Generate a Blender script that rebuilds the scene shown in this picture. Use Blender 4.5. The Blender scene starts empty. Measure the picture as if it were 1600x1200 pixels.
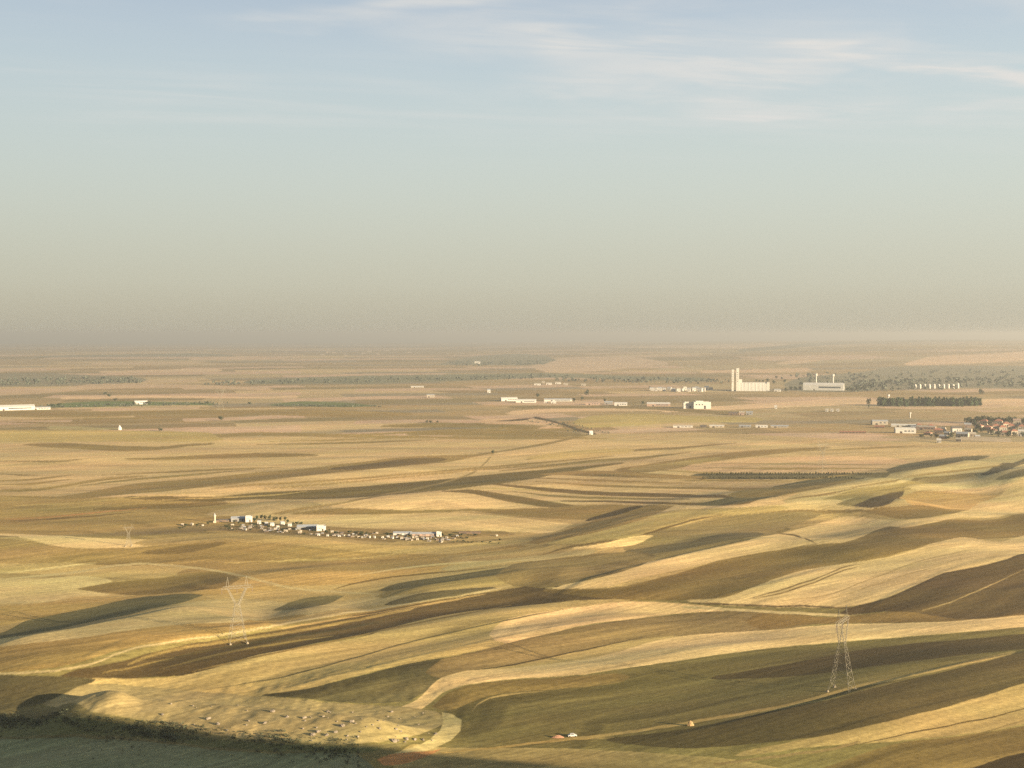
import bpy, math, random
import numpy as np

# ------------------------------------------------------------------ camera, sky, sun, exposure
SC = bpy.context.scene
COL = SC.collection
SUN_EL, SUN_AZ = math.radians(11.0), math.radians(122.0)      # azimuth clockwise from +Y (view direction)
CAM_Z = 200.0
cam_data = bpy.data.cameras.new('camera')
cam_data.sensor_width = 36.0
cam_data.lens = 36.0 * 1900 / 1600
cam_data.clip_start = 0.5
cam_data.clip_end = 250000.0
cam = bpy.data.objects.new('camera', cam_data)
cam.location = (0, 0, CAM_Z)
cam.rotation_euler = (math.radians(90.0) - math.atan(78 / 1900), 0, 0)
COL.objects.link(cam)
SC.camera = cam

world = bpy.data.worlds.new('World')
SC.world = world
world.use_nodes = True
def build_world():
    nt = world.node_tree
    N, L = nt.nodes, nt.links
    N.clear()
    out = N.new('ShaderNodeOutputWorld')
    bg = N.new('ShaderNodeBackground')
    bg.inputs['Strength'].default_value = 0.055
    L.new(bg.outputs[0], out.inputs['Surface'])
    sky = N.new('ShaderNodeTexSky')
    sky.sky_type = 'NISHITA'
    sky.sun_disc = False
    sky.sun_elevation = SUN_EL
    sky.sun_rotation = SUN_AZ
    sky.altitude = 900
    sky.air_density = 1.0
    sky.dust_density = 2.0
    sky.ozone_density = 1.0
    geo = N.new('ShaderNodeTexCoord')
    sep = N.new('ShaderNodeSeparateXYZ')
    L.new(geo.outputs['Generated'], sep.inputs[0])
    # dusty haze layer lying over the horizon all the way round
    ramp = N.new('ShaderNodeValToRGB')
    mr = N.new('ShaderNodeMapRange')
    mr.inputs['From Min'].default_value = 0.0
    mr.inputs['From Max'].default_value = 0.40
    L.new(sep.outputs['Z'], mr.inputs['Value'])
    L.new(mr.outputs[0], ramp.inputs[0])
    cr = ramp.color_ramp
    cr.interpolation = 'B_SPLINE'
    K = HAZE_K
    while len(cr.elements) < len(HAZE_STOPS): cr.elements.new(.5)
    for e, (p, c) in zip(cr.elements, HAZE_STOPS): e.position = p
    for e, (p, c) in zip(cr.elements, HAZE_STOPS): e.color = c + (1,)
    fr = N.new('ShaderNodeValToRGB')
    L.new(mr.outputs[0], fr.inputs[0])
    fr.color_ramp.interpolation = 'EASE'
    fr.color_ramp.elements[0].position = 0.10
    fr.color_ramp.elements[0].color = (0.95, 0.95, 0.95, 1)
    fr.color_ramp.elements[1].position = 1.0
    fr.color_ramp.elements[1].color = (0.86, 0.86, 0.86, 1)
    hz = N.new('ShaderNodeVectorMath'); hz.operation = 'SCALE'
    L.new(ramp.outputs[0], hz.inputs[0])
    ax_ = N.new('ShaderNodeMath'); ax_.operation = 'MULTIPLY_ADD'
    L.new(sep.outputs['X'], ax_.inputs[0]); ax_.inputs[1].default_value = .14 * K; ax_.inputs[2].default_value = K     # brighter towards the sun's side
    L.new(ax_.outputs[0], hz.inputs['Scale'])
    mix = N.new('ShaderNodeMix'); mix.data_type = 'RGBA'
    L.new(fr.outputs[0], mix.inputs['Factor'])
    L.new(sky.outputs[0], mix.inputs['A'])
    L.new(hz.outputs[0], mix.inputs['B'])
    # thin cirrus: project the direction on a high flat layer, stretched noise
    dv = N.new('ShaderNodeVectorMath'); dv.operation = 'DIVIDE'
    cmb = N.new('ShaderNodeCombineXYZ')
    mx = N.new('ShaderNodeMath'); mx.operation = 'MAXIMUM'; mx.inputs[1].default_value = 0.02
    L.new(sep.outputs['Z'], mx.inputs[0])
    for k in range(3): L.new(mx.outputs[0], cmb.inputs[k])
    L.new(geo.outputs['Generated'], dv.inputs[0]); L.new(cmb.outputs[0], dv.inputs[1])
    def noise(scale, rot, sc, detail, rough, dist, loc=(0, 0, 0)):
        mp = N.new('ShaderNodeMapping')
        mp.vector_type = 'TEXTURE'
        mp.inputs['Location'].default_value = loc
        mp.inputs['Rotation'].default_value = (0, 0, rot)
        mp.inputs['Scale'].default_value = tuple(1 / q for q in scale)
        L.new(dv.outputs[0], mp.inputs[0])
        n = N.new('ShaderNodeTexNoise')
        n.inputs['Scale'].default_value = sc
        n.inputs['Detail'].default_value = detail
        n.inputs['Roughness'].default_value = rough
        n.inputs['Distortion'].default_value = dist
        L.new(mp.outputs[0], n.inputs[0])
        return n.outputs[0]
    def mrange(s, a, b):
        m = N.new('ShaderNodeMapRange'); m.interpolation_type = 'SMOOTHSTEP'
        m.inputs['From Min'].default_value = a; m.inputs['From Max'].default_value = b
        L.new(s, m.inputs['Value']); return m.outputs[0]
    def math_(op, a, b):
        m = N.new('ShaderNodeMath'); m.operation = op
        for k, v in ((0, a), (1, b)):
            if isinstance(v, (int, float)): m.inputs[k].default_value = v
            else: L.new(v, m.inputs[k])
        return m.outputs[0]
    n1 = mrange(noise((.5, 1, 1), CIR[0], 1.1, 4, .58, .5, CIR[1]), .50, .78)
    n2 = mrange(noise((.22, 1, 1), CIR[2], 2.2, 4, .62, .35, CIR[3]), .42, .74)
    band = mrange(noise((.5, .4, 1), .1, .7, 2, .5, .2, CIR[4]), .40, .62)
    up = mrange(sep.outputs['Z'], .12, .20)
    c = math_('MULTIPLY', math_('ADD', math_('MULTIPLY', n1, .55), math_('MULTIPLY', n2, .6)), math_('MULTIPLY', band, up))
    # denser streaks of the same cirrus sheet
    wob = noise((1, 1, 1), 0, 1.6, 3, .6, .3, (1, 2, 3))
    tex = mrange(noise((.3, 1, 1), CIR[2], 3.0, 5, .62, .5, (5, 2, 0)), .34, .60)
    tex = math_('ADD', math_('MULTIPLY', tex, .75), .25)
    s2 = N.new('ShaderNodeSeparateXYZ'); L.new(dv.outputs[0], s2.inputs[0])
    def streak(p0, p1, w):
        # distance (on the cloud sheet) from the line p0-p1, bent by noise
        (ax, ay), (bx, by) = p0, p1
        ln = math.hypot(bx - ax, by - ay); ux, uy = (bx - ax) / ln, (by - ay) / ln
        X = math_('SUBTRACT', s2.outputs['X'], ax); Y = math_('SUBTRACT', s2.outputs['Y'], ay)
        t = math_('ADD', math_('MULTIPLY', X, ux), math_('MULTIPLY', Y, uy))
        dd = math_('ADD', math_('MULTIPLY', X, -uy), math_('MULTIPLY', Y, ux))
        dd = math_('ADD', dd, math_('MULTIPLY', math_('SUBTRACT', wob, .5), w * 3.0))
        g = mrange(math_('ABSOLUTE', dd, 0), w, 0.0)
        e1 = mrange(t, -.15 * ln, .25 * ln); e2 = mrange(t, 1.15 * ln, .75 * ln)
        return math_('MULTIPLY', math_('MULTIPLY', g, tex), math_('MULTIPLY', e1, e2))
    for p0, p1, w, a in STREAKS:
        c = math_('ADD', c, math_('MULTIPLY', streak(p0, p1, w), a))
    c = math_('MULTIPLY', c, .8)
    cl = N.new('ShaderNodeClamp'); L.new(c, cl.inputs[0])
    cm = N.new('ShaderNodeMix'); cm.data_type = 'RGBA'
    L.new(cl.outputs[0], cm.inputs['Factor'])
    L.new(mix.outputs['Result'], cm.inputs['A'])
    cm.inputs['B'].default_value = tuple(v * K for v in CLOUD_COL) + (1,)
    L.new(cm.outputs['Result'], bg.inputs['Color'])
HAZE_K = 4.6
# stops: position (0..1 of sin(elevation) 0..0.40), colour
HAZE_STOPS = [(0.0, (.475, .44, .345)), (0.10, (.56, .533, .418)), (0.29, (.61, .65, .57)), (0.50, (.55, .64, .66)), (0.66, (.47, .545, .625)), (1.0, (.33, .41, .54))]
CLOUD_COL = (.74, .73, .70)
CIR = [.35, (1.0, 2.0, 0), .22, (4.0, 1.0, 0), (2.5, 1.2, 0)]
STREAKS = [((.50, 4.12), (1.30, 4.45), .24, .75), ((1.05, 4.34), (2.4, 5.02), .13, 1.5), ((.05, 4.22), (.55, 4.10), .36, .85),
           ((.15, 4.45), (1.25, 4.85), .80, .75), ((.3, 5.1), (1.6, 5.3), .9, .42), ((.85, 5.60), (1.75, 5.50), .34, .6), ((1.9, 5.65), (2.4, 5.5), .5, .6),
           ((-.3, 3.75), (1.3, 3.9), .5, .3), ((-.46, 3.70), (-.05, 3.66), .10, .8), ((-.95, 3.97), (-.30, 3.80), .20, .5), ((-.45, 4.15), (.2, 3.95), .45, .45)]
build_world()
world.cycles.sampling_method = 'MANUAL'
world.cycles.sample_map_resolution = 512

sun_data = bpy.data.lights.new('sun', 'SUN')
sun_data.energy = 5.0
sun_data.angle = math.radians(0.53)
sun_data.color = (1.0, 0.82, 0.58)
sun = bpy.data.objects.new('sun', sun_data)
sd = (math.sin(SUN_AZ) * math.cos(SUN_EL), math.cos(SUN_AZ) * math.cos(SUN_EL), math.sin(SUN_EL))
from mathutils import Vector
sun.rotation_euler = Vector(sd).to_track_quat('Z', 'Y').to_euler()
sun.location = (400, -300, 600)
COL.objects.link(sun)

vs = SC.view_settings
vs.view_transform = 'Standard'; vs.look = 'None'; vs.gamma = 1.0; vs.use_curve_mapping = False
vs.exposure = 2.0
SC.render.engine = 'CYCLES'
SC.cycles.use_denoising = False
SC.cycles.max_bounces = 3
SC.cycles.diffuse_bounces = 1
SC.cycles.volume_bounces = 0
SC.render.film_transparent = False

# unseen bumps added to shade the foreground; field ridges: crest line (m), height, near width, far width, end taper
SHADOW_BUMPS = [(335.0, 262.0, 114.0, 84.0), (375.0, 165.0, 180.0, 92.0)]
RIDGES = [
 ([(-326.2,713.7),(-276.0,767.2),(-260.0,797.8),(-229.8,849.0),(-207.3,868.3)],11.7,128.2,68,60),
 ([(-310.4,678.4),(-277.7,681.0),(-256.0,685.7),(-246.7,692.4),(-232.8,729.9),(-226.2,737.6),(-167.1,786.4),(-124.1,834.8),(-74.7,879.4),(-5.0,940.7)],4.5,45.9,40,60),
 ([(-204.1,685.2),(-180.9,708.8),(-165.8,728.5),(-150.0,750.0),(-124.2,779.3),(-86.9,818.2)],2.0,13.5,15,25),
 ([(-227.4,700.9),(-209.6,730.0),(-193.8,747.7),(-175.3,764.5),(-112.9,817.8)],1.8,12.2,14,25),
 ([(-181.4,681.8),(-164.1,701.1),(-146.4,724.7),(-120.0,752.5),(-88.3,783.2),(-29.4,840.7),(-5.6,861.1),(28.1,883.5)],3.1,40.5,24,40),
 ([(-219.2,623.9),(-161.2,610.3),(-122.0,598.8),(-85.2,583.8),(-45.3,567.1)],9.9,70.2,22,34),
 ([(-237.0,621.7),(-201.9,632.2)],6.3,54.0,20,14),
 ([(-34.7,651.4),(-23.3,673.0),(-14.1,676.8),(10.9,683.3),(29.1,691.7),(60.3,709.0),(105.8,742.7),(149.0,765.8),(182.8,779.4),(219.0,790.4),(346.7,816.1)],2.7,54.0,30,40),
 ([(-128.9,654.6),(-87.7,687.1),(-39.1,735.7),(10.4,785.2),(43.4,817.0),(90.6,853.1)],4.5,54.0,34,50),
 ([(79.0,569.9),(128.8,597.3),(157.0,614.1),(171.9,625.0),(196.0,645.2),(221.6,664.4),(341.3,747.0)],6.8,67.5,62,150),
 ([(73.9,533.0),(128.3,557.1),(144.6,565.1),(158.0,572.9),(232.7,624.2),(313.1,684.4)],2.7,81.0,40,140),
 ([(33.8,911.6),(61.4,950.3),(91.1,990.5),(203.9,1100.0),(260.1,1142.6)],9.9,148.5,78,70),
 ([(-167.3,851.9),(-125.6,876.7)],5.4,60.8,38,26),
 ([(-96.5,909.4),(-62.6,943.6),(-38.1,963.9),(0.0,989.4),(42.9,1011.2)],6.3,60.8,48,50),
 ([(208.3,1312.4),(291.7,1379.1),(368.5,1452.2),(436.5,1501.9),(494.9,1561.1)],12.6,135.0,85,80),
 ([(523.5,1651.5),(605.0,1735.4),(708.4,1837.7)],9.9,108.0,65,60),
 ([(361.9,1303.2),(381.4,1310.1),(402.4,1322.9),(457.1,1394.2)],10.8,108.0,62,50),
 ([(619.9,1596.2),(797.3,1797.2)],10.8,108.0,70,60),
 ([(609.4,1517.3),(670.7,1586.6),(759.9,1692.2)],10.8,108.0,70,60),
 ([(252.0,1081.4),(299.5,1109.0),(369.3,1182.6),(418.2,1229.8),(498.5,1291.9),(576.0,1327.8)],6.3,94.5,50,60),
 ([(135.2,878.8),(197.1,929.0),(256.5,988.1),(299.3,1024.5),(362.2,1068.4),(408.8,1103.0)],6.3,108.0,50,70),
 ([(249.7,855.4),(341.3,960.7),(365.9,986.3),(386.4,1002.7),(457.3,1052.7)],5.4,81.0,46,60),
 ([(29.4,1112.1),(81.4,1182.1),(134.2,1267.8),(190.2,1331.9)],7.2,94.5,50,60),
 ([(58.0,1095.4),(90.1,1120.6),(108.7,1140.4),(185.6,1252.5),(208.5,1278.7),(249.1,1307.7)],3.6,45.9,34,60),
 ([(-537.7,1180.9),(-436.9,1146.0),(-376.3,1127.3),(-357.6,1125.3),(-342.6,1126.5),(-284.5,1143.1),(-234.9,1144.2),(-199.2,1137.6),(-140.8,1108.0)],4.5,94.5,60,80),
 ([(-540.7,1440.1),(-483.0,1473.3),(-452.7,1497.3),(-245.1,1743.9),(-100.5,1902.9)],5.4,135.0,75,110),
 ([(-302.3,1429.2),(-201.6,1436.2),(-162.6,1457.3),(-81.4,1539.4),(53.6,1689.1)],5.4,135.0,75,110),
 ([(-251.7,912.4),(-236.5,955.8),(-227.0,973.0),(-216.3,985.3),(-180.2,1010.6),(-143.0,1038.2)],3.6,81.0,40,60),
 ([(144.5,1366.2),(225.8,1423.3),(305.0,1479.1)],4.5,81.0,45,60),
]
# ------------------------------------------------------------------ terrain height (metres, world X/Y)
def _hash(ix, iy, s):
    v = np.sin(ix * 127.1 + iy * 311.7 + s * 74.7) * 43758.5453
    return v - np.floor(v)
def vnoise(x, y, s=0):
    ix, iy = np.floor(x), np.floor(y)
    fx, fy = x - ix, y - iy
    fx = fx * fx * fx * (fx * (fx * 6 - 15) + 10); fy = fy * fy * fy * (fy * (fy * 6 - 15) + 10)
    a, b = _hash(ix, iy, s), _hash(ix + 1, iy, s)
    c, d = _hash(ix, iy + 1, s), _hash(ix + 1, iy + 1, s)
    return (a + (b - a) * fx + (c - a) * fy + (a - b - c + d) * fx * fy) * 2 - 1
def sstep(a, b, x):
    t = np.clip((x - a) / (b - a), 0, 1)
    return t * t * (3 - 2 * t)
def base_height(X, Y):
    d = np.hypot(X, Y)
    h = -d * d / (2 * 7.4e6)
    c, s = math.cos(.30), math.sin(.30)
    U, V = X * c + Y * s, -X * s + Y * c
    near = sstep(420, 800, d)
    mid = sstep(5500, 1500, d)
    h = h + near * mid * (3.0 * vnoise(U / 420, V / 150, 1) + 1.3 * vnoise(U / 170, V / 62, 2) + .35 * vnoise(U / 60, V / 22, 3))
    rgt = sstep(60, 520, X - (Y - 900) * .04) * sstep(2600, 1500, d) * sstep(620, 900, d)
    h = h + rgt * (5.0 * vnoise(U / 300, V / 120, 7) + 4.0)
    far = sstep(3500, 9000, d)
    h = h + far * (9 * vnoise(X / 3300, Y / 1900, 4) + 3.5 * vnoise(X / 1200, Y / 700, 5))
    # low plateau behind the town, rising towards the right
    az = X / np.maximum(Y, 1.0)
    h = h + sstep(6500, 14000, d) * (70 * sstep(-.10, .42, az) + 14) * (1 + .25 * vnoise(X / 5200, Y / 2600, 6))
    h = h + sstep(14000, 26000, d) * (52 * sstep(-.25, .45, az) + 24 * vnoise(X / 6100, Y / 5200, 8))
    return h
def hill_height(X, Y):
    # the hill the view is taken from and unseen bumps added for shadow
    r = np.hypot(X, Y)
    h = 197.6 * np.exp(-np.maximum(r - 10, 0) / 170.0)
    for cx, cy, hh, ss in SHADOW_BUMPS: h = np.maximum(h, hh * np.exp(-((X - cx) ** 2 + (Y - cy) ** 2) / (2 * ss ** 2)))
    return h
def ridge_height(X, Y, rd):
    pts, H, wn, wf, we = rd
    out = np.zeros_like(X)
    m = 3 * max(wn, wf, we)
    xs = [p[0] for p in pts]; ys = [p[1] for p in pts]
    sel = (X > min(xs) - m) & (X < max(xs) + m) & (Y > min(ys) - m) & (Y < max(ys) + m)
    if not sel.any(): return out
    x, y = X[sel], Y[sel]
    best = np.full(x.shape, 1e18); inner = np.zeros(x.shape, bool); sg = np.zeros_like(x); tt = np.zeros_like(x)
    n = len(pts) - 1
    lens = [math.hypot(pts[i + 1][0] - pts[i][0], pts[i + 1][1] - pts[i][1]) for i in range(n)]
    tot = sum(lens); acc = 0.0
    for i in range(n):
        ax, ay = pts[i]; bx, by = pts[i + 1]
        ux, uy = (bx - ax) / lens[i], (by - ay) / lens[i]
        t = (x - ax) * ux + (y - ay) * uy
        tc = np.clip(t, 0, lens[i])
        dx, dy = x - ax - ux * tc, y - ay - uy * tc
        dd = dx * dx + dy * dy
        k = dd < best
        best = np.where(k, dd, best)
        sg = np.where(k, ux * dy - uy * dx, sg)
        inner = np.where(k, ((t >= 0) | (i > 0)) & ((t <= lens[i]) | (i < n - 1)), inner)
        lo = 0 if i else -1e9; hi = lens[i] if i < n - 1 else 1e9
        tt = np.where(k, acc + np.clip(t, lo, hi), tt)
        acc += lens[i]
    dist = np.sqrt(best)
    side = .5 + .5 * np.clip(sg / np.maximum(dist, .5), -1, 1)     # 1 on the far side (left of the drawing direction), 0 on the near side
    side = np.where(inner, (sg > 0) * 1.0, side)
    q = dist / (wn + (wf - wn) * side)
    pn = np.where(q < 1, (1 - q * q) ** 2, 0) * .5 + .5 * np.exp(-q * q * 2.2)      # near side: long convex slope
    pf = np.clip(1 - q, 0, 1) - .10 * np.exp(-(q / .16) ** 2) + .08 * np.exp(-((q - 1) / .16) ** 2)   # far side: even bank
    prof = pn + (pf - pn) * side
    ends = sstep(-.6 * we, .8 * we, tt) * sstep(tot + .6 * we, tot - .8 * we, tt)
    out[sel] = H * prof * ends
    return out
def height(X, Y):
    X = np.asarray(X, dtype=float); Y = np.asarray(Y, dtype=float)
    h = base_height(X, Y) + hill_height(X, Y)
    for rd in RIDGES: h = h + ridge_height(X, Y, rd)
    return h

# field parcels: kind, narrow strip?, number of points on its far side, outline on the ground (m)
FIELDS = [
 ('stubble',0,47,[(-1077,2374),(-1025,2368),(-978,2376),(-931,2385),(-882,2389),(-830,2384),(-775.3,2369.8),(-723.3,2363.2),(-672.4,2359.6),(-620.9,2353.4),(-563.8,2345.1),(-507.6,2340.0),(-453.6,2344.4),(-399.9,2351.8),(-345.0,2353.6),(-289.8,2353.3),(-234.4,2352.0),(-179.2,2350.7),(-124.6,2360.4),(-96.7,2371.9),(-68.4,2381.7),(-31.4,2404.2),(6.4,2424.1),(52.7,2436.3),(99.4,2445.0),(146.8,2460.6),(195.1,2479.8),(238,2489),(281,2491),(316,2485),(349.9,2475.0),(402.1,2462.0),(432.0,2450.5),(460.8,2434.7),(505.6,2382.9),(548.0,2331.4),(590.3,2288.5),(634.8,2260.5),(671.4,2247.5),(704.8,2225.6),(740.3,2222.9),(777.0,2224.0),(814.7,2227.6),(868.1,2238.6),(922.1,2250.0),(976.9,2262.1),(1032.0,2273.7),(618.8,1360.1),(587.4,1360.8),(553.2,1354.7),(516.6,1341.8),(475.2,1314.1),(439.3,1298.6),(406.3,1289.9),(377.9,1295.8),(350.9,1307.9),(319.2,1303.0),(286.6,1292.8),(255.6,1288.6),(224.9,1285.2),(196.0,1292.4),(166.5,1297.2),(140.1,1334.7),(110.0,1346.7),(78.6,1346.8),(47.2,1347.7),(15.8,1351.0),(-15.8,1353.7),(-47.4,1353.6),(-78.9,1353.1),(-110.4,1351.9),(-141.7,1349.8),(-173.3,1350.2),(-205.1,1352.5),(-237.4,1356.7),(-269.9,1360.9),(-302.8,1365.9),(-336.3,1372.6),(-368.7,1374.2),(-400.6,1373.6),(-432.4,1372.9),(-465.2,1374.9),(-497.6,1375.9),(-529.6,1375.6),(-560.9,1373.6),(-590.8,1368.6),(-622.0,1367.1)]),
 ('ochre',0,19,[(-689.6,1516.7),(-655.6,1506.5),(-624.1,1501.4),(-592.6,1495.7),(-570.9,1489.9),(-547.7,1479.6),(-510.7,1469.0),(-477.8,1465.9),(-448.0,1472.6),(-418.8,1475.8),(-401.5,1473.4),(-382.3,1467.4),(-363.0,1460.4),(-336.6,1450.7),(-307.3,1426.1),(-281.9,1402.6),(-259.8,1380.3),(-237.5,1356.7),(-215.8,1332.9),(-215.5,1330.8),(-227.3,1297.7),(-236.1,1253.3),(-245.6,1215.7),(-251.8,1167.5),(-268.5,1126.9),(-278.7,1119.7),(-284.0,1117.3),(-294.0,1115.4),(-309.4,1115.4),(-325.2,1116.2),(-351.0,1115.2),(-377.1,1115.0),(-403.2,1114.8),(-429.8,1116.1),(-456.5,1117.4),(-483.8,1119.8),(-512.7,1125.6)]),
 ('fallow',0,48,[(-554.1,1216.9),(-520.6,1204.9),(-471.8,1154.3),(-441.1,1144.6),(-413.8,1142.9),(-386.0,1139.5),(-358.7,1137.1),(-333.3,1127.7),(-309.9,1124.3),(-287.2,1123.0),(-264.7,1122.0),(-239.1,1120.4),(-213.5,1118.4),(-192.5,1116.9),(-171.9,1117.6),(-156.2,1123.6),(-140.2,1129.1),(-127.0,1135.4),(-113.5,1141.3),(-97.6,1150.8),(-81.4,1159.2),(-62.9,1173.4),(-43.9,1186.5),(-24.4,1199.6),(0.0,1214.2),(16.1,1220.0),(32.4,1224.2),(56.2,1224.3),(78.7,1205.7),(101.4,1196.8),(117.6,1202.5),(134.0,1207.5),(160.7,1225.8),(188.4,1245.5),(216.8,1265.1),(244.8,1278.2),(273.1,1290.7),(305.6,1307.5),(339.1,1325.4),(370.5,1333.2),(403.5,1345.0),(436.9,1356.4),(492.3,1430.4),(533.0,1455.2),(576.2,1483.8),(614.3,1496.7),(647.8,1497.7),(687.4,1512.2),(440.9,966.9),(419.7,965.2),(398.1,962.4),(376.1,958.3),(354.0,953.4),(332.4,949.1),(313.8,953.8),(295.2,958.8),(275.4,960.7),(258.1,960.1),(240.7,958.8),(225.2,956.1),(210.8,958.3),(199.0,957.3),(187.4,956.7),(167.0,949.2),(149.8,937.4),(131.3,922.1),(113.6,907.7),(104.9,903.6),(95.6,901.3),(86.0,900.2),(71.7,900.6),(56.0,904.2),(40.2,908.7),(24.3,914.7),(9.7,916.1),(0.0,914.7),(-11.5,909.9),(-22.8,903.6),(-42.6,890.0),(-61.7,876.6),(-75.9,868.9),(-91.6,863.1),(-104.1,866.8),(-114.5,854.0),(-132.2,842.8),(-152.4,848.3),(-174.5,862.0),(-188.5,854.3),(-199.6,835.6),(-210.2,817.6),(-223.7,812.8),(-238.4,810.4),(-257.4,822.0),(-280.4,844.2),(-303.4,859.9),(-322.8,864.0),(-341.1,864.9),(-359.1,865.1),(-377.0,865.0),(-395.1,865.4)]),
 ('dun',0,48,[(-363.1,794.7),(-346.0,792.1),(-315.7,757.6),(-292.0,736.3),(-276.8,735.2),(-261.7,734.2),(-246.1,731.8),(-236.5,732.5),(-227.0,733.4),(-218.1,737.1),(-209.1,740.7),(-200.5,745.7),(-191.9,751.3),(-183.5,757.8),(-174.9,763.9),(-162.6,774.9),(-151.1,792.8),(-135.6,813.3),(-118.4,828.9),(-101.1,850.1),(-88.8,861.0),(-76.0,869.7),(-63.6,876.5),(-51.1,884.6),(-39.4,891.3),(-27.5,897.8),(-15.3,903.5),(-2.9,908.1),(17.2,909.2),(37.0,905.0),(56.7,901.4),(76.1,900.5),(95.6,901.3),(117.0,903.5),(138.3,905.3),(159.5,905.5),(180.7,906.0),(203.2,912.1),(226.0,918.3),(248.6,922.6),(270.7,924.5),(292.4,925.1),(314.4,926.3),(339.0,934.5),(364.4,943.9),(390.0,952.7),(415.5,960.3),(440.9,966.9),(233.0,507.3),(220.8,506.6),(208.5,505.9),(196.3,505.1),(184.1,504.2),(171.9,503.3),(159.8,502.5),(147.7,501.7),(135.7,500.9),(123.7,500.2),(111.8,499.6),(99.9,499.2),(88.1,499.0),(76.4,499.0),(64.7,499.4),(53.0,499.8),(41.2,500.1),(29.5,500.2),(17.7,500.2),(5.9,500.1),(-5.9,500.2),(-17.7,500.3),(-29.5,500.4),(-41.3,500.6),(-53.1,500.8),(-64.9,500.8),(-76.7,500.8),(-88.5,501.0),(-100.4,501.5),(-112.3,502.1),(-124.3,502.7),(-136.3,503.2),(-148.3,503.8),(-160.4,504.4),(-172.5,505.0),(-184.6,505.7),(-196.8,506.5),(-209.1,507.4),(-221.5,508.3),(-233.9,509.4)]),
 ('plough',0,21,[(-1464,3229),(-1392,3220),(-1321,3212),(-1251,3207),(-1189,3191),(-1126,3172),(-1069,3168),(-1011,3190),(-950,3205),(-889,3225),(-826,3238),(-749,3210),(-678,3206),(-608,3207),(-544,3195),(-479,3176),(-417,3168),(-353,3151),(-308,3131),(-262,3103),(-247,3050),(-246,3037),(-253,2997),(-312,2942),(-349,2929),(-410,2932),(-483,2950),(-556,2970),(-635,3008),(-693,3023),(-750,3033),(-806,3035),(-843,3031),(-882,3031),(-928,2980),(-975,2934),(-1015,2917),(-1082,2912),(-1150,2910),(-1212,2922),(-1275,2938),(-1337,2949)]),
 ('plough',1,11,[(-1186,2811),(-1140,2844),(-1090,2872),(-1036,2891),(-982,2914),(-926,2931),(-871,2954),(-820,2965),(-768,2976),(-715,2983),(-660,2981),(-657,2968),(-718,2958),(-776,2940),(-832,2920),(-887,2896),(-942,2876),(-997,2859),(-1046,2851),(-1094,2839),(-1138,2819),(-1181,2799)]),
 ('plough',1,11,[(-1230,2776),(-1179,2778),(-1127,2779),(-1073,2773),(-1022,2775),(-970,2794),(-917,2813),(-861,2821),(-803,2827),(-750,2799),(-676,2726),(-669,2699),(-739,2758),(-785,2764),(-832,2752),(-879,2743),(-925,2730),(-969,2712),(-1016,2713),(-1083,2726),(-1159,2757),(-1225,2766)]),
 ('pale',0,7,[(-999,2602),(-1003,2642),(-993,2643),(-942,2634),(-878,2583),(-826,2568),(-815,2559),(-813,2551),(-818,2541),(-862,2538),(-908,2537),(-953,2536),(-964,2538),(-993,2586)]),
 ('plough',1,20,[(-801,2447),(-745,2434),(-689,2418),(-635.3,2408.0),(-601.3,2422.3),(-564,2451),(-524,2477),(-488,2497),(-448,2492),(-402.7,2457.3),(-358.8,2423.8),(-306.7,2421.6),(-258.4,2441.3),(-218.5,2478.7),(-177,2517),(-135,2553),(-81,2566),(-27,2581),(27,2597),(83,2613),(82,2606),(27,2585),(-27,2559),(-80,2535),(-132,2507),(-173.9,2467.7),(-214.4,2432.7),(-254.3,2402.8),(-301.9,2383.7),(-340.2,2384.9),(-386.9,2389.2),(-435.4,2402.4),(-484.7,2417.1),(-520.5,2397.6),(-551.6,2370.6),(-583.3,2349.6),(-618.9,2345.5),(-673.3,2363.0),(-738,2411),(-797,2437)]),
 ('plough',1,16,[(-521,2467),(-465,2460),(-404.0,2417.6),(-348.7,2402.9),(-294.6,2393.0),(-241.8,2390.5),(-188.9,2386.4),(-142.8,2388.4),(-96.9,2394.7),(-50.7,2401.9),(0.0,2403.6),(50.7,2403.9),(101.2,2396.6),(141.8,2378.8),(170.3,2364.7),(198.6,2352.5),(197.7,2341.3),(150.3,2341.4),(102.9,2339.0),(55.4,2334.4),(8.2,2332.8),(-39.0,2333.6),(-86.1,2330.7),(-135.7,2337.0),(-184.9,2336.1),(-234.7,2340.7),(-284.6,2344.8),(-329.2,2354.1),(-374.1,2363.3),(-417.9,2375.7),(-464.3,2399.6),(-517,2452)]),
 ('plough',0,13,[(-289,2654),(-282,2676),(-251,2698),(-220,2720),(-174,2747),(-130,2744),(-79,2726),(-28,2701),(8,2661),(43,2636),(102,2600),(136,2574),(143,2552),(142,2542),(134,2538),(77,2569),(18,2578),(-41,2593),(-82,2605),(-144,2616),(-206,2619),(-268,2629),(-278,2630),(-288,2648)]),
 ('plough',0,12,[(-212.8,2424.0),(-206.8,2449.5),(-171.6,2485.1),(-135,2516),(-94,2537),(-38,2548),(-4,2553),(30,2558),(80,2542),(126.6,2478.0),(136.2,2457.6),(142.7,2436.7),(142.1,2426.3),(133.5,2409.4),(108.5,2395.4),(64.3,2385.8),(9.4,2405.0),(-46.3,2415.5),(-102.1,2417.9),(-152.4,2407.1),(-202.5,2398.2),(-212.2,2416.5)]),
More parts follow.
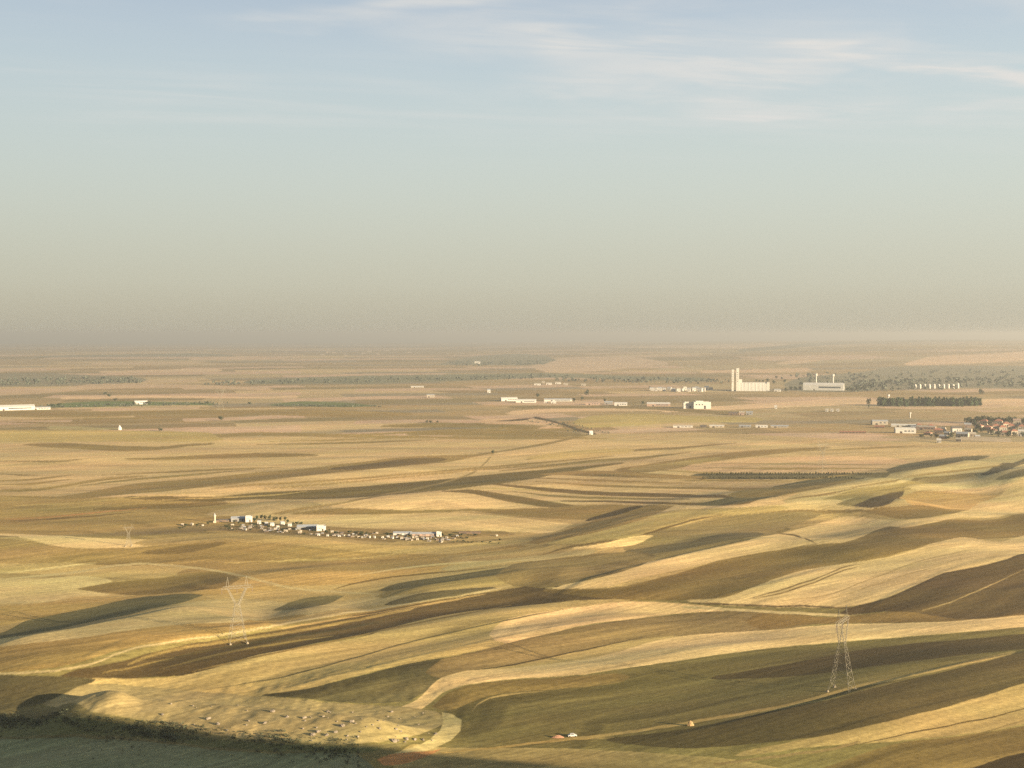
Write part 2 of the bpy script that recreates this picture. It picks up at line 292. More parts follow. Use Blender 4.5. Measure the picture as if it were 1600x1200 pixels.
 ('plough',0,13,[(-888.1,2196.6),(-857.4,2218.8),(-821.9,2224.1),(-776.7,2196.5),(-734.9,2176.1),(-694.2,2157.7),(-664.4,2153.8),(-633.6,2146.3),(-613.6,2155.4),(-598.8,2182.7),(-580.5,2203.1),(-550.8,2220.3),(-542.1,2213.4),(-540.9,2208.4),(-543.9,2192.6),(-579.5,2152.4),(-600.6,2068.4),(-627.2,2052.5),(-648.7,2047.9),(-684.0,2056.5),(-721.0,2084.0),(-758.8,2111.5),(-793.2,2127.1),(-829.4,2146.0),(-885.4,2189.8)]),
 ('plough',0,11,[(-580.9,2352.2),(-586.4,2416.1),(-573,2448),(-539,2486),(-516,2502),(-465,2486),(-407.0,2422.2),(-357.3,2397.6),(-309.5,2380.4),(-301.0,2377.1),(-291.8,2362.8),(-291.1,2357.1),(-297.1,2345.5),(-305.1,2346.5),(-350.6,2352.5),(-396.2,2357.9),(-441.4,2360.1),(-487.7,2367.1),(-511.0,2358.6),(-536.7,2336.4),(-562.1,2315.5),(-579.0,2344.4)]),
 ('plough',1,9,[(-465.6,2205.0),(-426.0,2218.8),(-385.3,2229.2),(-345.1,2245.4),(-304.6,2263.3),(-262.9,2277.6),(-223.8,2282.1),(-185.0,2291.9),(-146.0,2306.0),(-145.3,2295.0),(-184.9,2267.8),(-223.7,2241.7),(-263.5,2228.5),(-303.0,2215.9),(-337.3,2207.1),(-371.3,2198.4),(-417.8,2198.5),(-463.7,2196.1)]),
 ('plough',1,5,[(-807.3,1910.8),(-775.6,1911.3),(-744.0,1912.2),(-712.1,1912.6),(-683.8,1932.7),(-682.5,1928.8),(-697.0,1905.5),(-706.6,1897.6),(-715.9,1894.6),(-761.3,1897.5),(-805.6,1906.7)]),
 ('plough',0,12,[(-620.1,1937.7),(-615.6,1942.7),(-587.7,1952.4),(-559.9,1963.6),(-528.4,1981.6),(-496.3,2000.1),(-462.2,2012.5),(-427.6,2024.7),(-394.1,2025.9),(-360.6,2020.2),(-326.7,2008.9),(-318.7,1998.6),(-318.0,1993.8),(-322.6,1983.3),(-330.3,1980.6),(-361.5,1973.9),(-392.9,1968.7),(-424.2,1964.4),(-464.5,1956.7),(-503.6,1946.0),(-542.0,1934.4),(-585.1,1930.1),(-612.0,1931.4),(-619.1,1934.5)]),
 ('plough',1,3,[(-747.3,1767.9),(-712.0,1750.2),(-676.8,1735.5),(-675.1,1731.2),(-701.4,1724.0),(-741.9,1755.2)]),
 ('plough',1,5,[(-716.9,1654.4),(-696.5,1668.2),(-676.3,1684.0),(-656.3,1715.5),(-634.3,1744.9),(-632.0,1738.4),(-645.6,1696.7),(-659.9,1668.4),(-673.1,1656.5),(-693.3,1651.4),(-714.3,1648.2)]),
 ('plough',1,10,[(-689.9,1553.6),(-664.9,1563.8),(-638.3,1571.1),(-617.9,1584.2),(-603.4,1607.9),(-593.8,1640.1),(-586.6,1681.8),(-570.2,1714.8),(-550.0,1736.9),(-523.2,1737.2),(-521.0,1729.7),(-549.1,1703.4),(-570.7,1661.6),(-578.9,1634.7),(-590.4,1595.6),(-607.9,1558.5),(-628.5,1546.7),(-657.2,1545.6),(-686.3,1545.4)]),
 ('plough',0,22,[(-570.2,1485.3),(-555.8,1506.0),(-542.5,1531.4),(-532.2,1572.9),(-520.9,1613.6),(-506.9,1648.7),(-478.7,1673.9),(-455.9,1689.7),(-432.2,1703.7),(-402.7,1732.0),(-374.0,1769.8),(-341.6,1796.2),(-308.5,1824.7),(-277.5,1856.3),(-245.4,1888.3),(-212.3,1922.3),(-175.0,1960.3),(-144.5,1986.2),(-104.4,1998.5),(-63.7,2010.8),(-27.2,2062.8),(-20.7,2058.9),(-20.6,2051.3),(-26.8,2028.3),(-62.5,1972.5),(-90.1,1927.3),(-107.6,1875.1),(-130.5,1839.1),(-153.7,1818.6),(-183.6,1782.8),(-213.1,1753.7),(-241.6,1725.6),(-269.3,1698.9),(-300.0,1657.2),(-330.2,1621.7),(-359.5,1589.9),(-387.6,1558.4),(-413.9,1534.4),(-438.8,1509.0),(-456.9,1503.0),(-473.0,1491.0),(-496.0,1477.4),(-519.5,1466.3),(-535.6,1466.3),(-568.5,1480.9)]),
 ('brown',0,9,[(-272.8,1805.3),(-270.1,1826.3),(-244.4,1850.8),(-218.1,1876.9),(-182.0,1922.9),(-164.0,1941.5),(-141.8,1954.7),(-113.9,1961.5),(-103.1,1945.0),(-102.9,1941.0),(-111.0,1910.8),(-132.2,1853.6),(-154.4,1826.5),(-175.5,1796.4),(-196.1,1768.2),(-224.3,1754.4),(-263.3,1779.8),(-271.5,1796.7)]),
 ('plough',1,18,[(-383.5,1543.5),(-367.8,1559.8),(-351.9,1577.1),(-336.3,1590.6),(-302.0,1609.4),(-267.8,1633.8),(-248.5,1649.9),(-229.0,1666.4),(-195.6,1698.2),(-160.6,1727.1),(-124.3,1755.6),(-87.0,1790.4),(-48.4,1831.9),(-7.9,1872.8),(34.2,1905.3),(77.8,1938.0),(122.2,1961.4),(168.3,1992.0),(167.7,1985.1),(140.9,1959.2),(115.1,1940.8),(89.0,1923.2),(63.1,1901.1),(21.9,1870.3),(-18.0,1838.6),(-56.4,1800.0),(-93.3,1766.6),(-128.7,1739.4),(-162.8,1712.0),(-195.5,1681.5),(-227.0,1652.4),(-246.6,1636.7),(-265.6,1620.2),(-291.1,1601.3),(-316.7,1586.1),(-341.6,1570.1),(-361.9,1553.2),(-382.6,1539.8)]),
 ('plough',1,13,[(-327.8,1550.1),(-297.4,1575.4),(-266.3,1603.2),(-234.4,1633.9),(-203.2,1664.3),(-170.9,1696.0),(-137.0,1725.4),(-101.8,1754.8),(-65.6,1788.5),(-28.0,1829.1),(12.0,1857.4),(40.6,1869.3),(69.6,1883.7),(69.3,1875.6),(35.2,1851.4),(1.9,1829.5),(-26.9,1805.4),(-55.1,1783.5),(-91.5,1751.8),(-126.7,1722.5),(-160.5,1692.5),(-193.0,1661.5),(-224.2,1631.0),(-253.9,1598.6),(-282.8,1573.6),(-305.2,1560.7),(-327.3,1547.8)]),
 ('brown',0,26,[(-469.7,1464.8),(-466.7,1471.0),(-455.0,1472.5),(-421.7,1476.9),(-402.8,1478.7),(-384.0,1481.1),(-369.2,1485.7),(-356.2,1494.2),(-339.4,1508.7),(-322.3,1524.0),(-295.7,1539.4),(-268.5,1554.7),(-240.6,1569.2),(-211.0,1597.0),(-180.7,1628.2),(-148.5,1653.1),(-115.2,1677.1),(-78.1,1706.2),(-39.8,1737.8),(0.0,1766.6),(33.1,1789.0),(67.1,1811.5),(100.1,1832.9),(134.2,1858.2),(169.0,1882.4),(174.3,1875.3),(173.8,1869.7),(166.6,1854.9),(140.2,1830.0),(114.7,1808.7),(81.6,1762.6),(50.2,1718.5),(19.9,1636.8),(-14.7,1594.3),(-40.2,1572.9),(-65.0,1549.3),(-84.8,1533.0),(-104.7,1523.3),(-123.8,1511.3),(-142.5,1497.3),(-164.9,1485.5),(-185.9,1464.6),(-214.3,1447.2),(-237.3,1447.0),(-275.1,1465.1),(-312.0,1475.1),(-333.7,1467.2),(-355.0,1458.5),(-376.9,1453.7),(-407.2,1451.5),(-432.3,1452.5),(-462.2,1456.8),(-469.0,1462.5)]),
 ('straw',1,8,[(-437.6,1451.7),(-412.4,1461.3),(-387.2,1472.1),(-361.9,1484.2),(-336.2,1496.4),(-309.8,1507.5),(-287.8,1521.6),(-261.8,1547.7),(-261.4,1545.3),(-277.6,1525.8),(-293.7,1508.3),(-314.8,1496.5),(-346.3,1485.4),(-376.8,1472.6),(-407.0,1460.7),(-437.2,1450.4)]),
 ('brown',0,10,[(-484.2,1395.2),(-481.9,1401.6),(-472.9,1407.9),(-455.5,1417.7),(-438.3,1428.9),(-410.5,1437.5),(-382.3,1445.6),(-364.7,1451.8),(-346.8,1457.3),(-340.5,1451.3),(-339.8,1448.2),(-342.3,1438.1),(-352.1,1430.1),(-365.4,1417.5),(-378.9,1408.4),(-401.0,1404.0),(-422.6,1398.4),(-443.7,1391.9),(-460.6,1390.2),(-477.5,1388.8),(-483.3,1392.6)]),
 ('red',1,8,[(-561.3,1326.0),(-538.1,1338.0),(-512.7,1345.7),(-495.3,1356.8),(-478.3,1369.7),(-461.1,1383.6),(-442.5,1394.1),(-423.9,1405.9),(-423.4,1404.2),(-445.2,1385.3),(-466.5,1367.0),(-487.8,1350.9),(-510.0,1338.7),(-529.8,1333.7),(-545.7,1330.1),(-560.6,1324.2)]),
 ('brown',1,8,[(-581.5,1308.1),(-558.2,1319.1),(-533.4,1327.5),(-507.4,1334.0),(-485.7,1341.3),(-464.3,1350.1),(-446.4,1361.0),(-428.9,1374.2),(-428.1,1371.4),(-441.3,1358.0),(-454.8,1346.6),(-476.1,1336.6),(-497.2,1326.9),(-513.6,1322.7),(-529.7,1318.1),(-556.0,1313.8),(-580.6,1306.0)]),
 ('straw',1,8,[(-586.9,1386.8),(-567.5,1392.7),(-547.7,1398.1),(-528.1,1405.3),(-508.3,1412.2),(-482.0,1423.8),(-459.8,1437.0),(-437.6,1451.8),(-437.2,1450.3),(-458.6,1433.2),(-479.8,1417.4),(-505.4,1404.1),(-525.2,1397.4),(-544.8,1390.6),(-565.4,1387.6),(-585.9,1384.5)]),
 ('straw',1,9,[(-586.4,1421.3),(-563.8,1427.7),(-540.1,1431.7),(-516.5,1436.3),(-490.4,1448.9),(-464.1,1462.7),(-441.9,1475.0),(-419.9,1489.2),(-398.0,1505.4),(-397.4,1503.3),(-418.8,1485.1),(-440.5,1470.0),(-462.3,1457.0),(-484.6,1444.1),(-507.0,1432.4),(-534.1,1425.2),(-560.2,1423.0),(-585.5,1419.1)]),
 ('stubble',0,13,[(-343.8,1354.8),(-341.4,1373.2),(-323.8,1413.3),(-311.5,1434.6),(-298.0,1445.4),(-274.1,1445.1),(-248.9,1426.3),(-238.7,1416.9),(-212.6,1390.6),(-205.6,1387.9),(-197.5,1390.1),(-178.8,1408.8),(-171.4,1406.3),(-171.1,1404.1),(-175.9,1385.6),(-193.1,1359.4),(-212.0,1342.9),(-225.3,1336.4),(-246.1,1334.5),(-274.0,1338.7),(-301.8,1342.2),(-329.2,1343.2),(-334.1,1343.5),(-343.0,1351.5)]),
 ('plough',1,7,[(-276.9,1341.7),(-259.8,1364.0),(-241.1,1378.8),(-217.6,1392.9),(-193.8,1409.4),(-173.3,1424.6),(-153.1,1447.6),(-152.5,1442.1),(-181.3,1407.6),(-210.6,1387.0),(-239.5,1369.4),(-258.3,1355.2),(-276.3,1339.1)]),
 ('olive',1,16,[(-282.5,1318.2),(-271.7,1341.5),(-259.3,1357.4),(-237.9,1373.6),(-216.1,1390.9),(-193.9,1410.2),(-177.0,1455.7),(-160.9,1521.4),(-131.8,1560.0),(-110.3,1610.8),(-88.7,1678.7),(-71.3,1727.1),(-56.3,1776.9),(-47.0,1842.5),(-40.8,1932.4),(-30.0,2031.9),(-29.9,2025.1),(-40.1,1896.7),(-46.3,1814.8),(-55.6,1754.9),(-70.4,1705.1),(-87.7,1660.0),(-108.0,1577.2),(-130.0,1538.7),(-156.7,1481.9),(-173.4,1426.0),(-192.5,1399.6),(-219.0,1376.7),(-245.1,1356.8),(-264.1,1337.4),(-281.9,1315.2)]),
 ('pinkstubble',0,15,[(-209.0,1381.6),(-205.6,1387.9),(-186.8,1408.1),(-168.8,1442.5),(-156.1,1476.0),(-127.0,1508.3),(-108.0,1512.0),(-89.4,1524.1),(-80.5,1523.5),(-65.3,1517.0),(-31.6,1492.1),(-7.7,1459.8),(15.1,1430.1),(39.1,1396.3),(62.3,1368.5),(62.1,1365.7),(38.4,1369.9),(14.5,1373.3),(-10.9,1369.2),(-36.3,1364.2),(-64.6,1361.4),(-92.8,1358.9),(-118.3,1359.4),(-144.1,1362.3),(-174.4,1374.0),(-203.9,1377.0),(-208.7,1379.5)]),
 ('brown',0,8,[(-88.6,1523.2),(-56.9,1538.1),(-40.6,1535.0),(-11.7,1508.2),(16.2,1474.5),(42.5,1438.8),(67.4,1401.3),(91.5,1372.3),(91.3,1369.5),(67.9,1376.0),(44.3,1382.9),(29.4,1389.2),(15.4,1404.8),(-7.6,1432.5),(-39.3,1485.2),(-47.4,1495.1),(-63.7,1506.5),(-88.2,1516.7)]),
 ('straw',1,8,[(-81.9,1548.8),(-57.3,1548.5),(-32.9,1555.7),(-0.2,1558.2),(28.4,1549.3),(56.7,1541.1),(87.8,1512.0),(117.5,1481.6),(117.3,1478.6),(87.3,1504.4),(56.4,1532.3),(28.2,1541.5),(-0.2,1548.8),(-32.7,1548.8),(-57.1,1543.7),(-81.7,1546.2)]),
 ('plough',0,21,[(-246.9,1349.0),(-243.6,1354.1),(-217.6,1368.0),(-196.4,1372.4),(-174.0,1370.4),(-151.6,1364.3),(-129.4,1359.0),(-100.8,1360.6),(-72.3,1366.5),(-43.6,1372.2),(-25.4,1373.0),(-7.3,1373.0),(22.3,1376.0),(43.8,1380.2),(62.4,1388.5),(81.3,1397.8),(96.7,1401.2),(118.4,1398.6),(141.3,1389.2),(146.5,1385.0),(152.8,1368.0),(152.5,1365.5),(143.1,1352.9),(137.0,1347.2),(120.2,1325.6),(111.3,1314.9),(89.5,1295.9),(75.2,1291.4),(61.9,1291.9),(34.7,1302.9),(7.0,1316.9),(-7.0,1327.8),(-28.6,1350.8),(-43.1,1357.5),(-57.4,1356.6),(-85.7,1350.6),(-113.7,1343.5),(-135.0,1339.9),(-156.1,1336.5),(-182.6,1337.4),(-209.4,1339.3),(-236.3,1341.9),(-241.6,1343.0),(-246.5,1346.7)]),
 ('stubble',0,16,[(-296.4,1336.3),(-286.2,1352.5),(-260.2,1345.6),(-234.4,1338.3),(-207.4,1337.2),(-180.7,1336.8),(-154.1,1337.5),(-127.7,1340.6),(-102.9,1345.4),(-77.8,1349.1),(-63.4,1348.4),(-42.1,1342.7),(-13.5,1323.2),(13.3,1300.3),(39.2,1280.6),(64.4,1263.2),(64.3,1260.0),(46.2,1219.6),(38.4,1209.5),(32.7,1207.4),(26.8,1209.0),(4.1,1215.9),(-18.8,1220.3),(-41.8,1222.9),(-64.9,1226.0),(-89.5,1229.3),(-114.2,1232.9),(-139.2,1237.2),(-164.2,1240.6),(-185.1,1245.7),(-206.9,1254.9),(-226.7,1270.2),(-246.6,1283.4),(-270.0,1299.6),(-276.1,1304.4),(-295.8,1333.7)]),
 ('olive',0,26,[(-395.0,1185.1),(-405.3,1234.9),(-399.7,1250.4),(-390.1,1266.3),(-383.8,1272.0),(-372.3,1277.6),(-356.5,1282.1),(-340.4,1286.3),(-323.1,1293.2),(-309.6,1294.4),(-287.7,1290.8),(-265.6,1285.9),(-247.4,1278.2),(-229.4,1269.9),(-202.8,1253.1),(-177.9,1243.9),(-150.4,1235.8),(-123.2,1226.3),(-96.4,1217.2),(-83.8,1216.7),(-67.8,1219.7),(-51.8,1222.8),(-31.5,1223.2),(-11.2,1223.2),(-6.5,1222.0),(3.8,1203.5),(3.8,1201.3),(-6.3,1183.2),(-10.8,1180.9),(-30.2,1174.5),(-49.5,1167.7),(-64.5,1160.1),(-79.4,1152.6),(-96.4,1148.8),(-114.2,1148.8),(-132.8,1151.7),(-158.2,1154.9),(-183.4,1156.1),(-210.4,1166.8),(-239.7,1186.4),(-270.6,1209.9),(-297.3,1220.9),(-305.0,1220.2),(-318.0,1201.3),(-336.1,1186.5),(-354.3,1174.0),(-367.2,1168.8),(-382.4,1165.0),(-392.8,1178.5)]),
 ('fallow',0,10,[(-117.7,1133.4),(-110.2,1156.1),(-106.1,1159.0),(-84.4,1167.5),(-62.2,1175.0),(-34.6,1186.7),(-6.4,1197.2),(22.3,1207.9),(38.4,1209.5),(46.9,1166.3),(46.7,1160.6),(36.3,1143.2),(16.4,1158.2),(-4.1,1164.3),(-24.6,1160.7),(-38.0,1154.0),(-54.1,1143.3),(-78.7,1130.8),(-92.9,1126.2),(-106.9,1121.3),(-117.5,1131.4)]),
 ('pinkstubble',0,10,[(-547.1,1230.2),(-523.3,1229.0),(-499.1,1226.4),(-464.9,1211.1),(-418.1,1158.7),(-389.1,1152.0),(-361.3,1148.0),(-355.5,1147.5),(-341.6,1151.9),(-329.0,1138.6),(-328.2,1135.8),(-330.2,1113.3),(-334.6,1107.2),(-346.4,1100.4),(-366.1,1096.9),(-381.2,1097.5),(-396.6,1098.8),(-408.6,1101.9),(-417.3,1106.3),(-441.5,1125.9),(-468.5,1151.1),(-493.0,1193.8),(-512.3,1211.8),(-543.3,1221.7)]),
 ('straw',0,16,[(-350.5,1119.7),(-349.5,1147.9),(-341.1,1156.2),(-320.5,1169.3),(-300.1,1185.5),(-290.0,1191.8),(-273.3,1196.3),(-251.3,1186.6),(-230.9,1171.9),(-203.4,1151.5),(-178.7,1144.7),(-154.4,1138.1),(-130.4,1131.6),(-113.6,1132.1),(-96.2,1135.6),(-80.4,1132.7),(-80.3,1130.7),(-94.6,1116.8),(-111.1,1106.3),(-126.9,1101.2),(-144.8,1101.7),(-163.4,1106.1),(-182.4,1111.9),(-202.0,1119.3),(-221.9,1125.9),(-239.3,1129.7),(-252.4,1128.9),(-270.9,1123.6),(-289.2,1118.0),(-308.3,1113.4),(-327.2,1108.7),(-337.3,1107.6),(-349.8,1117.7)]),
 ('ochre',0,9,[(-549.6,1206.9),(-522.9,1191.3),(-486.0,1150.3),(-462.5,1137.3),(-435.2,1119.3),(-409.1,1102.7),(-395.2,1096.8),(-369.7,1090.6),(-354.8,1078.9),(-354.5,1077.7),(-361.2,1065.2),(-374.9,1057.2),(-390.0,1050.6),(-410.1,1047.3),(-432.1,1046.2),(-453.7,1044.6),(-475.6,1043.5)]),
 ('plough',0,23,[(-410.6,1067.4),(-405.7,1078.5),(-399.1,1085.7),(-389.5,1093.4),(-383.3,1096.5),(-373.9,1098.7),(-350.9,1100.1),(-338.7,1102.5),(-318.3,1112.7),(-297.4,1122.5),(-286.2,1125.9),(-268.8,1128.0),(-244.9,1127.8),(-220.0,1123.1),(-191.2,1111.1),(-163.6,1103.0),(-140.0,1101.1),(-116.5,1099.2),(-98.8,1097.5),(-81.1,1093.2),(-63.6,1091.3),(-46.2,1090.1),(-42.6,1086.3),(-42.5,1084.2),(-45.8,1079.9),(-62.8,1077.4),(-79.7,1074.9),(-101.7,1070.3),(-123.4,1064.9),(-144.4,1055.3),(-161.1,1051.2),(-178.3,1053.5),(-195.4,1055.4),(-212.5,1055.0),(-223.1,1052.6),(-238.5,1046.6),(-253.5,1039.8),(-269.2,1036.4),(-286.1,1036.2),(-305.7,1037.7),(-325.4,1039.7),(-345.2,1041.7),(-365.0,1043.6),(-380.0,1048.7),(-392.5,1054.2),(-397.6,1056.6),(-410.1,1066.1)]),
 ('brown',0,7,[(-332.8,1083.7),(-329.6,1091.5),(-315.3,1102.4),(-300.8,1113.5),(-279.8,1123.9),(-273.0,1125.8),(-264.9,1126.4),(-264.5,1125.0),(-270.1,1113.9),(-275.4,1106.0),(-287.6,1090.0),(-293.5,1086.1),(-304.2,1082.7),(-325.9,1079.3),(-332.4,1082.6)]),
 ('straw',1,15,[(-251.5,1054.4),(-233.8,1058.8),(-215.8,1062.3),(-197.7,1065.7),(-178.6,1068.3),(-159.7,1071.8),(-143.0,1077.4),(-121.0,1089.0),(-98.9,1102.9),(-76.1,1117.5),(-56.3,1131.9),(-35.9,1146.1),(-12.2,1153.3),(6.1,1148.5),(24.1,1139.3),(24.1,1137.1),(3.0,1144.3),(-18.2,1145.3),(-41.0,1134.8),(-58.5,1121.7),(-75.7,1111.2),(-98.4,1097.4),(-120.5,1084.1),(-142.3,1072.4),(-158.9,1066.6),(-182.1,1062.7),(-205.3,1059.9),(-228.4,1057.0),(-251.2,1053.3)]),
 ('ochre',0,21,[(-280.9,1007.2),(-279.5,1018.6),(-273.2,1030.7),(-257.6,1044.3),(-235.8,1056.3),(-224.5,1059.3),(-213.4,1059.9),(-196.2,1057.6),(-178.7,1053.8),(-167.3,1052.0),(-145.5,1055.8),(-124.0,1063.7),(-110.1,1068.6),(-95.9,1072.8),(-77.0,1081.3),(-57.8,1090.8),(-38.7,1102.5),(-19.6,1116.2),(0.0,1130.0),(7.3,1126.0),(13.3,1120.1),(13.3,1118.4),(7.2,1104.1),(0.0,1084.1),(-9.9,1061.3),(-22.1,1042.0),(-36.0,1025.9),(-53.5,1010.1),(-65.8,1002.4),(-77.8,995.2),(-95.1,986.9),(-111.9,978.0),(-128.4,968.3),(-142.7,961.0),(-157.3,956.8),(-172.3,955.5),(-191.9,956.8),(-211.6,958.0),(-232.0,962.5),(-247.6,978.1),(-261.8,987.3),(-273.5,996.4),(-280.4,1005.6)]),
 ('brown',1,10,[(-140.9,948.4),(-128.6,967.3),(-123.8,973.0),(-115.3,980.8),(-105.5,987.6),(-90.7,995.9),(-69.6,1004.2),(-53.7,1008.8),(-37.7,1013.1),(-21.6,1017.3),(-21.5,1015.1),(-44.8,1006.4),(-67.6,998.0),(-90.2,990.2),(-105.0,982.8),(-123.3,968.5),(-140.7,947.3)]),
 ('fallow',0,14,[(-65.7,1068.4),(-57.5,1084.6),(-38.6,1093.7),(-19.5,1102.8),(0.0,1110.6),(17.9,1118.5),(36.0,1123.3),(47.5,1121.1),(59.5,1116.1),(76.3,1105.2),(93.4,1102.0),(108.1,1103.4),(123.1,1106.6),(129.7,1099.2),(129.5,1097.2),(120.5,1083.4),(97.9,1070.8),(85.7,1068.7),(71.4,1069.6),(57.2,1072.3),(45.5,1073.9),(34.3,1071.6),(12.0,1057.3),(0.0,1052.2),(-23.7,1048.7),(-39.6,1049.0),(-55.7,1050.8),(-65.6,1066.4)]),
 ('track',1,6,[(-446.0,1001.4),(-428.3,1010.8),(-410.4,1020.5),(-395.9,1031.2),(-380.8,1041.3),(-361.3,1048.8),(-360.8,1047.4),(-378.2,1036.2),(-394.6,1023.9),(-404.6,1017.7),(-418.4,1011.9),(-432.0,1006.0),(-445.5,1000.2)]),
 ('track',1,23,[(-435.1,976.8),(-419.7,986.7),(-404.0,996.7),(-387.9,1006.7),(-371.2,1016.3),(-362.7,1023.1),(-346.8,1040.0),(-337.9,1045.9),(-328.8,1049.8),(-317.5,1051.1),(-293.0,1045.0),(-277.3,1038.9),(-261.5,1032.0),(-249.9,1025.0),(-236.1,1012.1),(-206.5,972.4),(-183.2,956.4),(-171.8,950.5),(-166.0,948.3),(-156.2,946.3),(-137.1,943.3),(-117.8,936.9),(-98.0,923.2),(-97.8,921.3),(-119.0,933.0),(-139.6,937.6),(-155.2,940.3),(-165.0,942.7),(-170.8,944.9),(-182.2,950.9),(-205.2,965.8),(-233.2,999.7),(-247.8,1016.1),(-259.3,1022.9),(-274.9,1029.8),(-290.5,1036.3),(-315.2,1043.3),(-326.5,1042.4),(-335.5,1038.3),(-344.3,1032.3),(-354.5,1021.7),(-364.3,1010.4),(-374.6,1002.8),(-384.6,994.9),(-402.5,985.9),(-418.6,980.6),(-434.2,974.8)]),
 ('pale',0,11,[(-447.2,980.7),(-427.5,983.2),(-407.4,985.1),(-387.1,986.5),(-380.6,988.0),(-363.8,996.3),(-353.3,996.5),(-340.5,993.2),(-329.9,987.6),(-319.0,970.3),(-307.9,961.1),(-307.5,959.9),(-312.4,950.0),(-311.5,932.0),(-314.6,930.4),(-329.4,928.5),(-334.3,926.5),(-337.4,923.4),(-345.2,909.7),(-349.1,905.7),(-354.6,902.9),(-366.1,900.9),(-381.0,900.6),(-395.9,900.2),(-410.5,899.4)]),
 ('plough',0,12,[(-343.7,951.5),(-331.2,967.5),(-321.1,976.6),(-305.1,983.5),(-289.0,991.0),(-274.1,1004.0),(-258.9,1017.4),(-252.2,1019.0),(-246.9,1016.5),(-241.3,1011.5),(-230.4,994.8),(-219.0,973.9),(-218.6,972.5),(-221.4,956.0),(-224.8,941.7),(-227.3,935.2),(-230.3,929.9),(-239.0,923.3),(-252.9,920.5),(-269.9,924.8),(-281.2,929.2),(-292.5,932.7),(-315.2,938.9),(-329.2,944.8),(-343.3,950.2)]),
 ('straw',1,6,[(-398.3,893.4),(-381.0,897.4),(-363.3,900.9),(-344.5,905.9),(-325.7,911.5),(-307.1,918.6),(-306.7,917.3),(-316.7,911.7),(-326.8,906.3),(-339.5,902.1),(-352.3,898.2),(-370.2,895.1),(-384.1,893.9),(-397.8,892.3)]),
 ('ochre',0,19,[(-406.5,890.7),(-390.1,892.0),(-373.5,893.0),(-360.5,895.8),(-351.2,901.3),(-341.8,907.2),(-326.6,911.9),(-311.6,917.7),(-299.6,925.7),(-286.8,932.1),(-267.6,934.0),(-247.3,932.3),(-233.0,936.8),(-219.5,945.0),(-211.5,949.3),(-205.5,951.2),(-194.7,952.3),(-186.8,951.8),(-182.2,949.1),(-182.0,948.1),(-185.0,942.7),(-201.3,931.4),(-219.7,923.1),(-237.9,915.5),(-256.7,911.4),(-270.8,909.0),(-278.7,905.6),(-286.5,898.2),(-296.0,885.7),(-303.2,879.3),(-317.7,867.6),(-331.4,855.2),(-344.4,842.2),(-352.0,828.5),(-358.8,813.9),(-365.7,800.4)]),
 ('scrub',0,17,[(-348.4,790.1),(-341.8,805.1),(-340.8,812.0),(-341.3,823.7),(-342.4,836.0),(-341.5,846.2),(-339.4,850.7),(-329.8,861.8),(-319.9,873.1),(-309.4,883.7),(-300.1,897.9),(-292.1,917.5),(-280.3,926.1),(-259.3,925.2),(-249.9,923.6),(-242.8,920.5),(-235.3,917.3),(-235.0,916.0),(-238.3,903.3),(-241.4,892.0),(-246.2,867.1),(-253.0,851.1),(-262.6,824.3),(-271.9,819.3),(-281.6,816.0),(-292.3,802.8),(-294.6,769.2),(-304.6,754.4),(-318.0,757.7),(-332.1,753.0)]),  # dark tone paints the shade of the gully slope along with its vegetation
 ('pale',0,29,[(-339.8,761.2),(-325.1,755.9),(-310.7,750.7),(-299.3,752.8),(-286.7,750.2),(-278.6,759.3),(-273.4,789.7),(-267.3,804.1),(-260.0,816.3),(-250.1,834.7),(-241.6,860.9),(-239.2,883.7),(-232.5,897.3),(-224.7,904.5),(-216.7,909.1),(-203.0,912.8),(-183.4,909.4),(-170.3,904.0),(-156.7,895.0),(-151.6,892.4),(-147.0,893.4),(-134.7,906.2),(-123.7,914.3),(-112.2,919.6),(-98.4,927.1),(-79.2,948.0),(-71.1,957.8),(-63.1,953.1),(-56.7,937.8),(-56.6,936.3),(-60.7,916.4),(-67.0,901.8),(-79.4,890.9),(-89.2,886.3),(-98.6,884.5),(-110.5,886.0),(-120.3,871.9),(-125.5,844.5),(-140.6,827.9),(-150.4,821.2),(-158.4,806.1),(-162.9,786.8),(-173.4,786.7),(-183.0,783.1),(-197.0,775.9),(-211.5,767.4),(-225.6,759.1),(-235.8,752.0),(-245.1,742.8),(-253.8,734.3),(-262.8,727.2),(-270.2,722.3),(-277.8,718.1),(-291.6,715.3),(-305.9,716.2),(-320.9,718.8)]),
 ('plough',0,17,[(-334.3,731.3),(-319.6,727.5),(-304.6,722.5),(-292.1,723.3),(-277.8,726.2),(-263.9,730.3),(-250.9,737.9),(-238.8,749.3),(-229.4,758.5),(-220.0,768.5),(-206.1,778.1),(-194.8,781.2),(-183.4,785.0),(-175.9,790.8),(-166.4,837.0),(-146.4,835.4),(-141.2,829.8),(-140.9,828.4),(-143.7,820.1),(-152.2,807.3),(-157.8,781.8),(-172.1,765.4),(-186.2,751.1),(-199.7,737.0),(-208.9,728.1),(-218.2,720.4),(-224.2,714.6),(-229.9,708.4),(-232.5,704.7),(-238.5,695.1),(-244.6,686.4),(-250.1,681.8),(-255.9,678.5),(-265.2,675.1),(-275.6,673.6),(-286.5,674.5),(-298.8,677.5),(-312.4,682.9)]),
 ('scrub',0,7,[(-173.6,873.3),(-167.6,902.6),(-160.3,914.4),(-156.1,919.7),(-151.5,923.0),(-135.5,929.0),(-129.0,927.1),(-128.8,925.8),(-133.2,912.9),(-138.2,897.8),(-140.8,887.5),(-145.7,857.9),(-150.2,856.6),(-160.7,864.9),(-173.2,871.3)]),  # slope shade put into the ground colour as a dark spot
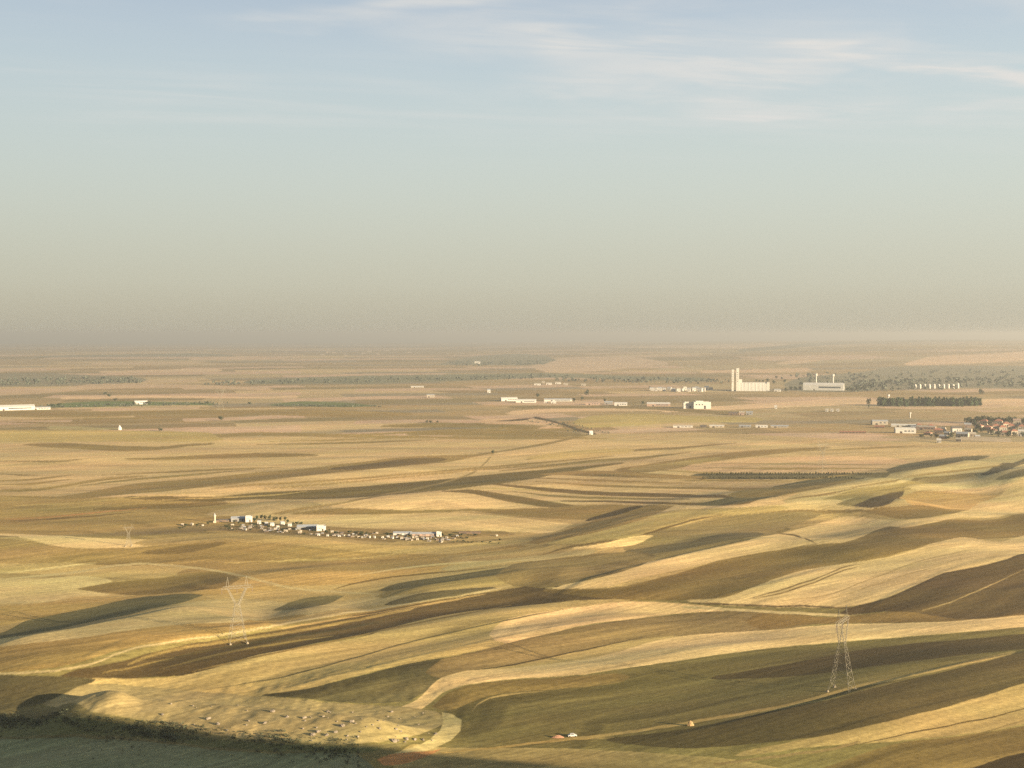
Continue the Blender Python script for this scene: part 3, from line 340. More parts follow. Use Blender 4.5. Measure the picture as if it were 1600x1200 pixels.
 ('olive',0,14,[(-104.3,916.8),(-98.6,929.5),(-91.0,938.4),(-80.5,948.9),(-72.0,954.8),(-53.2,966.3),(-33.8,978.7),(-14.0,990.9),(6.2,1001.5),(28.1,1022.6),(45.8,1035.2),(54.8,1034.7),(61.6,1028.5),(67.1,1020.3),(66.9,1018.3),(59.7,997.4),(51.8,976.9),(47.3,969.9),(37.3,960.3),(26.3,956.2),(5.5,950.1),(-15.0,938.5),(-34.6,925.4),(-53.8,913.9),(-73.0,909.4),(-84.7,908.2),(-96.4,908.0),(-104.1,915.5)]),
 ('scrub',0,12,[(-103.5,938.9),(-98.5,952.3),(-89.1,963.8),(-82.3,969.9),(-67.4,977.2),(-52.2,984.3),(-34.4,996.7),(-16.1,1009.1),(7.0,1019.5),(19.9,1027.9),(32.9,1035.9),(39.6,1026.5),(39.5,1024.2),(31.7,998.2),(28.0,993.8),(7.8,982.6),(-12.1,973.8),(-31.5,962.8),(-50.4,951.3),(-65.9,943.1),(-80.9,934.4),(-96.3,930.5),(-103.3,937.4)]),  # painted shade: darker tone on the ground beyond the track bank
 ('scrub',0,10,[(-93.5,882.2),(-89.9,891.7),(-82.3,899.6),(-72.2,907.2),(-67.7,909.0),(-58.0,912.2),(-38.5,922.0),(-26.8,928.3),(-14.9,934.7),(-11.7,932.3),(-11.7,931.2),(-14.7,925.8),(-29.0,912.4),(-47.5,895.1),(-58.9,888.0),(-70.2,881.9),(-88.4,876.2),(-93.3,880.3)]),  # painted shade on the far side of the track bank
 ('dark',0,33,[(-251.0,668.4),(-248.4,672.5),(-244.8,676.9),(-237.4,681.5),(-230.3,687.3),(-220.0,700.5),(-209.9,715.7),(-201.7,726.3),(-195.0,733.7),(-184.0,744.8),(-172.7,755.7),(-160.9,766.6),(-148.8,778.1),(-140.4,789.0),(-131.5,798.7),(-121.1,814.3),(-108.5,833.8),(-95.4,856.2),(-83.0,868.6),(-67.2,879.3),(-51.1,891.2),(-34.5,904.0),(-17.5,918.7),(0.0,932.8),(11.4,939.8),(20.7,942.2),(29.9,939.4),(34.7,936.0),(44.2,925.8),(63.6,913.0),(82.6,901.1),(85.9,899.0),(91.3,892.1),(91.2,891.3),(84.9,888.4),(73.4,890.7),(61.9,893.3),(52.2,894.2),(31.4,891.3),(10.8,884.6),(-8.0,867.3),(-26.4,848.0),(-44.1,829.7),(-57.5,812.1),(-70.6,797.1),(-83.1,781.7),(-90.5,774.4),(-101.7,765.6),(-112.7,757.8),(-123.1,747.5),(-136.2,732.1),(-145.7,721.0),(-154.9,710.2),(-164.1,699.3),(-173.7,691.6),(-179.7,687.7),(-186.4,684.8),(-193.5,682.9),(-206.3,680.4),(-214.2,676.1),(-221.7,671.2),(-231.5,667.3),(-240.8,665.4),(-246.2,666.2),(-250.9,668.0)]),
 ('plough',0,17,[(-221.3,691.8),(-220.0,695.5),(-213.0,708.5),(-209.8,714.2),(-203.8,722.4),(-197.9,728.6),(-190.0,736.3),(-182.0,744.3),(-167.7,757.2),(-152.7,769.9),(-137.8,785.9),(-127.0,797.3),(-111.1,819.2),(-94.2,841.0),(-76.2,862.0),(-73.4,864.7),(-70.5,864.5),(-70.4,863.6),(-72.9,857.9),(-75.5,854.8),(-91.1,837.3),(-105.9,819.7),(-119.8,801.0),(-133.4,784.9),(-147.2,768.4),(-158.9,759.5),(-170.3,750.5),(-181.1,740.8),(-189.2,733.1),(-197.1,725.7),(-203.1,719.7),(-209.0,711.3),(-219.2,692.7),(-221.1,691.4)]),
 ('plough',1,9,[(-202.1,690.9),(-193.5,699.8),(-185.4,711.8),(-176.7,721.8),(-167.1,730.9),(-157.2,737.4),(-143.4,749.8),(-129.2,760.1),(-114.9,772.1),(-114.6,770.5),(-129.0,757.6),(-143.0,745.9),(-156.4,733.3),(-165.7,725.0),(-175.2,715.5),(-188.4,701.1),(-201.9,690.3)]),
 ('ochre',1,10,[(-156.0,773.0),(-142.6,789.5),(-128.7,807.8),(-116.5,822.7),(-103.6,836.6),(-90.4,851.2),(-73.7,868.1),(-56.3,883.5),(-38.1,897.9),(-19.4,913.5),(-19.4,912.4),(-38.0,895.5),(-56.0,879.3),(-73.3,863.0),(-89.8,845.6),(-104.1,831.0),(-117.8,815.4),(-130.8,799.5),(-143.7,786.3),(-155.9,772.4)]),
 ('track',1,31,[(-312.0,682.1),(-296.2,676.2),(-281.8,673.3),(-268.4,672.8),(-258.1,674.6),(-248.6,678.2),(-242.3,682.7),(-239.2,685.9),(-234.2,693.8),(-229.6,704.6),(-226.5,710.2),(-221.5,715.8),(-213.7,722.9),(-206.0,730.7),(-196.6,739.8),(-187.0,749.1),(-177.4,758.4),(-167.4,767.8),(-157.3,778.7),(-148.7,799.6),(-138.6,815.7),(-129.1,824.3),(-119.5,833.5),(-106.7,859.9),(-91.6,873.8),(-75.2,878.7),(-59.0,888.7),(-42.4,900.5),(-32.3,909.4),(-12.3,931.0),(0.0,941.5),(0.0,940.0),(-21.2,916.2),(-38.2,900.0),(-55.5,887.1),(-72.5,875.2),(-89.0,863.9),(-104.3,847.3),(-118.9,829.1),(-128.3,819.4),(-137.5,809.2),(-147.3,792.1),(-156.8,776.0),(-167.0,765.6),(-176.9,756.4),(-186.6,747.1),(-196.1,737.8),(-205.5,728.8),(-213.1,720.7),(-220.7,713.1),(-225.7,707.6),(-228.9,702.1),(-233.5,691.6),(-238.6,683.9),(-241.7,680.8),(-247.9,676.4),(-257.4,672.6),(-271.1,670.6),(-280.3,671.1),(-289.9,672.8),(-300.3,676.0),(-311.7,681.3)]),
 ('track',1,7,[(0.0,941.3),(20.0,940.5),(29.6,934.0),(41.5,924.6),(53.2,915.8),(64.9,908.3),(76.5,901.4),(76.4,900.5),(59.5,909.1),(42.2,918.7),(24.7,932.5),(12.4,938.2),(0.0,940.1)]),
 ('track',1,14,[(-126.3,993.0),(-114.6,1005.2),(-102.7,1019.8),(-87.6,1032.4),(-66.4,1043.4),(-52.7,1047.1),(-39.0,1050.9),(-19.5,1052.7),(0.0,1055.4),(19.6,1059.1),(39.4,1061.9),(56.0,1057.7),(72.2,1048.4),(88.0,1037.4),(87.8,1035.4),(71.9,1043.2),(55.7,1050.9),(39.1,1053.5),(19.5,1051.2),(0.0,1047.8),(-19.4,1045.5),(-38.7,1043.2),(-60.4,1036.7),(-81.7,1027.2),(-97.1,1017.6),(-111.8,1003.9),(-126.2,991.7)]),
 ('fallow',0,36,[(-268.4,658.7),(-267.1,661.6),(-261.5,664.1),(-259.2,664.4),(-246.5,666.3),(-235.2,669.3),(-224.1,672.9),(-213.1,677.2),(-201.4,680.0),(-195.2,681.4),(-188.6,683.9),(-182.4,687.4),(-173.6,694.5),(-166.5,702.7),(-159.5,712.4),(-153.1,720.2),(-146.9,725.8),(-136.5,732.8),(-122.6,744.2),(-113.7,751.1),(-104.8,758.3),(-97.6,765.3),(-90.6,775.1),(-77.2,807.6),(-69.8,822.0),(-57.9,838.3),(-40.9,856.0),(-22.7,869.8),(-5.5,876.6),(12.0,885.8),(29.7,892.0),(47.5,895.2),(57.0,895.4),(72.8,894.6),(85.4,893.7),(88.2,891.9),(88.1,891.0),(84.9,888.4),(73.0,885.8),(61.3,883.6),(46.6,878.9),(30.2,866.1),(14.1,849.7),(-4.0,830.9),(-20.2,812.8),(-35.7,795.7),(-50.6,779.0),(-64.9,763.2),(-77.4,746.4),(-89.3,730.6),(-100.9,716.3),(-112.1,702.8),(-124.8,689.6),(-134.4,682.4),(-143.8,675.5),(-152.0,671.1),(-160.0,666.7),(-172.7,662.7),(-182.6,661.9),(-192.8,661.8),(-205.5,661.6),(-218.0,660.5),(-229.4,658.1),(-240.8,655.6),(-252.4,654.1),(-257.5,653.9),(-264.8,655.7),(-268.2,658.3)]),
 ('straw',0,21,[(-190.0,657.5),(-186.7,661.8),(-174.9,663.2),(-170.8,663.9),(-163.8,666.4),(-155.7,670.6),(-147.5,674.8),(-139.4,679.9),(-131.2,685.1),(-117.6,698.0),(-106.6,712.3),(-95.0,727.3),(-83.0,743.1),(-69.2,759.4),(-54.7,776.5),(-39.6,794.6),(-23.8,813.0),(-7.2,832.6),(0.0,838.8),(7.2,832.9),(11.2,811.9),(11.2,809.6),(6.7,775.2),(0.0,756.2),(-6.4,747.5),(-14.4,739.2),(-24.6,729.8),(-34.6,721.0),(-45.7,712.6),(-56.5,704.4),(-67.1,694.9),(-79.8,682.2),(-90.1,671.6),(-100.3,662.7),(-110.6,655.6),(-117.2,652.3),(-124.6,650.1),(-134.6,649.9),(-146.0,650.4),(-154.4,650.5),(-162.7,650.1),(-171.6,650.4),(-181.7,652.4),(-184.2,652.9),(-189.8,656.8)]),
 ('pinkstubble',0,17,[(-14.9,781.6),(-11.1,813.5),(-4.4,834.0),(-1.0,839.2),(7.9,848.9),(24.8,864.3),(42.3,878.7),(56.1,883.4),(70.0,886.7),(79.6,888.2),(89.1,888.3),(103.2,886.9),(117.4,883.4),(126.6,879.9),(141.0,871.6),(151.5,865.0),(154.5,860.9),(154.3,860.1),(150.3,858.0),(139.7,859.1),(129.0,860.0),(114.1,858.7),(96.8,847.8),(79.6,832.7),(67.7,823.1),(56.2,815.8),(47.2,806.7),(28.9,786.0),(11.6,766.2),(2.9,757.3),(-0.9,754.2),(-4.0,752.6),(-10.4,758.2),(-14.9,779.8)]),
 ('scrub',1,18,[(-169.5,663.6),(-156.9,670.0),(-144.0,676.8),(-131.2,685.1),(-123.1,692.8),(-114.9,701.3),(-102.2,716.8),(-89.0,733.7),(-80.6,744.8),(-72.0,757.0),(-61.4,770.7),(-48.0,785.6),(-34.0,801.2),(-19.5,816.9),(-4.4,833.9),(9.0,848.0),(22.9,861.4),(37.2,875.2),(37.1,874.4),(18.1,854.1),(0.0,835.3),(-16.3,817.0),(-31.9,800.2),(-46.8,783.4),(-61.2,767.7),(-71.7,753.9),(-80.3,742.0),(-88.5,730.1),(-100.0,715.7),(-111.1,701.9),(-119.3,692.7),(-127.5,684.9),(-140.4,676.8),(-150.2,672.1),(-159.9,667.5),(-169.4,663.2)]),
 ('scrub',0,15,[(-135.4,650.4),(-133.5,651.3),(-119.1,652.7),(-111.8,655.2),(-102.1,660.8),(-92.4,667.8),(-81.0,679.1),(-69.3,691.8),(-59.7,701.7),(-52.5,707.4),(-38.1,716.7),(-26.8,726.7),(-23.2,728.4),(-17.8,726.1),(-13.0,721.6),(-13.0,720.9),(-17.4,707.6),(-22.1,692.7),(-25.3,687.8),(-32.8,681.6),(-36.1,678.4),(-39.6,672.9),(-51.5,648.3),(-54.8,643.0),(-57.6,640.4),(-60.6,638.8),(-67.9,637.2),(-73.9,636.6),(-84.5,636.6),(-95.0,637.6),(-103.8,639.3),(-112.7,641.5),(-122.6,644.3),(-132.9,648.2),(-135.3,649.8)]),
 ('olive',0,25,[(-49.7,686.3),(-46.4,700.1),(-41.7,712.4),(-38.7,716.2),(-23.3,729.6),(-9.9,744.6),(4.0,760.6),(18.4,775.5),(33.3,790.9),(51.5,807.8),(62.7,816.9),(74.2,826.7),(86.7,838.0),(99.3,848.1),(111.5,854.9),(123.4,858.0),(141.8,858.4),(159.1,856.5),(170.1,854.3),(181.0,852.5),(192.2,849.8),(203.5,848.0),(206.8,846.8),(212.3,841.6),(215.6,835.5),(215.4,834.6),(208.5,826.5),(199.8,818.0),(191.1,813.0),(180.9,808.4),(166.9,805.6),(156.4,806.4),(145.7,806.7),(134.9,804.6),(124.0,801.9),(108.1,795.6),(92.4,788.8),(74.2,777.7),(60.6,767.2),(48.2,756.2),(39.1,746.3),(27.2,732.0),(19.3,724.2),(9.5,716.8),(0.0,709.4),(-11.2,701.3),(-22.1,692.7),(-26.0,688.5),(-36.7,677.5),(-39.6,676.4),(-45.0,679.7),(-49.6,685.6)]),
 ('fallow',0,13,[(-24.4,692.0),(-22.2,696.1),(-13.6,702.5),(-4.9,708.5),(3.2,715.2),(17.1,728.0),(31.5,741.1),(46.5,754.8),(62.0,769.0),(74.5,779.3),(89.5,789.0),(105.9,797.6),(112.3,794.7),(112.2,793.7),(103.6,780.0),(100.2,776.6),(83.3,761.5),(67.0,745.9),(51.2,730.6),(38.3,719.4),(28.2,713.2),(18.3,707.2),(6.7,701.7),(-4.8,695.5),(-13.4,692.5),(-22.0,689.5),(-24.4,691.0)]),
 ('dark',1,8,[(-22.2,694.9),(-8.6,705.2),(3.3,715.4),(19.0,730.3),(35.3,745.5),(52.4,761.7),(70.2,778.0),(88.6,793.7),(88.5,792.9),(72.9,778.9),(57.8,764.3),(38.7,746.1),(20.6,729.1),(3.2,712.4),(-8.6,702.6),(-22.1,694.0)]),
 ('pinkstubble',0,44,[(-67.0,610.0),(-62.9,621.9),(-54.0,637.2),(-51.3,642.8),(-48.0,654.3),(-45.3,664.7),(-42.6,672.2),(-39.0,678.5),(-35.5,682.9),(-31.4,687.7),(-25.8,692.4),(-22.9,694.0),(-13.7,697.2),(-4.4,700.2),(7.0,705.8),(17.2,711.4),(27.4,716.9),(43.5,727.8),(51.8,734.7),(63.6,747.4),(75.0,762.4),(86.7,776.5),(99.6,788.7),(107.9,794.7),(119.0,800.2),(126.5,802.6),(141.7,805.7),(156.8,807.2),(171.6,807.9),(187.8,812.1),(204.3,817.5),(218.2,821.7),(231.9,823.9),(244.8,823.1),(257.2,821.0),(273.9,818.6),(291.1,818.3),(305.1,820.7),(320.6,826.3),(343.0,837.5),(356.6,843.4),(370.0,848.5),(385.9,854.5),(401.9,860.4),(383.6,820.8),(360.1,811.7),(334.7,796.8),(315.5,789.8),(297.6,785.2),(280.0,781.3),(262.6,777.1),(245.5,773.4),(228.4,769.5),(211.4,765.2),(197.0,760.9),(182.6,756.5),(168.3,751.9),(150.5,744.4),(136.5,737.2),(122.7,729.5),(108.9,720.8),(95.5,712.5),(82.5,704.8),(70.6,698.6),(59.0,693.0),(49.8,687.9),(40.8,683.0),(29.7,679.6),(16.4,676.9),(3.2,674.5),(-8.3,670.8),(-15.6,667.7),(-24.7,663.9),(-30.2,661.2),(-34.3,657.8),(-37.6,653.8),(-40.9,646.2),(-43.5,637.8),(-46.2,629.4),(-49.7,621.6),(-55.8,614.9),(-61.8,610.2),(-66.9,609.3)]),
 ('brown',0,18,[(160.8,831.9),(167.6,843.3),(176.2,851.3),(183.9,850.6),(202.1,844.6),(218.0,841.4),(228.0,842.1),(236.1,843.8),(253.4,846.9),(270.8,850.1),(285.8,850.9),(301.3,853.2),(319.1,858.8),(331.5,864.2),(344.0,869.4),(365.4,878.7),(387.0,887.4),(408.7,895.7),(389.1,852.3),(369.2,846.3),(349.2,839.3),(328.5,829.8),(313.4,823.7),(299.1,819.3),(284.7,818.4),(269.5,820.8),(254.3,823.6),(238.6,825.3),(222.2,824.3),(205.6,822.8),(196.3,820.1),(180.4,812.6),(171.2,809.9),(167.9,810.3),(162.8,819.2),(160.6,831.0)]),
 ('track',0,13,[(122.3,874.5),(125.5,875.7),(141.5,869.2),(157.4,863.1),(173.2,857.7),(191.3,853.8),(209.7,851.7),(227.9,849.4),(232.2,849.2),(238.3,850.0),(252.1,853.4),(266.3,857.6),(268.8,856.3),(268.5,855.4),(264.6,852.1),(250.6,848.3),(236.8,844.5),(230.7,843.6),(226.3,843.6),(207.8,845.3),(189.4,847.5),(173.2,851.7),(157.0,857.0),(140.8,863.3),(124.7,870.3),(122.2,873.7)]),
 ('olive',0,16,[(17.1,938.3),(22.7,951.2),(30.6,962.8),(34.8,967.4),(51.6,993.1),(69.8,1025.6),(88.1,1047.1),(114.2,1077.7),(133.4,1095.0),(149.4,1106.4),(165.5,1116.2),(194.8,1134.7),(232.0,1189.3),(267.3,1223.5),(272.8,1226.9),(281.7,1220.5),(281.2,1218.2),(264.8,1190.8),(258.1,1180.8),(227.4,1111.3),(209.2,1097.5),(182.2,1074.7),(155.5,1048.5),(136.8,1033.1),(119.7,1026.5),(107.7,1016.4),(95.3,1002.0),(76.9,968.8),(60.0,943.7),(38.0,934.3),(29.6,931.4),(22.3,932.8),(17.1,936.9)]),
 ('brown',0,38,[(24.0,926.4),(29.6,929.6),(43.0,922.8),(56.5,919.7),(67.5,918.5),(78.1,920.0),(88.4,924.8),(104.9,939.4),(119.4,956.7),(134.2,973.4),(147.1,987.2),(163.4,1006.7),(180.0,1024.7),(192.5,1037.8),(199.7,1044.3),(212.4,1052.5),(235.3,1063.4),(257.1,1067.7),(279.6,1074.4),(302.8,1093.2),(320.1,1115.8),(327.8,1125.8),(340.8,1147.2),(357.0,1183.0),(371.1,1208.8),(376.4,1207.8),(382.1,1186.5),(390.2,1188.9),(398.1,1195.9),(438.4,1236.8),(447.6,1243.9),(463.3,1250.8),(484.8,1254.9),(501.4,1263.8),(519.7,1277.6),(571.4,1340.3),(612.8,1374.4),(649.5,1395.4),(581.2,1247.8),(547.7,1218.2),(514.9,1188.2),(486.4,1164.6),(470.0,1154.5),(444.3,1142.6),(417.9,1127.4),(397.3,1103.2),(384.5,1084.0),(366.4,1066.3),(334.8,1038.7),(320.1,1026.0),(306.7,1015.3),(293.4,1006.6),(270.5,996.5),(257.1,987.2),(238.0,973.4),(210.7,945.9),(203.6,937.2),(177.1,899.4),(171.1,893.6),(165.2,889.5),(155.8,885.9),(141.9,886.0),(129.9,887.0),(118.0,888.0),(99.5,890.2),(85.3,892.4),(66.0,897.6),(45.1,907.8),(29.2,918.6),(24.0,925.3)]),
 ('pinkstubble',0,31,[(30.5,927.4),(33.5,929.2),(43.4,940.3),(50.3,948.3),(66.2,966.8),(88.8,993.3),(112.3,1017.7),(135.9,1031.6),(162.7,1062.0),(188.7,1080.6),(216.2,1102.7),(257.5,1184.3),(291.1,1219.0),(309.4,1241.9),(328.9,1268.4),(347.6,1288.0),(355.0,1290.1),(361.5,1288.1),(372.4,1279.5),(385.6,1257.6),(395.1,1246.7),(408.2,1244.2),(431.3,1254.5),(449.8,1269.7),(471.7,1294.7),(506.0,1350.6),(560.7,1420.6),(591.3,1456.2),(635.0,1491.6),(677.8,1521.8),(744.8,1601.6),(658.0,1413.9),(613.9,1385.2),(566.0,1344.7),(515.6,1282.1),(503.3,1274.5),(494.2,1271.0),(475.6,1269.2),(468.7,1265.4),(457.5,1255.7),(432.4,1230.7),(407.9,1205.3),(390.2,1188.9),(383.2,1188.8),(381.6,1203.8),(377.9,1210.2),(367.6,1198.6),(355.1,1176.8),(327.8,1125.8),(318.2,1111.3),(307.1,1093.3),(297.6,1080.8),(290.8,1076.8),(279.0,1075.0),(260.8,1070.6),(240.0,1064.4),(218.2,1052.6),(198.0,1038.1),(173.6,1017.0),(150.2,997.5),(127.4,976.6),(105.3,953.8),(93.1,939.9),(78.1,924.5),(73.3,921.8),(63.0,919.8),(42.6,921.9),(33.4,926.8),(30.5,926.4)]),
 ('brown',1,5,[(262.7,1195.6),(276.7,1187.6),(280.2,1174.3),(270.9,1112.3),(270.3,1074.4),(269.9,1072.8),(267.2,1097.0),(274.3,1149.6),(273.7,1174.8),(262.2,1193.3)]),
 ('stubble',0,28,[(128.8,887.4),(132.1,889.0),(144.7,885.9),(150.1,886.0),(155.4,887.3),(160.6,890.7),(166.1,895.6),(178.1,909.2),(205.3,945.9),(225.9,968.6),(239.4,980.8),(258.2,993.1),(269.9,997.2),(294.0,1008.6),(320.8,1025.2),(335.1,1035.7),(359.1,1058.1),(389.1,1095.5),(414.8,1135.4),(422.9,1142.7),(430.6,1145.4),(435.5,1144.0),(448.5,1128.8),(454.2,1128.5),(462.6,1134.7),(500.3,1181.1),(546.9,1230.0),(596.0,1279.7),(543.9,1167.3),(492.2,1106.3),(440.6,1039.4),(409.0,1002.8),(401.1,995.9),(386.9,986.9),(370.3,977.3),(353.7,967.1),(346.2,960.4),(330.8,944.4),(314.4,926.3),(290.6,897.0),(276.8,883.3),(259.1,871.6),(248.4,866.6),(239.0,864.8),(220.4,863.6),(203.9,863.3),(187.6,863.3),(176.4,864.8),(165.3,866.7),(156.7,869.0),(147.9,872.8),(131.2,883.3),(128.7,886.5)]),
 ('brown',1,8,[(173.4,883.4),(196.7,904.2),(212.5,920.4),(229.0,937.3),(243.2,953.7),(266.1,984.5),(273.6,991.3),(286.3,1000.3),(286.0,999.2),(272.6,987.8),(264.9,979.9),(234.2,939.9),(221.3,925.9),(195.8,900.4),(173.3,882.7)]),
 ('brown',1,7,[(175.8,883.4),(193.9,894.9),(206.7,906.7),(232.9,934.4),(263.2,973.5),(270.8,981.2),(283.4,990.2),(283.1,989.0),(269.7,977.2),(261.6,967.7),(231.8,930.0),(212.2,908.7),(199.8,896.8),(193.2,891.5),(175.6,882.6)]),
 ('fallow',1,8,[(212.9,871.9),(232.9,886.9),(253.7,902.2),(277.0,924.5),(301.4,947.4),(329.6,971.4),(352.5,992.8),(377.2,1017.0),(376.7,1015.5),(351.4,989.6),(327.7,965.8),(299.9,942.6),(275.7,920.1),(252.5,898.0),(240.7,889.6),(226.7,880.8),(212.7,871.1)]),
 ('fallow',1,13,[(185.8,875.3),(204.0,882.4),(222.6,890.2),(232.9,896.0),(239.5,901.1),(252.6,914.3),(273.4,937.9),(291.7,957.8),(311.5,980.4),(335.4,1004.8),(358.8,1026.1),(380.4,1040.8),(404.3,1060.1),(403.8,1058.8),(379.6,1038.4),(357.5,1022.3),(334.0,1000.4),(318.1,984.7),(294.4,958.1),(272.3,934.1),(251.6,910.6),(238.7,898.0),(232.2,893.2),(222.0,887.7),(203.6,880.8),(185.7,874.7)]),
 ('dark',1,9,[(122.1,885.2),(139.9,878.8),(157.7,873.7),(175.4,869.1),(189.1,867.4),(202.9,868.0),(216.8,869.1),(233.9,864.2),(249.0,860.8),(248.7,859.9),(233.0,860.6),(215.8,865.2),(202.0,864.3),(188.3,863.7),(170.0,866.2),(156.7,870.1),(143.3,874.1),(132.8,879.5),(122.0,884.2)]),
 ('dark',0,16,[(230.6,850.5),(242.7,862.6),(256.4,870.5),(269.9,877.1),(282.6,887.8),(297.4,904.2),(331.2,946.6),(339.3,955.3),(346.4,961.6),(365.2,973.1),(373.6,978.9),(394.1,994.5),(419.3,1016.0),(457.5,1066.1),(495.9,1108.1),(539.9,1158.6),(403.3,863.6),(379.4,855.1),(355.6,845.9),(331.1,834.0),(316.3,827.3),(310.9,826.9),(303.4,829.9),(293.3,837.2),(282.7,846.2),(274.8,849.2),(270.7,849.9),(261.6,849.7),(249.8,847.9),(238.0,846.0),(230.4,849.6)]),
 ('fallow',1,6,[(288.6,849.4),(314.6,871.8),(328.7,884.9),(344.4,901.2),(385.3,949.6),(426.3,993.0),(426.0,992.2),(389.2,952.8),(351.8,907.8),(335.1,889.5),(313.8,869.6),(288.4,848.8)]),
 ('dun',0,33,[(-40.6,604.3),(-38.7,630.8),(-37.2,642.1),(-34.6,650.1),(-32.3,654.0),(-29.9,657.0),(-27.1,659.4),(-19.4,663.5),(-11.5,666.5),(-5.2,668.7),(10.1,672.7),(25.6,676.7),(40.5,681.9),(57.2,690.6),(74.5,700.2),(87.7,707.0),(101.3,714.3),(115.2,722.3),(132.5,732.8),(150.0,742.6),(163.1,748.5),(178.9,753.7),(194.9,758.9),(211.0,763.7),(229.3,768.3),(247.6,772.2),(266.0,776.2),(284.8,780.6),(302.8,785.7),(321.2,791.4),(341.6,801.3),(363.6,813.7),(383.6,820.8),(349.0,746.2),(323.1,725.4),(299.3,707.5),(277.3,691.7),(256.6,677.9),(237.3,666.2),(218.7,655.2),(202.4,644.8),(187.2,633.8),(172.4,622.9),(160.5,615.3),(145.5,610.4),(130.2,603.4),(115.2,596.5),(100.5,589.7),(90.2,583.4),(79.6,574.6),(69.5,566.5),(63.0,562.5),(53.8,558.9),(45.3,556.6),(36.3,555.7),(27.0,556.0),(14.8,558.5),(1.4,562.0),(-12.1,565.6),(-16.6,565.8),(-25.7,563.6),(-27.9,563.8),(-30.1,565.1),(-33.9,572.0),(-40.5,603.5)]),
 ('plough',0,16,[(-42.3,630.5),(-38.8,643.4),(-34.8,653.4),(-31.8,656.8),(-28.7,659.5),(-24.7,661.9),(-15.3,666.6),(-4.1,670.8),(8.7,673.0),(21.6,675.1),(32.8,678.4),(44.2,681.7),(55.7,685.1),(58.3,685.5),(64.5,683.5),(67.1,679.8),(67.1,679.1),(63.6,673.5),(56.9,667.7),(54.2,666.5),(43.9,662.6),(32.3,659.2),(20.9,655.9),(10.0,653.9),(-0.9,651.8),(-6.9,650.4),(-11.1,647.6),(-14.8,644.3),(-22.7,635.3),(-30.3,625.5),(-33.2,623.2),(-37.7,625.4),(-42.3,629.8)]),
 ('straw',1,8,[(-21.1,620.1),(-18.2,634.0),(-12.3,644.3),(-8.9,647.2),(-4.7,649.7),(0.0,650.8),(8.7,652.5),(17.4,654.1),(17.4,653.6),(8.7,651.1),(0.0,648.6),(-8.9,644.9),(-12.3,642.1),(-18.2,631.5),(-21.1,619.4)]),
 ('umber',0,18,[(112.2,679.4),(116.5,684.1),(132.5,692.4),(148.9,700.8),(165.8,709.6),(183.9,721.4),(202.8,734.4),(214.2,740.6),(225.8,747.0),(239.6,752.8),(253.3,757.4),(266.5,760.5),(279.9,763.7),(293.4,767.0),(312.2,773.3),(331.8,780.7),(353.3,791.8),(374.7,801.7),(353.2,755.3),(329.8,742.8),(307.2,730.9),(285.9,720.7),(271.8,714.3),(258.1,708.5),(241.4,701.3),(225.4,695.6),(207.5,689.5),(190.3,684.9),(173.2,680.1),(162.3,677.8),(147.1,676.4),(134.0,676.4),(120.8,675.8),(115.1,676.0),(112.1,678.5)]),  # dark strip paints shade on the far slope of the ridge
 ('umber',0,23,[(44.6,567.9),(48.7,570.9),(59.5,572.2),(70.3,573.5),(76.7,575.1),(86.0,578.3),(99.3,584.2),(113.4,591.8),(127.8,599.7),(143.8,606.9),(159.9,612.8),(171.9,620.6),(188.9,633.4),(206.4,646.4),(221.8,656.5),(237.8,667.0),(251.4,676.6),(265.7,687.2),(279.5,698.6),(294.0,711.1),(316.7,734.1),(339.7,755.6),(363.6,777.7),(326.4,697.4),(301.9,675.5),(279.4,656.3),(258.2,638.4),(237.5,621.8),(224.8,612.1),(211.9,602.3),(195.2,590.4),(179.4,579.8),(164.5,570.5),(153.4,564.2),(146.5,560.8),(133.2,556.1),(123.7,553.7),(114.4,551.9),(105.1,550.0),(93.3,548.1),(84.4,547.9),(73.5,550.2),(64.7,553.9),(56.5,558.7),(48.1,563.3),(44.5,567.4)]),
 ('straw',0,26,[(16.0,567.1),(18.2,569.7),(27.5,572.6),(36.8,575.3),(46.2,577.5),(55.8,580.2),(65.5,583.0),(76.8,587.3),(88.4,591.7),(100.0,596.0),(111.9,600.4),(122.6,604.8),(133.5,609.2),(148.4,617.6),(158.4,625.6),(168.7,634.0),(181.2,643.4),(190.1,649.5),(204.1,657.4),(218.5,665.6),(233.3,674.3),(251.5,684.1),(273.6,703.0),(296.4,721.4),(300.4,724.5),(303.0,724.1),(302.4,722.8),(295.6,712.9),(277.2,698.2),(259.9,685.1),(243.7,673.8),(232.3,666.4),(221.2,659.2),(205.8,650.1),(191.9,645.2),(183.5,639.9),(167.1,627.8),(156.9,619.5),(146.9,611.4),(132.3,603.7),(119.8,598.8),(107.4,593.8),(95.2,589.2),(83.1,584.7),(71.2,580.3),(63.5,577.9),(55.8,575.6),(47.7,573.7),(39.5,571.5),(29.8,569.0),(20.1,566.0),(18.1,565.4),(15.9,566.5)]),
 ('fallow',0,18,[(99.6,537.5),(104.0,541.8),(115.7,547.0),(127.7,552.3),(139.9,558.0),(148.7,562.5),(157.7,567.4),(170.2,574.6),(183.1,582.4),(197.3,591.8),(212.2,602.6),(229.6,615.7),(247.2,629.4),(259.5,639.5),(272.4,650.2),(289.3,664.6),(307.4,680.6),(326.4,697.4),(290.1,618.9),(273.9,607.8),(258.3,597.2),(243.3,587.1),(231.3,580.0),(223.6,576.3),(211.3,571.6),(199.2,566.9),(187.2,562.2),(175.5,557.7),(165.7,554.7),(158.0,552.9),(150.3,551.1),(140.4,548.6),(130.6,545.4),(116.6,540.4),(102.9,535.8),(99.5,537.1)]),
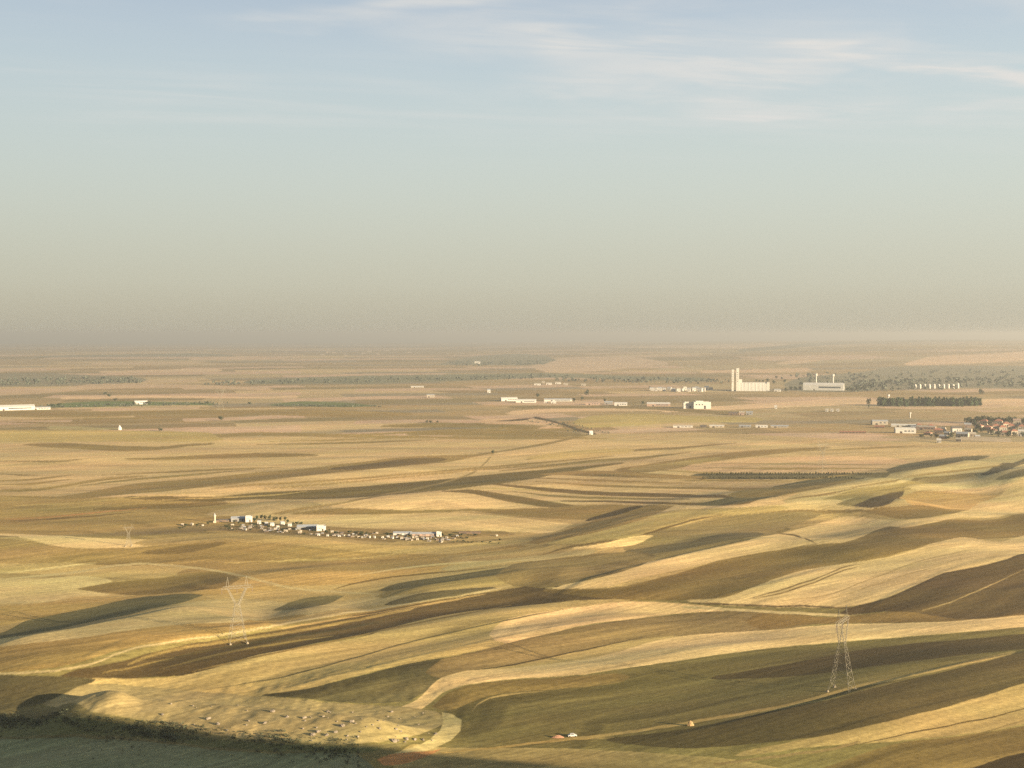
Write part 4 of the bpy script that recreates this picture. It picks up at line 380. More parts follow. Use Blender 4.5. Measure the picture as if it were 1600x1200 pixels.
 ('brown',1,10,[(145.3,544.9),(160.6,553.5),(176.5,562.9),(193.1,573.1),(208.0,581.7),(223.6,591.0),(239.7,600.7),(252.9,609.9),(267.6,620.8),(282.8,632.4),(282.6,631.9),(267.1,619.7),(252.3,608.2),(239.0,598.8),(222.9,589.2),(207.5,580.1),(192.5,571.5),(176.1,561.8),(160.4,552.8),(145.2,544.6)]),
 ('brown',1,7,[(191.0,559.6),(199.9,563.8),(208.9,568.0),(220.4,574.2),(232.9,582.5),(243.9,590.6),(255.3,599.0),(255.2,598.6),(243.6,589.8),(232.4,581.4),(219.8,572.8),(208.5,566.8),(199.6,563.1),(190.9,559.3)]),
 ('plough',0,19,[(113.8,502.6),(117.7,507.7),(123.4,513.8),(126.1,516.1),(138.5,525.9),(151.4,535.9),(166.0,547.8),(173.8,553.5),(177.9,556.0),(184.5,559.4),(198.7,565.1),(213.0,570.7),(222.5,575.2),(232.1,579.7),(243.9,585.8),(251.7,590.3),(261.2,596.7),(275.3,607.5),(290.1,618.9),(238.6,507.6),(226.8,507.0),(215.0,506.3),(203.2,505.6),(191.4,504.8),(181.1,503.5),(170.8,502.2),(160.5,501.0),(148.4,500.1),(136.2,499.2),(124.2,498.4),(119.8,498.4),(115.9,500.0),(113.7,502.1)]),
 ('dark',0,9,[(177.0,506.5),(181.8,511.4),(191.0,519.8),(202.8,529.2),(214.9,538.8),(222.8,544.6),(234.4,551.6),(250.4,560.0),(266.9,568.8),(238.6,507.6),(227.9,507.0),(217.2,506.4),(206.6,505.7),(196.0,504.9),(185.4,504.2),(183.1,504.1),(179.5,504.9),(176.8,506.1)]),
 ('olive',0,28,[(-52.4,527.5),(-49.9,546.2),(-47.2,553.4),(-45.5,555.4),(-43.8,556.3),(-39.1,556.8),(-35.2,557.2),(-29.7,557.6),(-18.8,557.5),(-7.9,557.4),(3.0,557.4),(13.9,557.2),(24.8,556.1),(35.6,554.6),(44.9,552.0),(54.1,549.1),(64.2,544.9),(74.2,541.2),(82.0,538.1),(89.7,535.2),(98.8,531.9),(105.7,528.7),(115.0,523.9),(120.6,520.7),(127.8,515.6),(131.4,512.7),(134.6,507.9),(136.0,503.5),(135.9,503.0),(132.5,499.9),(127.5,497.4),(123.2,496.7),(114.6,496.5),(106.0,496.3),(94.9,496.0),(83.9,495.9),(72.8,496.0),(61.8,496.2),(50.8,496.5),(39.8,496.7),(28.7,496.8),(17.7,496.7),(6.6,496.7),(-4.4,496.7),(-15.5,496.8),(-26.5,496.9),(-31.4,496.6),(-39.0,494.8),(-40.6,495.3),(-42.5,497.1),(-46.2,505.3),(-52.3,527.0)]),
 ('plough',1,10,[(-40.8,546.4),(-31.4,551.2),(-21.7,554.3),(-11.9,557.3),(-1.5,561.6),(9.1,565.9),(18.2,569.0),(27.4,570.7),(38.1,571.3),(48.7,571.2),(48.7,570.5),(38.0,569.8),(27.3,568.3),(18.1,566.1),(6.0,561.4),(-5.9,556.5),(-14.8,553.5),(-23.5,551.5),(-32.2,549.5),(-40.8,545.8)]),
 ('fallow',0,9,[(88.1,526.7),(90.2,528.5),(102.3,532.2),(114.6,536.1),(127.2,540.3),(140.0,544.8),(147.1,548.1),(160.2,556.3),(162.1,556.4),(162.0,556.0),(159.3,553.4),(150.4,547.4),(146.3,545.2),(139.2,541.8),(127.0,537.5),(115.0,533.4),(103.2,529.5),(91.6,525.9),(89.7,525.4),(88.1,526.2)]),
 ('quarry',0,25,[(-251.9,639.7),(-250.0,643.1),(-244.1,653.8),(-241.3,657.1),(-239.0,659.3),(-233.9,663.2),(-230.7,664.8),(-224.1,667.0),(-214.3,668.3),(-199.6,667.6),(-184.2,664.5),(-168.7,660.2),(-156.2,657.0),(-143.5,652.3),(-130.8,646.8),(-114.3,640.7),(-98.4,636.8),(-87.7,635.8),(-77.2,634.7),(-66.5,632.8),(-56.1,629.8),(-48.2,626.3),(-39.7,621.1),(-34.6,613.4),(-28.1,607.7),(-28.1,606.9),(-33.8,598.7),(-37.6,588.4),(-43.9,569.2),(-49.8,559.1),(-53.3,555.5),(-60.7,550.0),(-69.3,546.0),(-78.3,544.5),(-87.4,546.0),(-96.8,548.9),(-109.4,553.3),(-122.2,557.8),(-130.3,561.2),(-138.4,564.5),(-148.8,569.7),(-159.7,575.9),(-170.7,582.0),(-180.1,586.5),(-189.4,590.0),(-202.1,592.7),(-211.3,596.6),(-221.8,603.5),(-240.5,631.9),(-251.7,639.1)]),
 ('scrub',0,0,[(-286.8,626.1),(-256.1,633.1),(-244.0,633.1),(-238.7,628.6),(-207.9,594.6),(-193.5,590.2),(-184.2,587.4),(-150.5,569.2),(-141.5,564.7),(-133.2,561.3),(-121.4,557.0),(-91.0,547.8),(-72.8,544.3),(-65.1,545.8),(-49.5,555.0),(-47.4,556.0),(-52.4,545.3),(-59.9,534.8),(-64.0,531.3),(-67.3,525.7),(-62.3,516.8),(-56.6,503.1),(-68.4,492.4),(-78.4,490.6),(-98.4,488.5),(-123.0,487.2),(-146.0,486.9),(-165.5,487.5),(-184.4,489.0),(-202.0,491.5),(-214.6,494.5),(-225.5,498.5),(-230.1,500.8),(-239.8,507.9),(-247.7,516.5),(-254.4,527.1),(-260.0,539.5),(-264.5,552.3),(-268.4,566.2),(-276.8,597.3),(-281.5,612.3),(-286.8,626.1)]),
 ('scrub',0,0,[(-310.0,677.5),(-271.0,668.4),(-246.4,668.3),(-237.2,669.2),(-231.4,669.2),(-232.6,665.3),(-238.5,659.1),(-243.8,648.4),(-246.6,643.2),(-249.0,639.5),(-251.7,636.7),(-271.0,626.1),(-275.2,624.5),(-279.3,623.6),(-283.2,624.0),(-286.8,626.1),(-293.4,635.5),(-299.0,648.3),(-304.0,662.5),(-310.0,677.5)]),  # shadowed ground left of the mound, its shade painted in as dark soil
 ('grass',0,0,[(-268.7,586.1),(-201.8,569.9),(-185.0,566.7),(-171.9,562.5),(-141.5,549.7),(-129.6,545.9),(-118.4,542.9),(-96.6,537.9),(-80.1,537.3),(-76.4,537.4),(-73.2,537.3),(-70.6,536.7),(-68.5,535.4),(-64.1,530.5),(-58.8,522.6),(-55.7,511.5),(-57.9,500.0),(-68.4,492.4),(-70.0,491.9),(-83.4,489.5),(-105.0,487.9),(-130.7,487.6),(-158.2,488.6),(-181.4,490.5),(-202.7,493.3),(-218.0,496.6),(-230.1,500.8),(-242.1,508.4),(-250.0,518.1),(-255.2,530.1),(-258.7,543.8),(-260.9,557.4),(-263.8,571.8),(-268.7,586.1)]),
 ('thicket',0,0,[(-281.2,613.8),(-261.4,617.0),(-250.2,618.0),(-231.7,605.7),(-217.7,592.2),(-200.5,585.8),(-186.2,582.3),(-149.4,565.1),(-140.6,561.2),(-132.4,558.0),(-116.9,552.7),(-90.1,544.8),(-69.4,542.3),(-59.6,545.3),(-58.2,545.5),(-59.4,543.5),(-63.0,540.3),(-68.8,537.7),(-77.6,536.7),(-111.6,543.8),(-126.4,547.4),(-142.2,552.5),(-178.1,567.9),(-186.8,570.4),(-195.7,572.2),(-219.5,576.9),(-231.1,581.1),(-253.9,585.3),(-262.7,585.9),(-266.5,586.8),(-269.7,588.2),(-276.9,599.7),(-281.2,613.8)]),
 ('quarry',0,0,[(-36.4,620.9),(-30.9,616.8),(-25.4,604.2),(-25.2,584.5),(-29.1,568.2),(-32.8,560.5),(-37.7,552.9),(-41.0,548.6),(-48.6,540.3),(-51.6,537.6),(-56.5,534.7),(-58.3,535.3),(-55.7,538.7),(-46.9,550.0),(-42.3,557.7),(-38.6,565.5),(-34.9,584.5),(-34.4,603.6),(-36.4,620.9)]),
 ('red',0,0,[(-60.3,533.4),(-54.8,540.4),(-50.8,542.9),(-38.2,550.3),(-32.6,555.3),(-35.7,549.2),(-40.4,541.3),(-44.3,535.7),(-48.2,531.4),(-52.5,528.6),(-56.3,527.8),(-60.3,533.4)]),
 ('pinkstubble',0,13,[(-13.6,2016.1),(0.0,2073.6),(18.0,2112.7),(59.7,2189.1),(103.8,2254.8),(143.2,2303.7),(169.4,2315.0),(217.4,2286.6),(257.9,2269.1),(298.8,2259.2),(337.4,2236.2),(351.4,2219.0),(354.9,2197.3),(353.3,2187.4),(343.5,2169.2),(314.2,2150.9),(285.1,2130.5),(241.5,2109.7),(198.9,2091.3),(157.0,2072.1),(115.6,2051.1),(78.8,2027.2),(42.8,2008.9),(7.5,1992.7),(0.0,1990.3),(-13.6,2010.3)]),
 ('plough',1,12,[(20.6,1949.5),(51.9,1967.1),(83.9,1985.0),(116.1,2015.7),(149.3,2047.2),(175.0,2071.9),(213.3,2089.9),(252.3,2108.9),(292.1,2128.0),(330.1,2156.5),(369.2,2185.8),(408.8,2213.0),(407.2,2204.0),(365.3,2160.1),(325.8,2122.6),(287.0,2090.9),(248.6,2077.2),(210.1,2058.4),(172.3,2039.5),(126.6,1998.0),(82.9,1962.1),(60.3,1951.7),(20.5,1942.7)]),
 ('plough',1,10,[(-18.9,1787.7),(14.4,1818.1),(49.0,1854.4),(85.3,1898.9),(122.5,1932.0),(143.5,1942.4),(175.3,1953.2),(207.6,1965.4),(255.0,2012.1),(303.3,2051.8),(302.1,2043.4),(269.5,2004.1),(237.1,1958.7),(203.4,1925.4),(181.4,1915.8),(156.1,1911.1),(130.7,1903.6),(93.4,1861.8),(57.9,1828.1),(19.1,1805.3),(-18.8,1779.4)]),
 ('straw',0,8,[(21.2,1968.2),(31.5,1989.6),(38.7,1996.6),(83.5,2040.6),(120.5,2075.0),(158.9,2096.0),(200.5,2109.6),(211.8,2080.5),(211.2,2074.5),(192.7,2027.1),(150.6,1986.5),(103.4,1957.8),(68.0,1947.7),(30.8,1944.4),(21.2,1964.0)]),
 ('plough',0,13,[(151.3,1785.0),(162.5,1809.4),(204.5,1843.5),(250.8,1899.8),(273.9,1925.8),(317.4,1975.4),(362.4,2022.4),(398.4,2047.6),(436.2,2068.6),(475.6,2093.6),(512.6,2110.1),(550.3,2127.5),(555.3,2120.8),(553.9,2115.5),(543.0,2099.0),(506.9,2066.8),(453.4,2014.0),(402.8,1965.2),(356.2,1927.0),(312.2,1878.0),(269.1,1822.5),(234.9,1780.9),(202.7,1746.0),(193.2,1741.2),(173.4,1744.7),(157.7,1755.5),(150.8,1780.1)]),
 ('olive',0,7,[(170.2,1786.1),(182.1,1814.5),(208.4,1835.5),(235.5,1857.5),(281.8,1905.7),(329.3,1948.7),(336.5,1933.1),(335.4,1926.9),(319.6,1891.1),(309.9,1880.0),(270.1,1826.3),(235.8,1780.8),(214.6,1766.3),(183.8,1760.6),(176.8,1760.9),(169.7,1780.8)]),
 ('plough',1,10,[(201.9,1777.9),(236.4,1761.6),(270.7,1748.7),(304.7,1736.9),(337.3,1720.1),(368.8,1701.9),(407.5,1694.8),(445.7,1687.3),(476.7,1686.4),(505.3,1677.8),(504.0,1673.6),(482.7,1672.9),(459.5,1665.3),(438.7,1660.5),(409.4,1664.5),(380.3,1670.0),(347.1,1682.4),(314.3,1699.9),(280.6,1716.5),(254.4,1732.2),(227.9,1749.9),(201.2,1771.3)]),
 ('pinkstubble',0,13,[(250.1,1793.7),(272.9,1845.4),(313.9,1886.5),(354.6,1918.2),(386.7,1935.0),(431.8,1949.5),(477.4,1963.0),(524.0,1978.3),(568.1,1988.8),(609.4,1976.8),(624.0,1969.4),(629.7,1941.3),(623.6,1897.1),(619.5,1884.7),(589.2,1816.3),(561.5,1771.7),(550.7,1759.1),(502.2,1721.8),(479.1,1710.9),(461.1,1707.5),(421.2,1707.6),(381.6,1708.7),(342.6,1713.5),(307.5,1722.3),(279.4,1736.2),(258.7,1748.6),(249.3,1787.7)]),
 ('fallow',1,9,[(285.2,1862.1),(325.2,1865.7),(364.8,1866.9),(405.5,1872.7),(445.4,1874.0),(483.1,1866.5),(518.3,1851.3),(553.6,1838.9),(587.8,1824.4),(583.9,1812.2),(549.2,1824.0),(511.7,1828.0),(473.8,1830.7),(438.1,1843.3),(400.0,1847.1),(362.0,1852.2),(323.6,1856.3),(284.5,1857.2)]),
 ('plough',1,7,[(218.8,1655.9),(247.8,1654.8),(276.5,1652.1),(303.8,1642.6),(327.4,1630.6),(350.3,1616.9),(373.8,1607.4),(372.4,1601.4),(347.6,1604.0),(323.3,1609.6),(299.1,1617.1),(273.4,1633.8),(246.3,1645.2),(218.1,1650.8)]),
 ('scrub',0,11,[(248.0,1693.2),(263.3,1718.6),(269.7,1720.0),(305.2,1711.3),(340.9,1705.2),(375.7,1696.3),(411.7,1693.8),(447.5,1693.9),(482.8,1692.1),(511.7,1684.2),(515.8,1669.8),(515.0,1667.2),(503.5,1657.1),(484.2,1648.2),(437.2,1609.1),(415.3,1613.5),(392.6,1614.9),(363.2,1620.3),(334.8,1631.1),(301.6,1646.3),(267.1,1657.7),(254.6,1661.5),(247.4,1689.2)]),
 ('plough',0,11,[(40.5,1741.3),(71.0,1768.5),(93.0,1781.7),(121.5,1783.4),(148.8,1767.1),(175.3,1748.1),(204.8,1723.7),(234.1,1703.9),(261.9,1690.3),(267.3,1685.9),(271.6,1669.0),(271.1,1665.4),(262.5,1655.6),(256.6,1656.3),(220.0,1666.8),(183.2,1680.2),(145.7,1693.6),(107.8,1709.3),(74.4,1724.3),(40.4,1736.8)]),
 ('plough',1,12,[(30.0,1622.2),(57.0,1617.8),(84.1,1616.6),(111.0,1614.2),(144.5,1611.6),(176.8,1598.4),(208.2,1591.9),(238.6,1580.9),(268.5,1569.1),(296.9,1551.9),(325.4,1535.4),(343.2,1475.5),(340.5,1463.9),(309.6,1458.9),(286.8,1461.9),(269.0,1539.0),(238.9,1557.6),(207.1,1568.7),(174.4,1576.4),(150.5,1586.9),(125.9,1592.9),(101.4,1598.5),(65.8,1606.3),(29.9,1617.0)]),
 ('brown',0,16,[(-30.3,1594.1),(-19.5,1592.6),(12.2,1582.0),(43.5,1573.7),(74.3,1561.7),(98.0,1551.8),(121.1,1538.3),(147.8,1531.2),(174.0,1521.8),(199.2,1507.1),(221.9,1498.6),(236.9,1445.6),(253.8,1411.6),(277.4,1399.0),(302.5,1395.2),(304.2,1383.0),(303.7,1380.5),(298.0,1374.3),(293.0,1373.0),(268.4,1382.1),(242.8,1387.7),(216.2,1408.5),(193.6,1467.1),(162.8,1473.7),(140.2,1481.9),(117.4,1490.9),(98.5,1500.9),(79.6,1515.2),(48.3,1538.8),(27.6,1550.6),(6.6,1563.8),(-25.1,1584.5),(-30.3,1590.9)]),
 ('brown',0,13,[(56.3,1439.5),(61.1,1443.4),(87.3,1444.2),(113.4,1443.4),(138.5,1432.7),(161.2,1404.9),(183.2,1379.3),(201.1,1370.7),(218.6,1361.2),(236.6,1355.5),(246.5,1360.6),(271.9,1389.5),(279.6,1364.0),(278.9,1360.9),(259.6,1326.4),(246.9,1321.4),(231.1,1324.0),(213.6,1341.8),(194.7,1354.2),(170.2,1371.6),(145.8,1397.6),(120.2,1420.8),(90.6,1427.3),(60.6,1432.6),(56.2,1436.4)]),
 ('scrub',0,15,[(206.5,1353.1),(212.3,1360.8),(234.6,1375.5),(259.2,1400.6),(289.3,1439.5),(336.0,1549.5),(361.7,1575.7),(388.2,1601.9),(423.7,1637.0),(447.1,1658.0),(473.0,1672.7),(496.9,1679.2),(529.7,1685.0),(531.8,1677.5),(536.3,1675.2),(535.5,1672.6),(527.7,1664.7),(520.2,1654.5),(459.1,1511.8),(443.7,1499.4),(419.8,1484.5),(399.0,1479.4),(376.6,1454.9),(333.2,1411.1),(292.6,1371.0),(253.4,1329.1),(245.4,1325.8),(228.8,1326.6),(209.5,1342.7),(206.2,1350.7)]),  # gully shade painted in with the dark tone
 ('plough',0,9,[(249.9,1414.9),(268.1,1449.1),(310.5,1525.8),(342.0,1540.6),(370.4,1557.3),(399.3,1574.0),(420.5,1583.6),(429.8,1534.4),(433.4,1510.8),(432.3,1507.2),(412.6,1473.0),(388.5,1455.3),(364.5,1436.5),(326.3,1399.3),(307.4,1384.2),(283.6,1383.0),(255.9,1382.4),(249.1,1410.4)]),
 ('scrub',0,10,[(522.4,1697.7),(550.6,1760.8),(575.7,1804.2),(609.7,1861.9),(664.5,1937.7),(713.3,1978.1),(742.5,1994.6),(772.5,2001.8),(782.0,2001.4),(785.6,1994.4),(783.4,1988.7),(769.8,1970.0),(666.3,1789.4),(617.7,1740.3),(570.7,1690.7),(547.1,1670.4),(534.9,1675.9),(525.8,1681.2),(521.2,1693.9)]),
 ('pale',0,17,[(302.2,1347.6),(315.9,1377.6),(334.8,1407.2),(342.3,1415.9),(368.5,1444.4),(397.2,1479.3),(441.1,1519.7),(520.0,1667.0),(559.8,1682.9),(614.1,1738.0),(654.5,1771.6),(750.4,1946.6),(798.4,1988.2),(838.0,2019.9),(881.0,2057.7),(932.6,2089.4),(988.9,2128.6),(761.3,1637.3),(701.0,1569.0),(659.3,1538.3),(629.3,1525.9),(604.2,1524.7),(576.5,1516.8),(542.0,1487.8),(516.8,1470.8),(493.8,1458.8),(474.4,1447.3),(455.0,1433.1),(419.4,1379.4),(394.4,1357.2),(367.7,1339.3),(343.3,1335.7),(316.3,1328.9),(305.8,1333.5),(301.6,1345.2)]),
 ('olive',0,12,[(341.4,1352.6),(359.1,1386.1),(390.2,1424.4),(413.0,1446.8),(422.7,1454.2),(460.1,1475.4),(486.1,1496.4),(543.9,1609.9),(576.4,1625.5),(600.8,1634.7),(625.1,1643.2),(623.9,1618.5),(622.7,1615.2),(610.1,1603.5),(577.7,1595.7),(519.5,1512.2),(471.8,1465.7),(442.2,1443.7),(394.2,1394.4),(349.6,1349.1),(340.8,1350.3)]),
 ('scrub',0,5,[(623.1,1614.5),(682.4,1724.5),(704.0,1753.7),(831.3,1967.8),(846.9,1973.1),(844.6,1967.7),(750.2,1775.6),(714.7,1723.6),(660.8,1618.6),(643.6,1602.9),(633.4,1600.4),(626.1,1601.2),(621.9,1611.5)]),
 ('scrub',0,6,[(620.2,1559.7),(634.8,1576.7),(649.2,1588.7),(672.3,1610.9),(712.9,1669.5),(820.5,1849.3),(705.7,1590.0),(673.6,1564.2),(647.8,1551.9),(624.3,1550.3),(619.1,1556.9)]),
 ('stubble',0,8,[(294.6,1324.7),(304.4,1338.4),(338.5,1363.0),(364.4,1378.0),(372.0,1372.4),(377.0,1344.9),(396.7,1315.7),(400.2,1308.8),(399.7,1307.2),(393.1,1303.6),(388.0,1305.0),(369.9,1319.4),(360.4,1329.3),(352.5,1333.0),(326.8,1328.8),(299.7,1317.7),(294.1,1322.6)]),
 ('olive',0,8,[(352.7,1332.4),(363.6,1347.9),(399.8,1400.0),(423.0,1428.8),(445.0,1450.8),(464.8,1465.4),(476.4,1470.2),(487.0,1472.6),(486.4,1470.8),(448.0,1412.1),(410.8,1338.9),(396.7,1315.7),(388.5,1311.5),(376.2,1317.1),(362.9,1323.0),(352.2,1330.5)]),
 ('dark',0,6,[(369.1,1320.6),(379.2,1332.5),(394.9,1356.3),(435.0,1422.4),(449.1,1439.8),(478.0,1459.4),(477.5,1457.7),(415.6,1331.7),(402.7,1316.1),(391.0,1308.3),(381.0,1308.4),(374.3,1315.1),(368.7,1319.0)]),
 ('pale',0,7,[(398.8,1302.1),(406.2,1312.6),(435.9,1369.3),(473.9,1457.7),(488.9,1468.0),(491.6,1452.9),(505.4,1435.8),(504.6,1433.8),(457.7,1352.2),(442.2,1327.0),(427.8,1314.9),(417.3,1310.5),(403.3,1303.4),(398.3,1300.5)]),
 ('ochre',0,8,[(455.1,1420.1),(471.3,1440.5),(486.7,1456.7),(499.5,1464.6),(520.4,1471.3),(556.6,1477.5),(588.3,1471.7),(596.5,1480.7),(595.3,1477.5),(584.8,1462.9),(556.6,1412.7),(543.8,1397.0),(509.9,1354.3),(488.8,1319.8),(478.0,1310.6),(465.2,1314.5),(450.4,1319.8),(443.8,1327.6),(440.5,1345.9),(454.2,1417.4)]),
 ('brown',0,15,[(245.5,1280.3),(260.7,1296.7),(266.2,1298.5),(293.6,1304.0),(322.4,1313.9),(349.9,1317.6),(374.6,1310.9),(387.0,1306.1),(414.5,1316.7),(445.8,1337.4),(453.8,1340.5),(461.1,1340.6),(480.4,1335.5),(510.1,1358.1),(512.8,1353.8),(509.6,1345.4),(498.2,1326.4),(464.9,1292.3),(432.7,1257.7),(424.2,1252.6),(410.4,1249.7),(399.0,1256.6),(395.3,1264.7),(382.5,1290.6),(377.1,1296.0),(371.4,1299.5),(345.0,1304.3),(322.5,1296.8),(299.4,1286.2),(277.2,1277.8),(255.6,1271.4),(245.2,1278.9)]),
 ('stubble',0,12,[(478.4,1302.8),(488.8,1319.8),(547.0,1416.8),(573.0,1446.1),(589.7,1467.4),(606.9,1494.0),(636.6,1530.6),(657.5,1555.5),(669.3,1567.6),(702.8,1608.5),(827.9,1836.2),(893.7,1922.9),(668.7,1436.9),(630.0,1403.6),(594.6,1375.5),(575.0,1358.6),(559.8,1344.5),(532.8,1325.0),(508.7,1299.9),(497.9,1289.1),(492.6,1294.7),(482.8,1303.7),(476.9,1298.9)]),
 ('stubble',0,10,[(233.8,1292.0),(240.8,1300.5),(268.4,1314.6),(286.4,1324.2),(310.6,1335.6),(341.7,1342.8),(361.9,1337.1),(375.1,1323.4),(387.7,1309.0),(390.8,1305.2),(390.4,1303.9),(386.0,1302.9),(367.9,1312.3),(348.4,1317.1),(322.9,1313.1),(296.2,1303.2),(266.8,1293.8),(238.2,1286.6),(233.5,1290.5)]),
 ('plough',0,11,[(14.4,1136.9),(24.8,1171.4),(51.3,1211.8),(69.2,1245.2),(88.6,1288.2),(122.2,1350.6),(138.7,1370.0),(145.5,1375.7),(155.2,1379.0),(162.3,1372.5),(181.5,1357.3),(181.2,1354.8),(168.4,1326.4),(141.9,1260.3),(124.2,1226.6),(93.2,1178.8),(72.3,1151.2),(49.9,1131.1),(28.6,1125.1),(23.8,1123.9),(14.4,1134.3)]),
 ('dark',0,8,[(77.2,1284.9),(82.6,1300.7),(89.0,1314.1),(114.7,1355.3),(126.1,1369.7),(134.7,1376.8),(146.0,1380.2),(150.2,1378.7),(149.9,1376.1),(144.4,1364.6),(123.0,1335.3),(111.3,1314.9),(81.3,1281.0),(77.1,1282.3)]),
 ('straw',0,16,[(31.9,1124.5),(35.9,1129.1),(56.7,1135.3),(79.0,1158.8),(93.3,1174.9),(115.5,1212.5),(139.2,1253.0),(163.2,1294.5),(173.0,1317.5),(181.5,1319.7),(194.4,1322.7),(214.5,1312.8),(234.8,1305.8),(263.4,1310.6),(293.7,1322.1),(301.3,1316.0),(300.9,1314.2),(288.4,1298.1),(262.1,1286.1),(236.4,1274.9),(213.1,1261.1),(188.6,1238.5),(157.2,1196.4),(135.6,1163.1),(121.2,1142.1),(100.4,1117.6),(88.0,1108.2),(75.3,1104.6),(58.6,1107.2),(35.5,1116.6),(31.9,1122.7)]),
 ('olive',0,15,[(100.5,1090.3),(109.0,1113.8),(121.0,1142.6),(127.0,1152.7),(134.0,1163.9),(165.6,1203.1),(198.3,1248.9),(214.0,1263.7),(236.3,1275.9),(254.8,1282.3),(273.4,1288.6),(295.4,1293.8),(318.6,1303.2),(324.5,1305.0),(335.6,1305.1),(335.2,1303.7),(309.3,1264.8),(299.7,1250.9),(287.6,1234.8),(262.5,1204.0),(229.8,1142.0),(214.0,1122.7),(188.4,1112.0),(167.9,1095.7),(147.8,1078.9),(128.2,1062.3),(116.2,1054.7),(111.8,1054.9),(105.0,1072.6),(100.4,1089.0)]),
 ('brown',1,13,[(21.7,1075.7),(40.1,1096.8),(46.6,1100.5),(58.2,1104.3),(76.3,1108.0),(100.7,1118.9),(107.3,1125.7),(121.1,1143.9),(143.8,1180.9),(167.8,1219.6),(184.3,1243.9),(200.0,1260.0),(222.6,1275.2),(222.3,1273.4),(202.9,1256.9),(183.1,1235.7),(150.4,1183.5),(120.3,1135.8),(106.6,1118.2),(100.1,1112.3),(75.9,1102.3),(57.8,1098.1),(39.9,1091.6),(21.6,1073.1)]),
 ('stubble',0,7,[(54.5,1095.0),(58.1,1097.2),(72.8,1099.2),(87.7,1104.5),(114.2,1134.8),(124.2,1143.9),(134.2,1147.2),(134.1,1145.7),(121.5,1118.9),(110.9,1102.4),(99.9,1095.3),(80.8,1089.9),(57.8,1091.1),(54.5,1093.7)]),
 ('scrub',0,12,[(94.8,1070.7),(103.4,1083.9),(119.0,1095.7),(135.1,1109.1),(151.0,1117.9),(166.6,1123.8),(197.5,1166.9),(205.9,1178.3),(222.7,1188.9),(238.2,1193.8),(243.6,1195.1),(248.2,1188.2),(247.5,1184.8),(233.1,1143.4),(211.9,1119.2),(193.8,1109.2),(177.0,1095.8),(160.6,1082.6),(135.6,1066.3),(116.9,1060.0),(101.0,1059.4),(94.7,1068.9)]),  # dark band paints the shade behind the ridge crest
 ('olive',0,12,[(-13.4,970.8),(-8.0,1001.2),(0.0,1033.8),(9.5,1044.9),(28.8,1056.4),(48.4,1065.7),(68.0,1070.1),(86.1,1073.9),(104.6,1078.0),(114.2,1077.7),(121.7,1065.1),(125.5,1047.9),(125.2,1045.8),(117.2,1025.3),(105.9,999.1),(89.5,975.3),(70.6,948.0),(59.7,939.6),(44.4,936.8),(34.5,935.2),(24.3,935.8),(13.5,937.3),(3.9,939.2),(0.0,940.7),(-7.6,952.6),(-13.4,969.4)]),
 ('pale',0,10,[(-60.9,1018.5),(-54.7,1032.3),(-42.2,1040.2),(-29.4,1048.1),(-5.5,1061.4),(14.2,1072.7),(34.4,1081.8),(51.8,1085.5),(69.2,1087.9),(76.2,1083.0),(76.1,1081.7),(68.2,1072.2),(64.1,1071.4),(40.7,1067.2),(17.4,1056.0),(-5.5,1044.6),(-16.8,1037.9),(-35.4,1024.1),(-53.5,1010.1),(-60.8,1016.8)]),
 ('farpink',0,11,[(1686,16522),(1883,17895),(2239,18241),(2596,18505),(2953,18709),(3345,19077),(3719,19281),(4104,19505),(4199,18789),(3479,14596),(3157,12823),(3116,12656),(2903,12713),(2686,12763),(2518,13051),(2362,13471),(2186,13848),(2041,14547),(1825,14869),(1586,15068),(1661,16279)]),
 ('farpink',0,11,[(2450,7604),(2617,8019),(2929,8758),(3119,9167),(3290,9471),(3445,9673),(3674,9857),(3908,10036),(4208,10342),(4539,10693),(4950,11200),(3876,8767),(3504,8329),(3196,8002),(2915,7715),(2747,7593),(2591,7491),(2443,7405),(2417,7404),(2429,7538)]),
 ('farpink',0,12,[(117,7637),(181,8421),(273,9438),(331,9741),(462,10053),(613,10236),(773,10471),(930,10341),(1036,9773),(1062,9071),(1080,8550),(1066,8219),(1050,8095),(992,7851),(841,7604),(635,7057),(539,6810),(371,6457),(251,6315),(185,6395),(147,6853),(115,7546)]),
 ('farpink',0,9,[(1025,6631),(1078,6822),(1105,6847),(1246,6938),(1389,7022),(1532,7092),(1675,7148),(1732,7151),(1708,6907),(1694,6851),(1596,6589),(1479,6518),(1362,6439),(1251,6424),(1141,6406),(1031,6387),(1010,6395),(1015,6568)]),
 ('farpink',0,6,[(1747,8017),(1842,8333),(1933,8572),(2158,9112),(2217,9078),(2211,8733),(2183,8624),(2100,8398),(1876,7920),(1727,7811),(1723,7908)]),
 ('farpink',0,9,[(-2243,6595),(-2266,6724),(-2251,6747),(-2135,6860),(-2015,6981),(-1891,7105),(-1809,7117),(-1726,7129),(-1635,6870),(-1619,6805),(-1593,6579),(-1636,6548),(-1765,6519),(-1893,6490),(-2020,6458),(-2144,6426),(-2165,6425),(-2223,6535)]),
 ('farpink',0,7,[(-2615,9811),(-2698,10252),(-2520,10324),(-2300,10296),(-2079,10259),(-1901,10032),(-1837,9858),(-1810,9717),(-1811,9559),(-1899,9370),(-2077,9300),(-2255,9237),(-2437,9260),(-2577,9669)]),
 ('fargreen',0,9,[(-496,8126),(-422,9669),(-336,10656),(-240,11275),(-60,11963),(141,11877),(290,11013),(321,9849),(343,9302),(339,9188),(288,8837),(214,8138),(94,7962),(-40,7907),(-146,7973),(-254,8035),(-372,8038),(-491,8038)]),
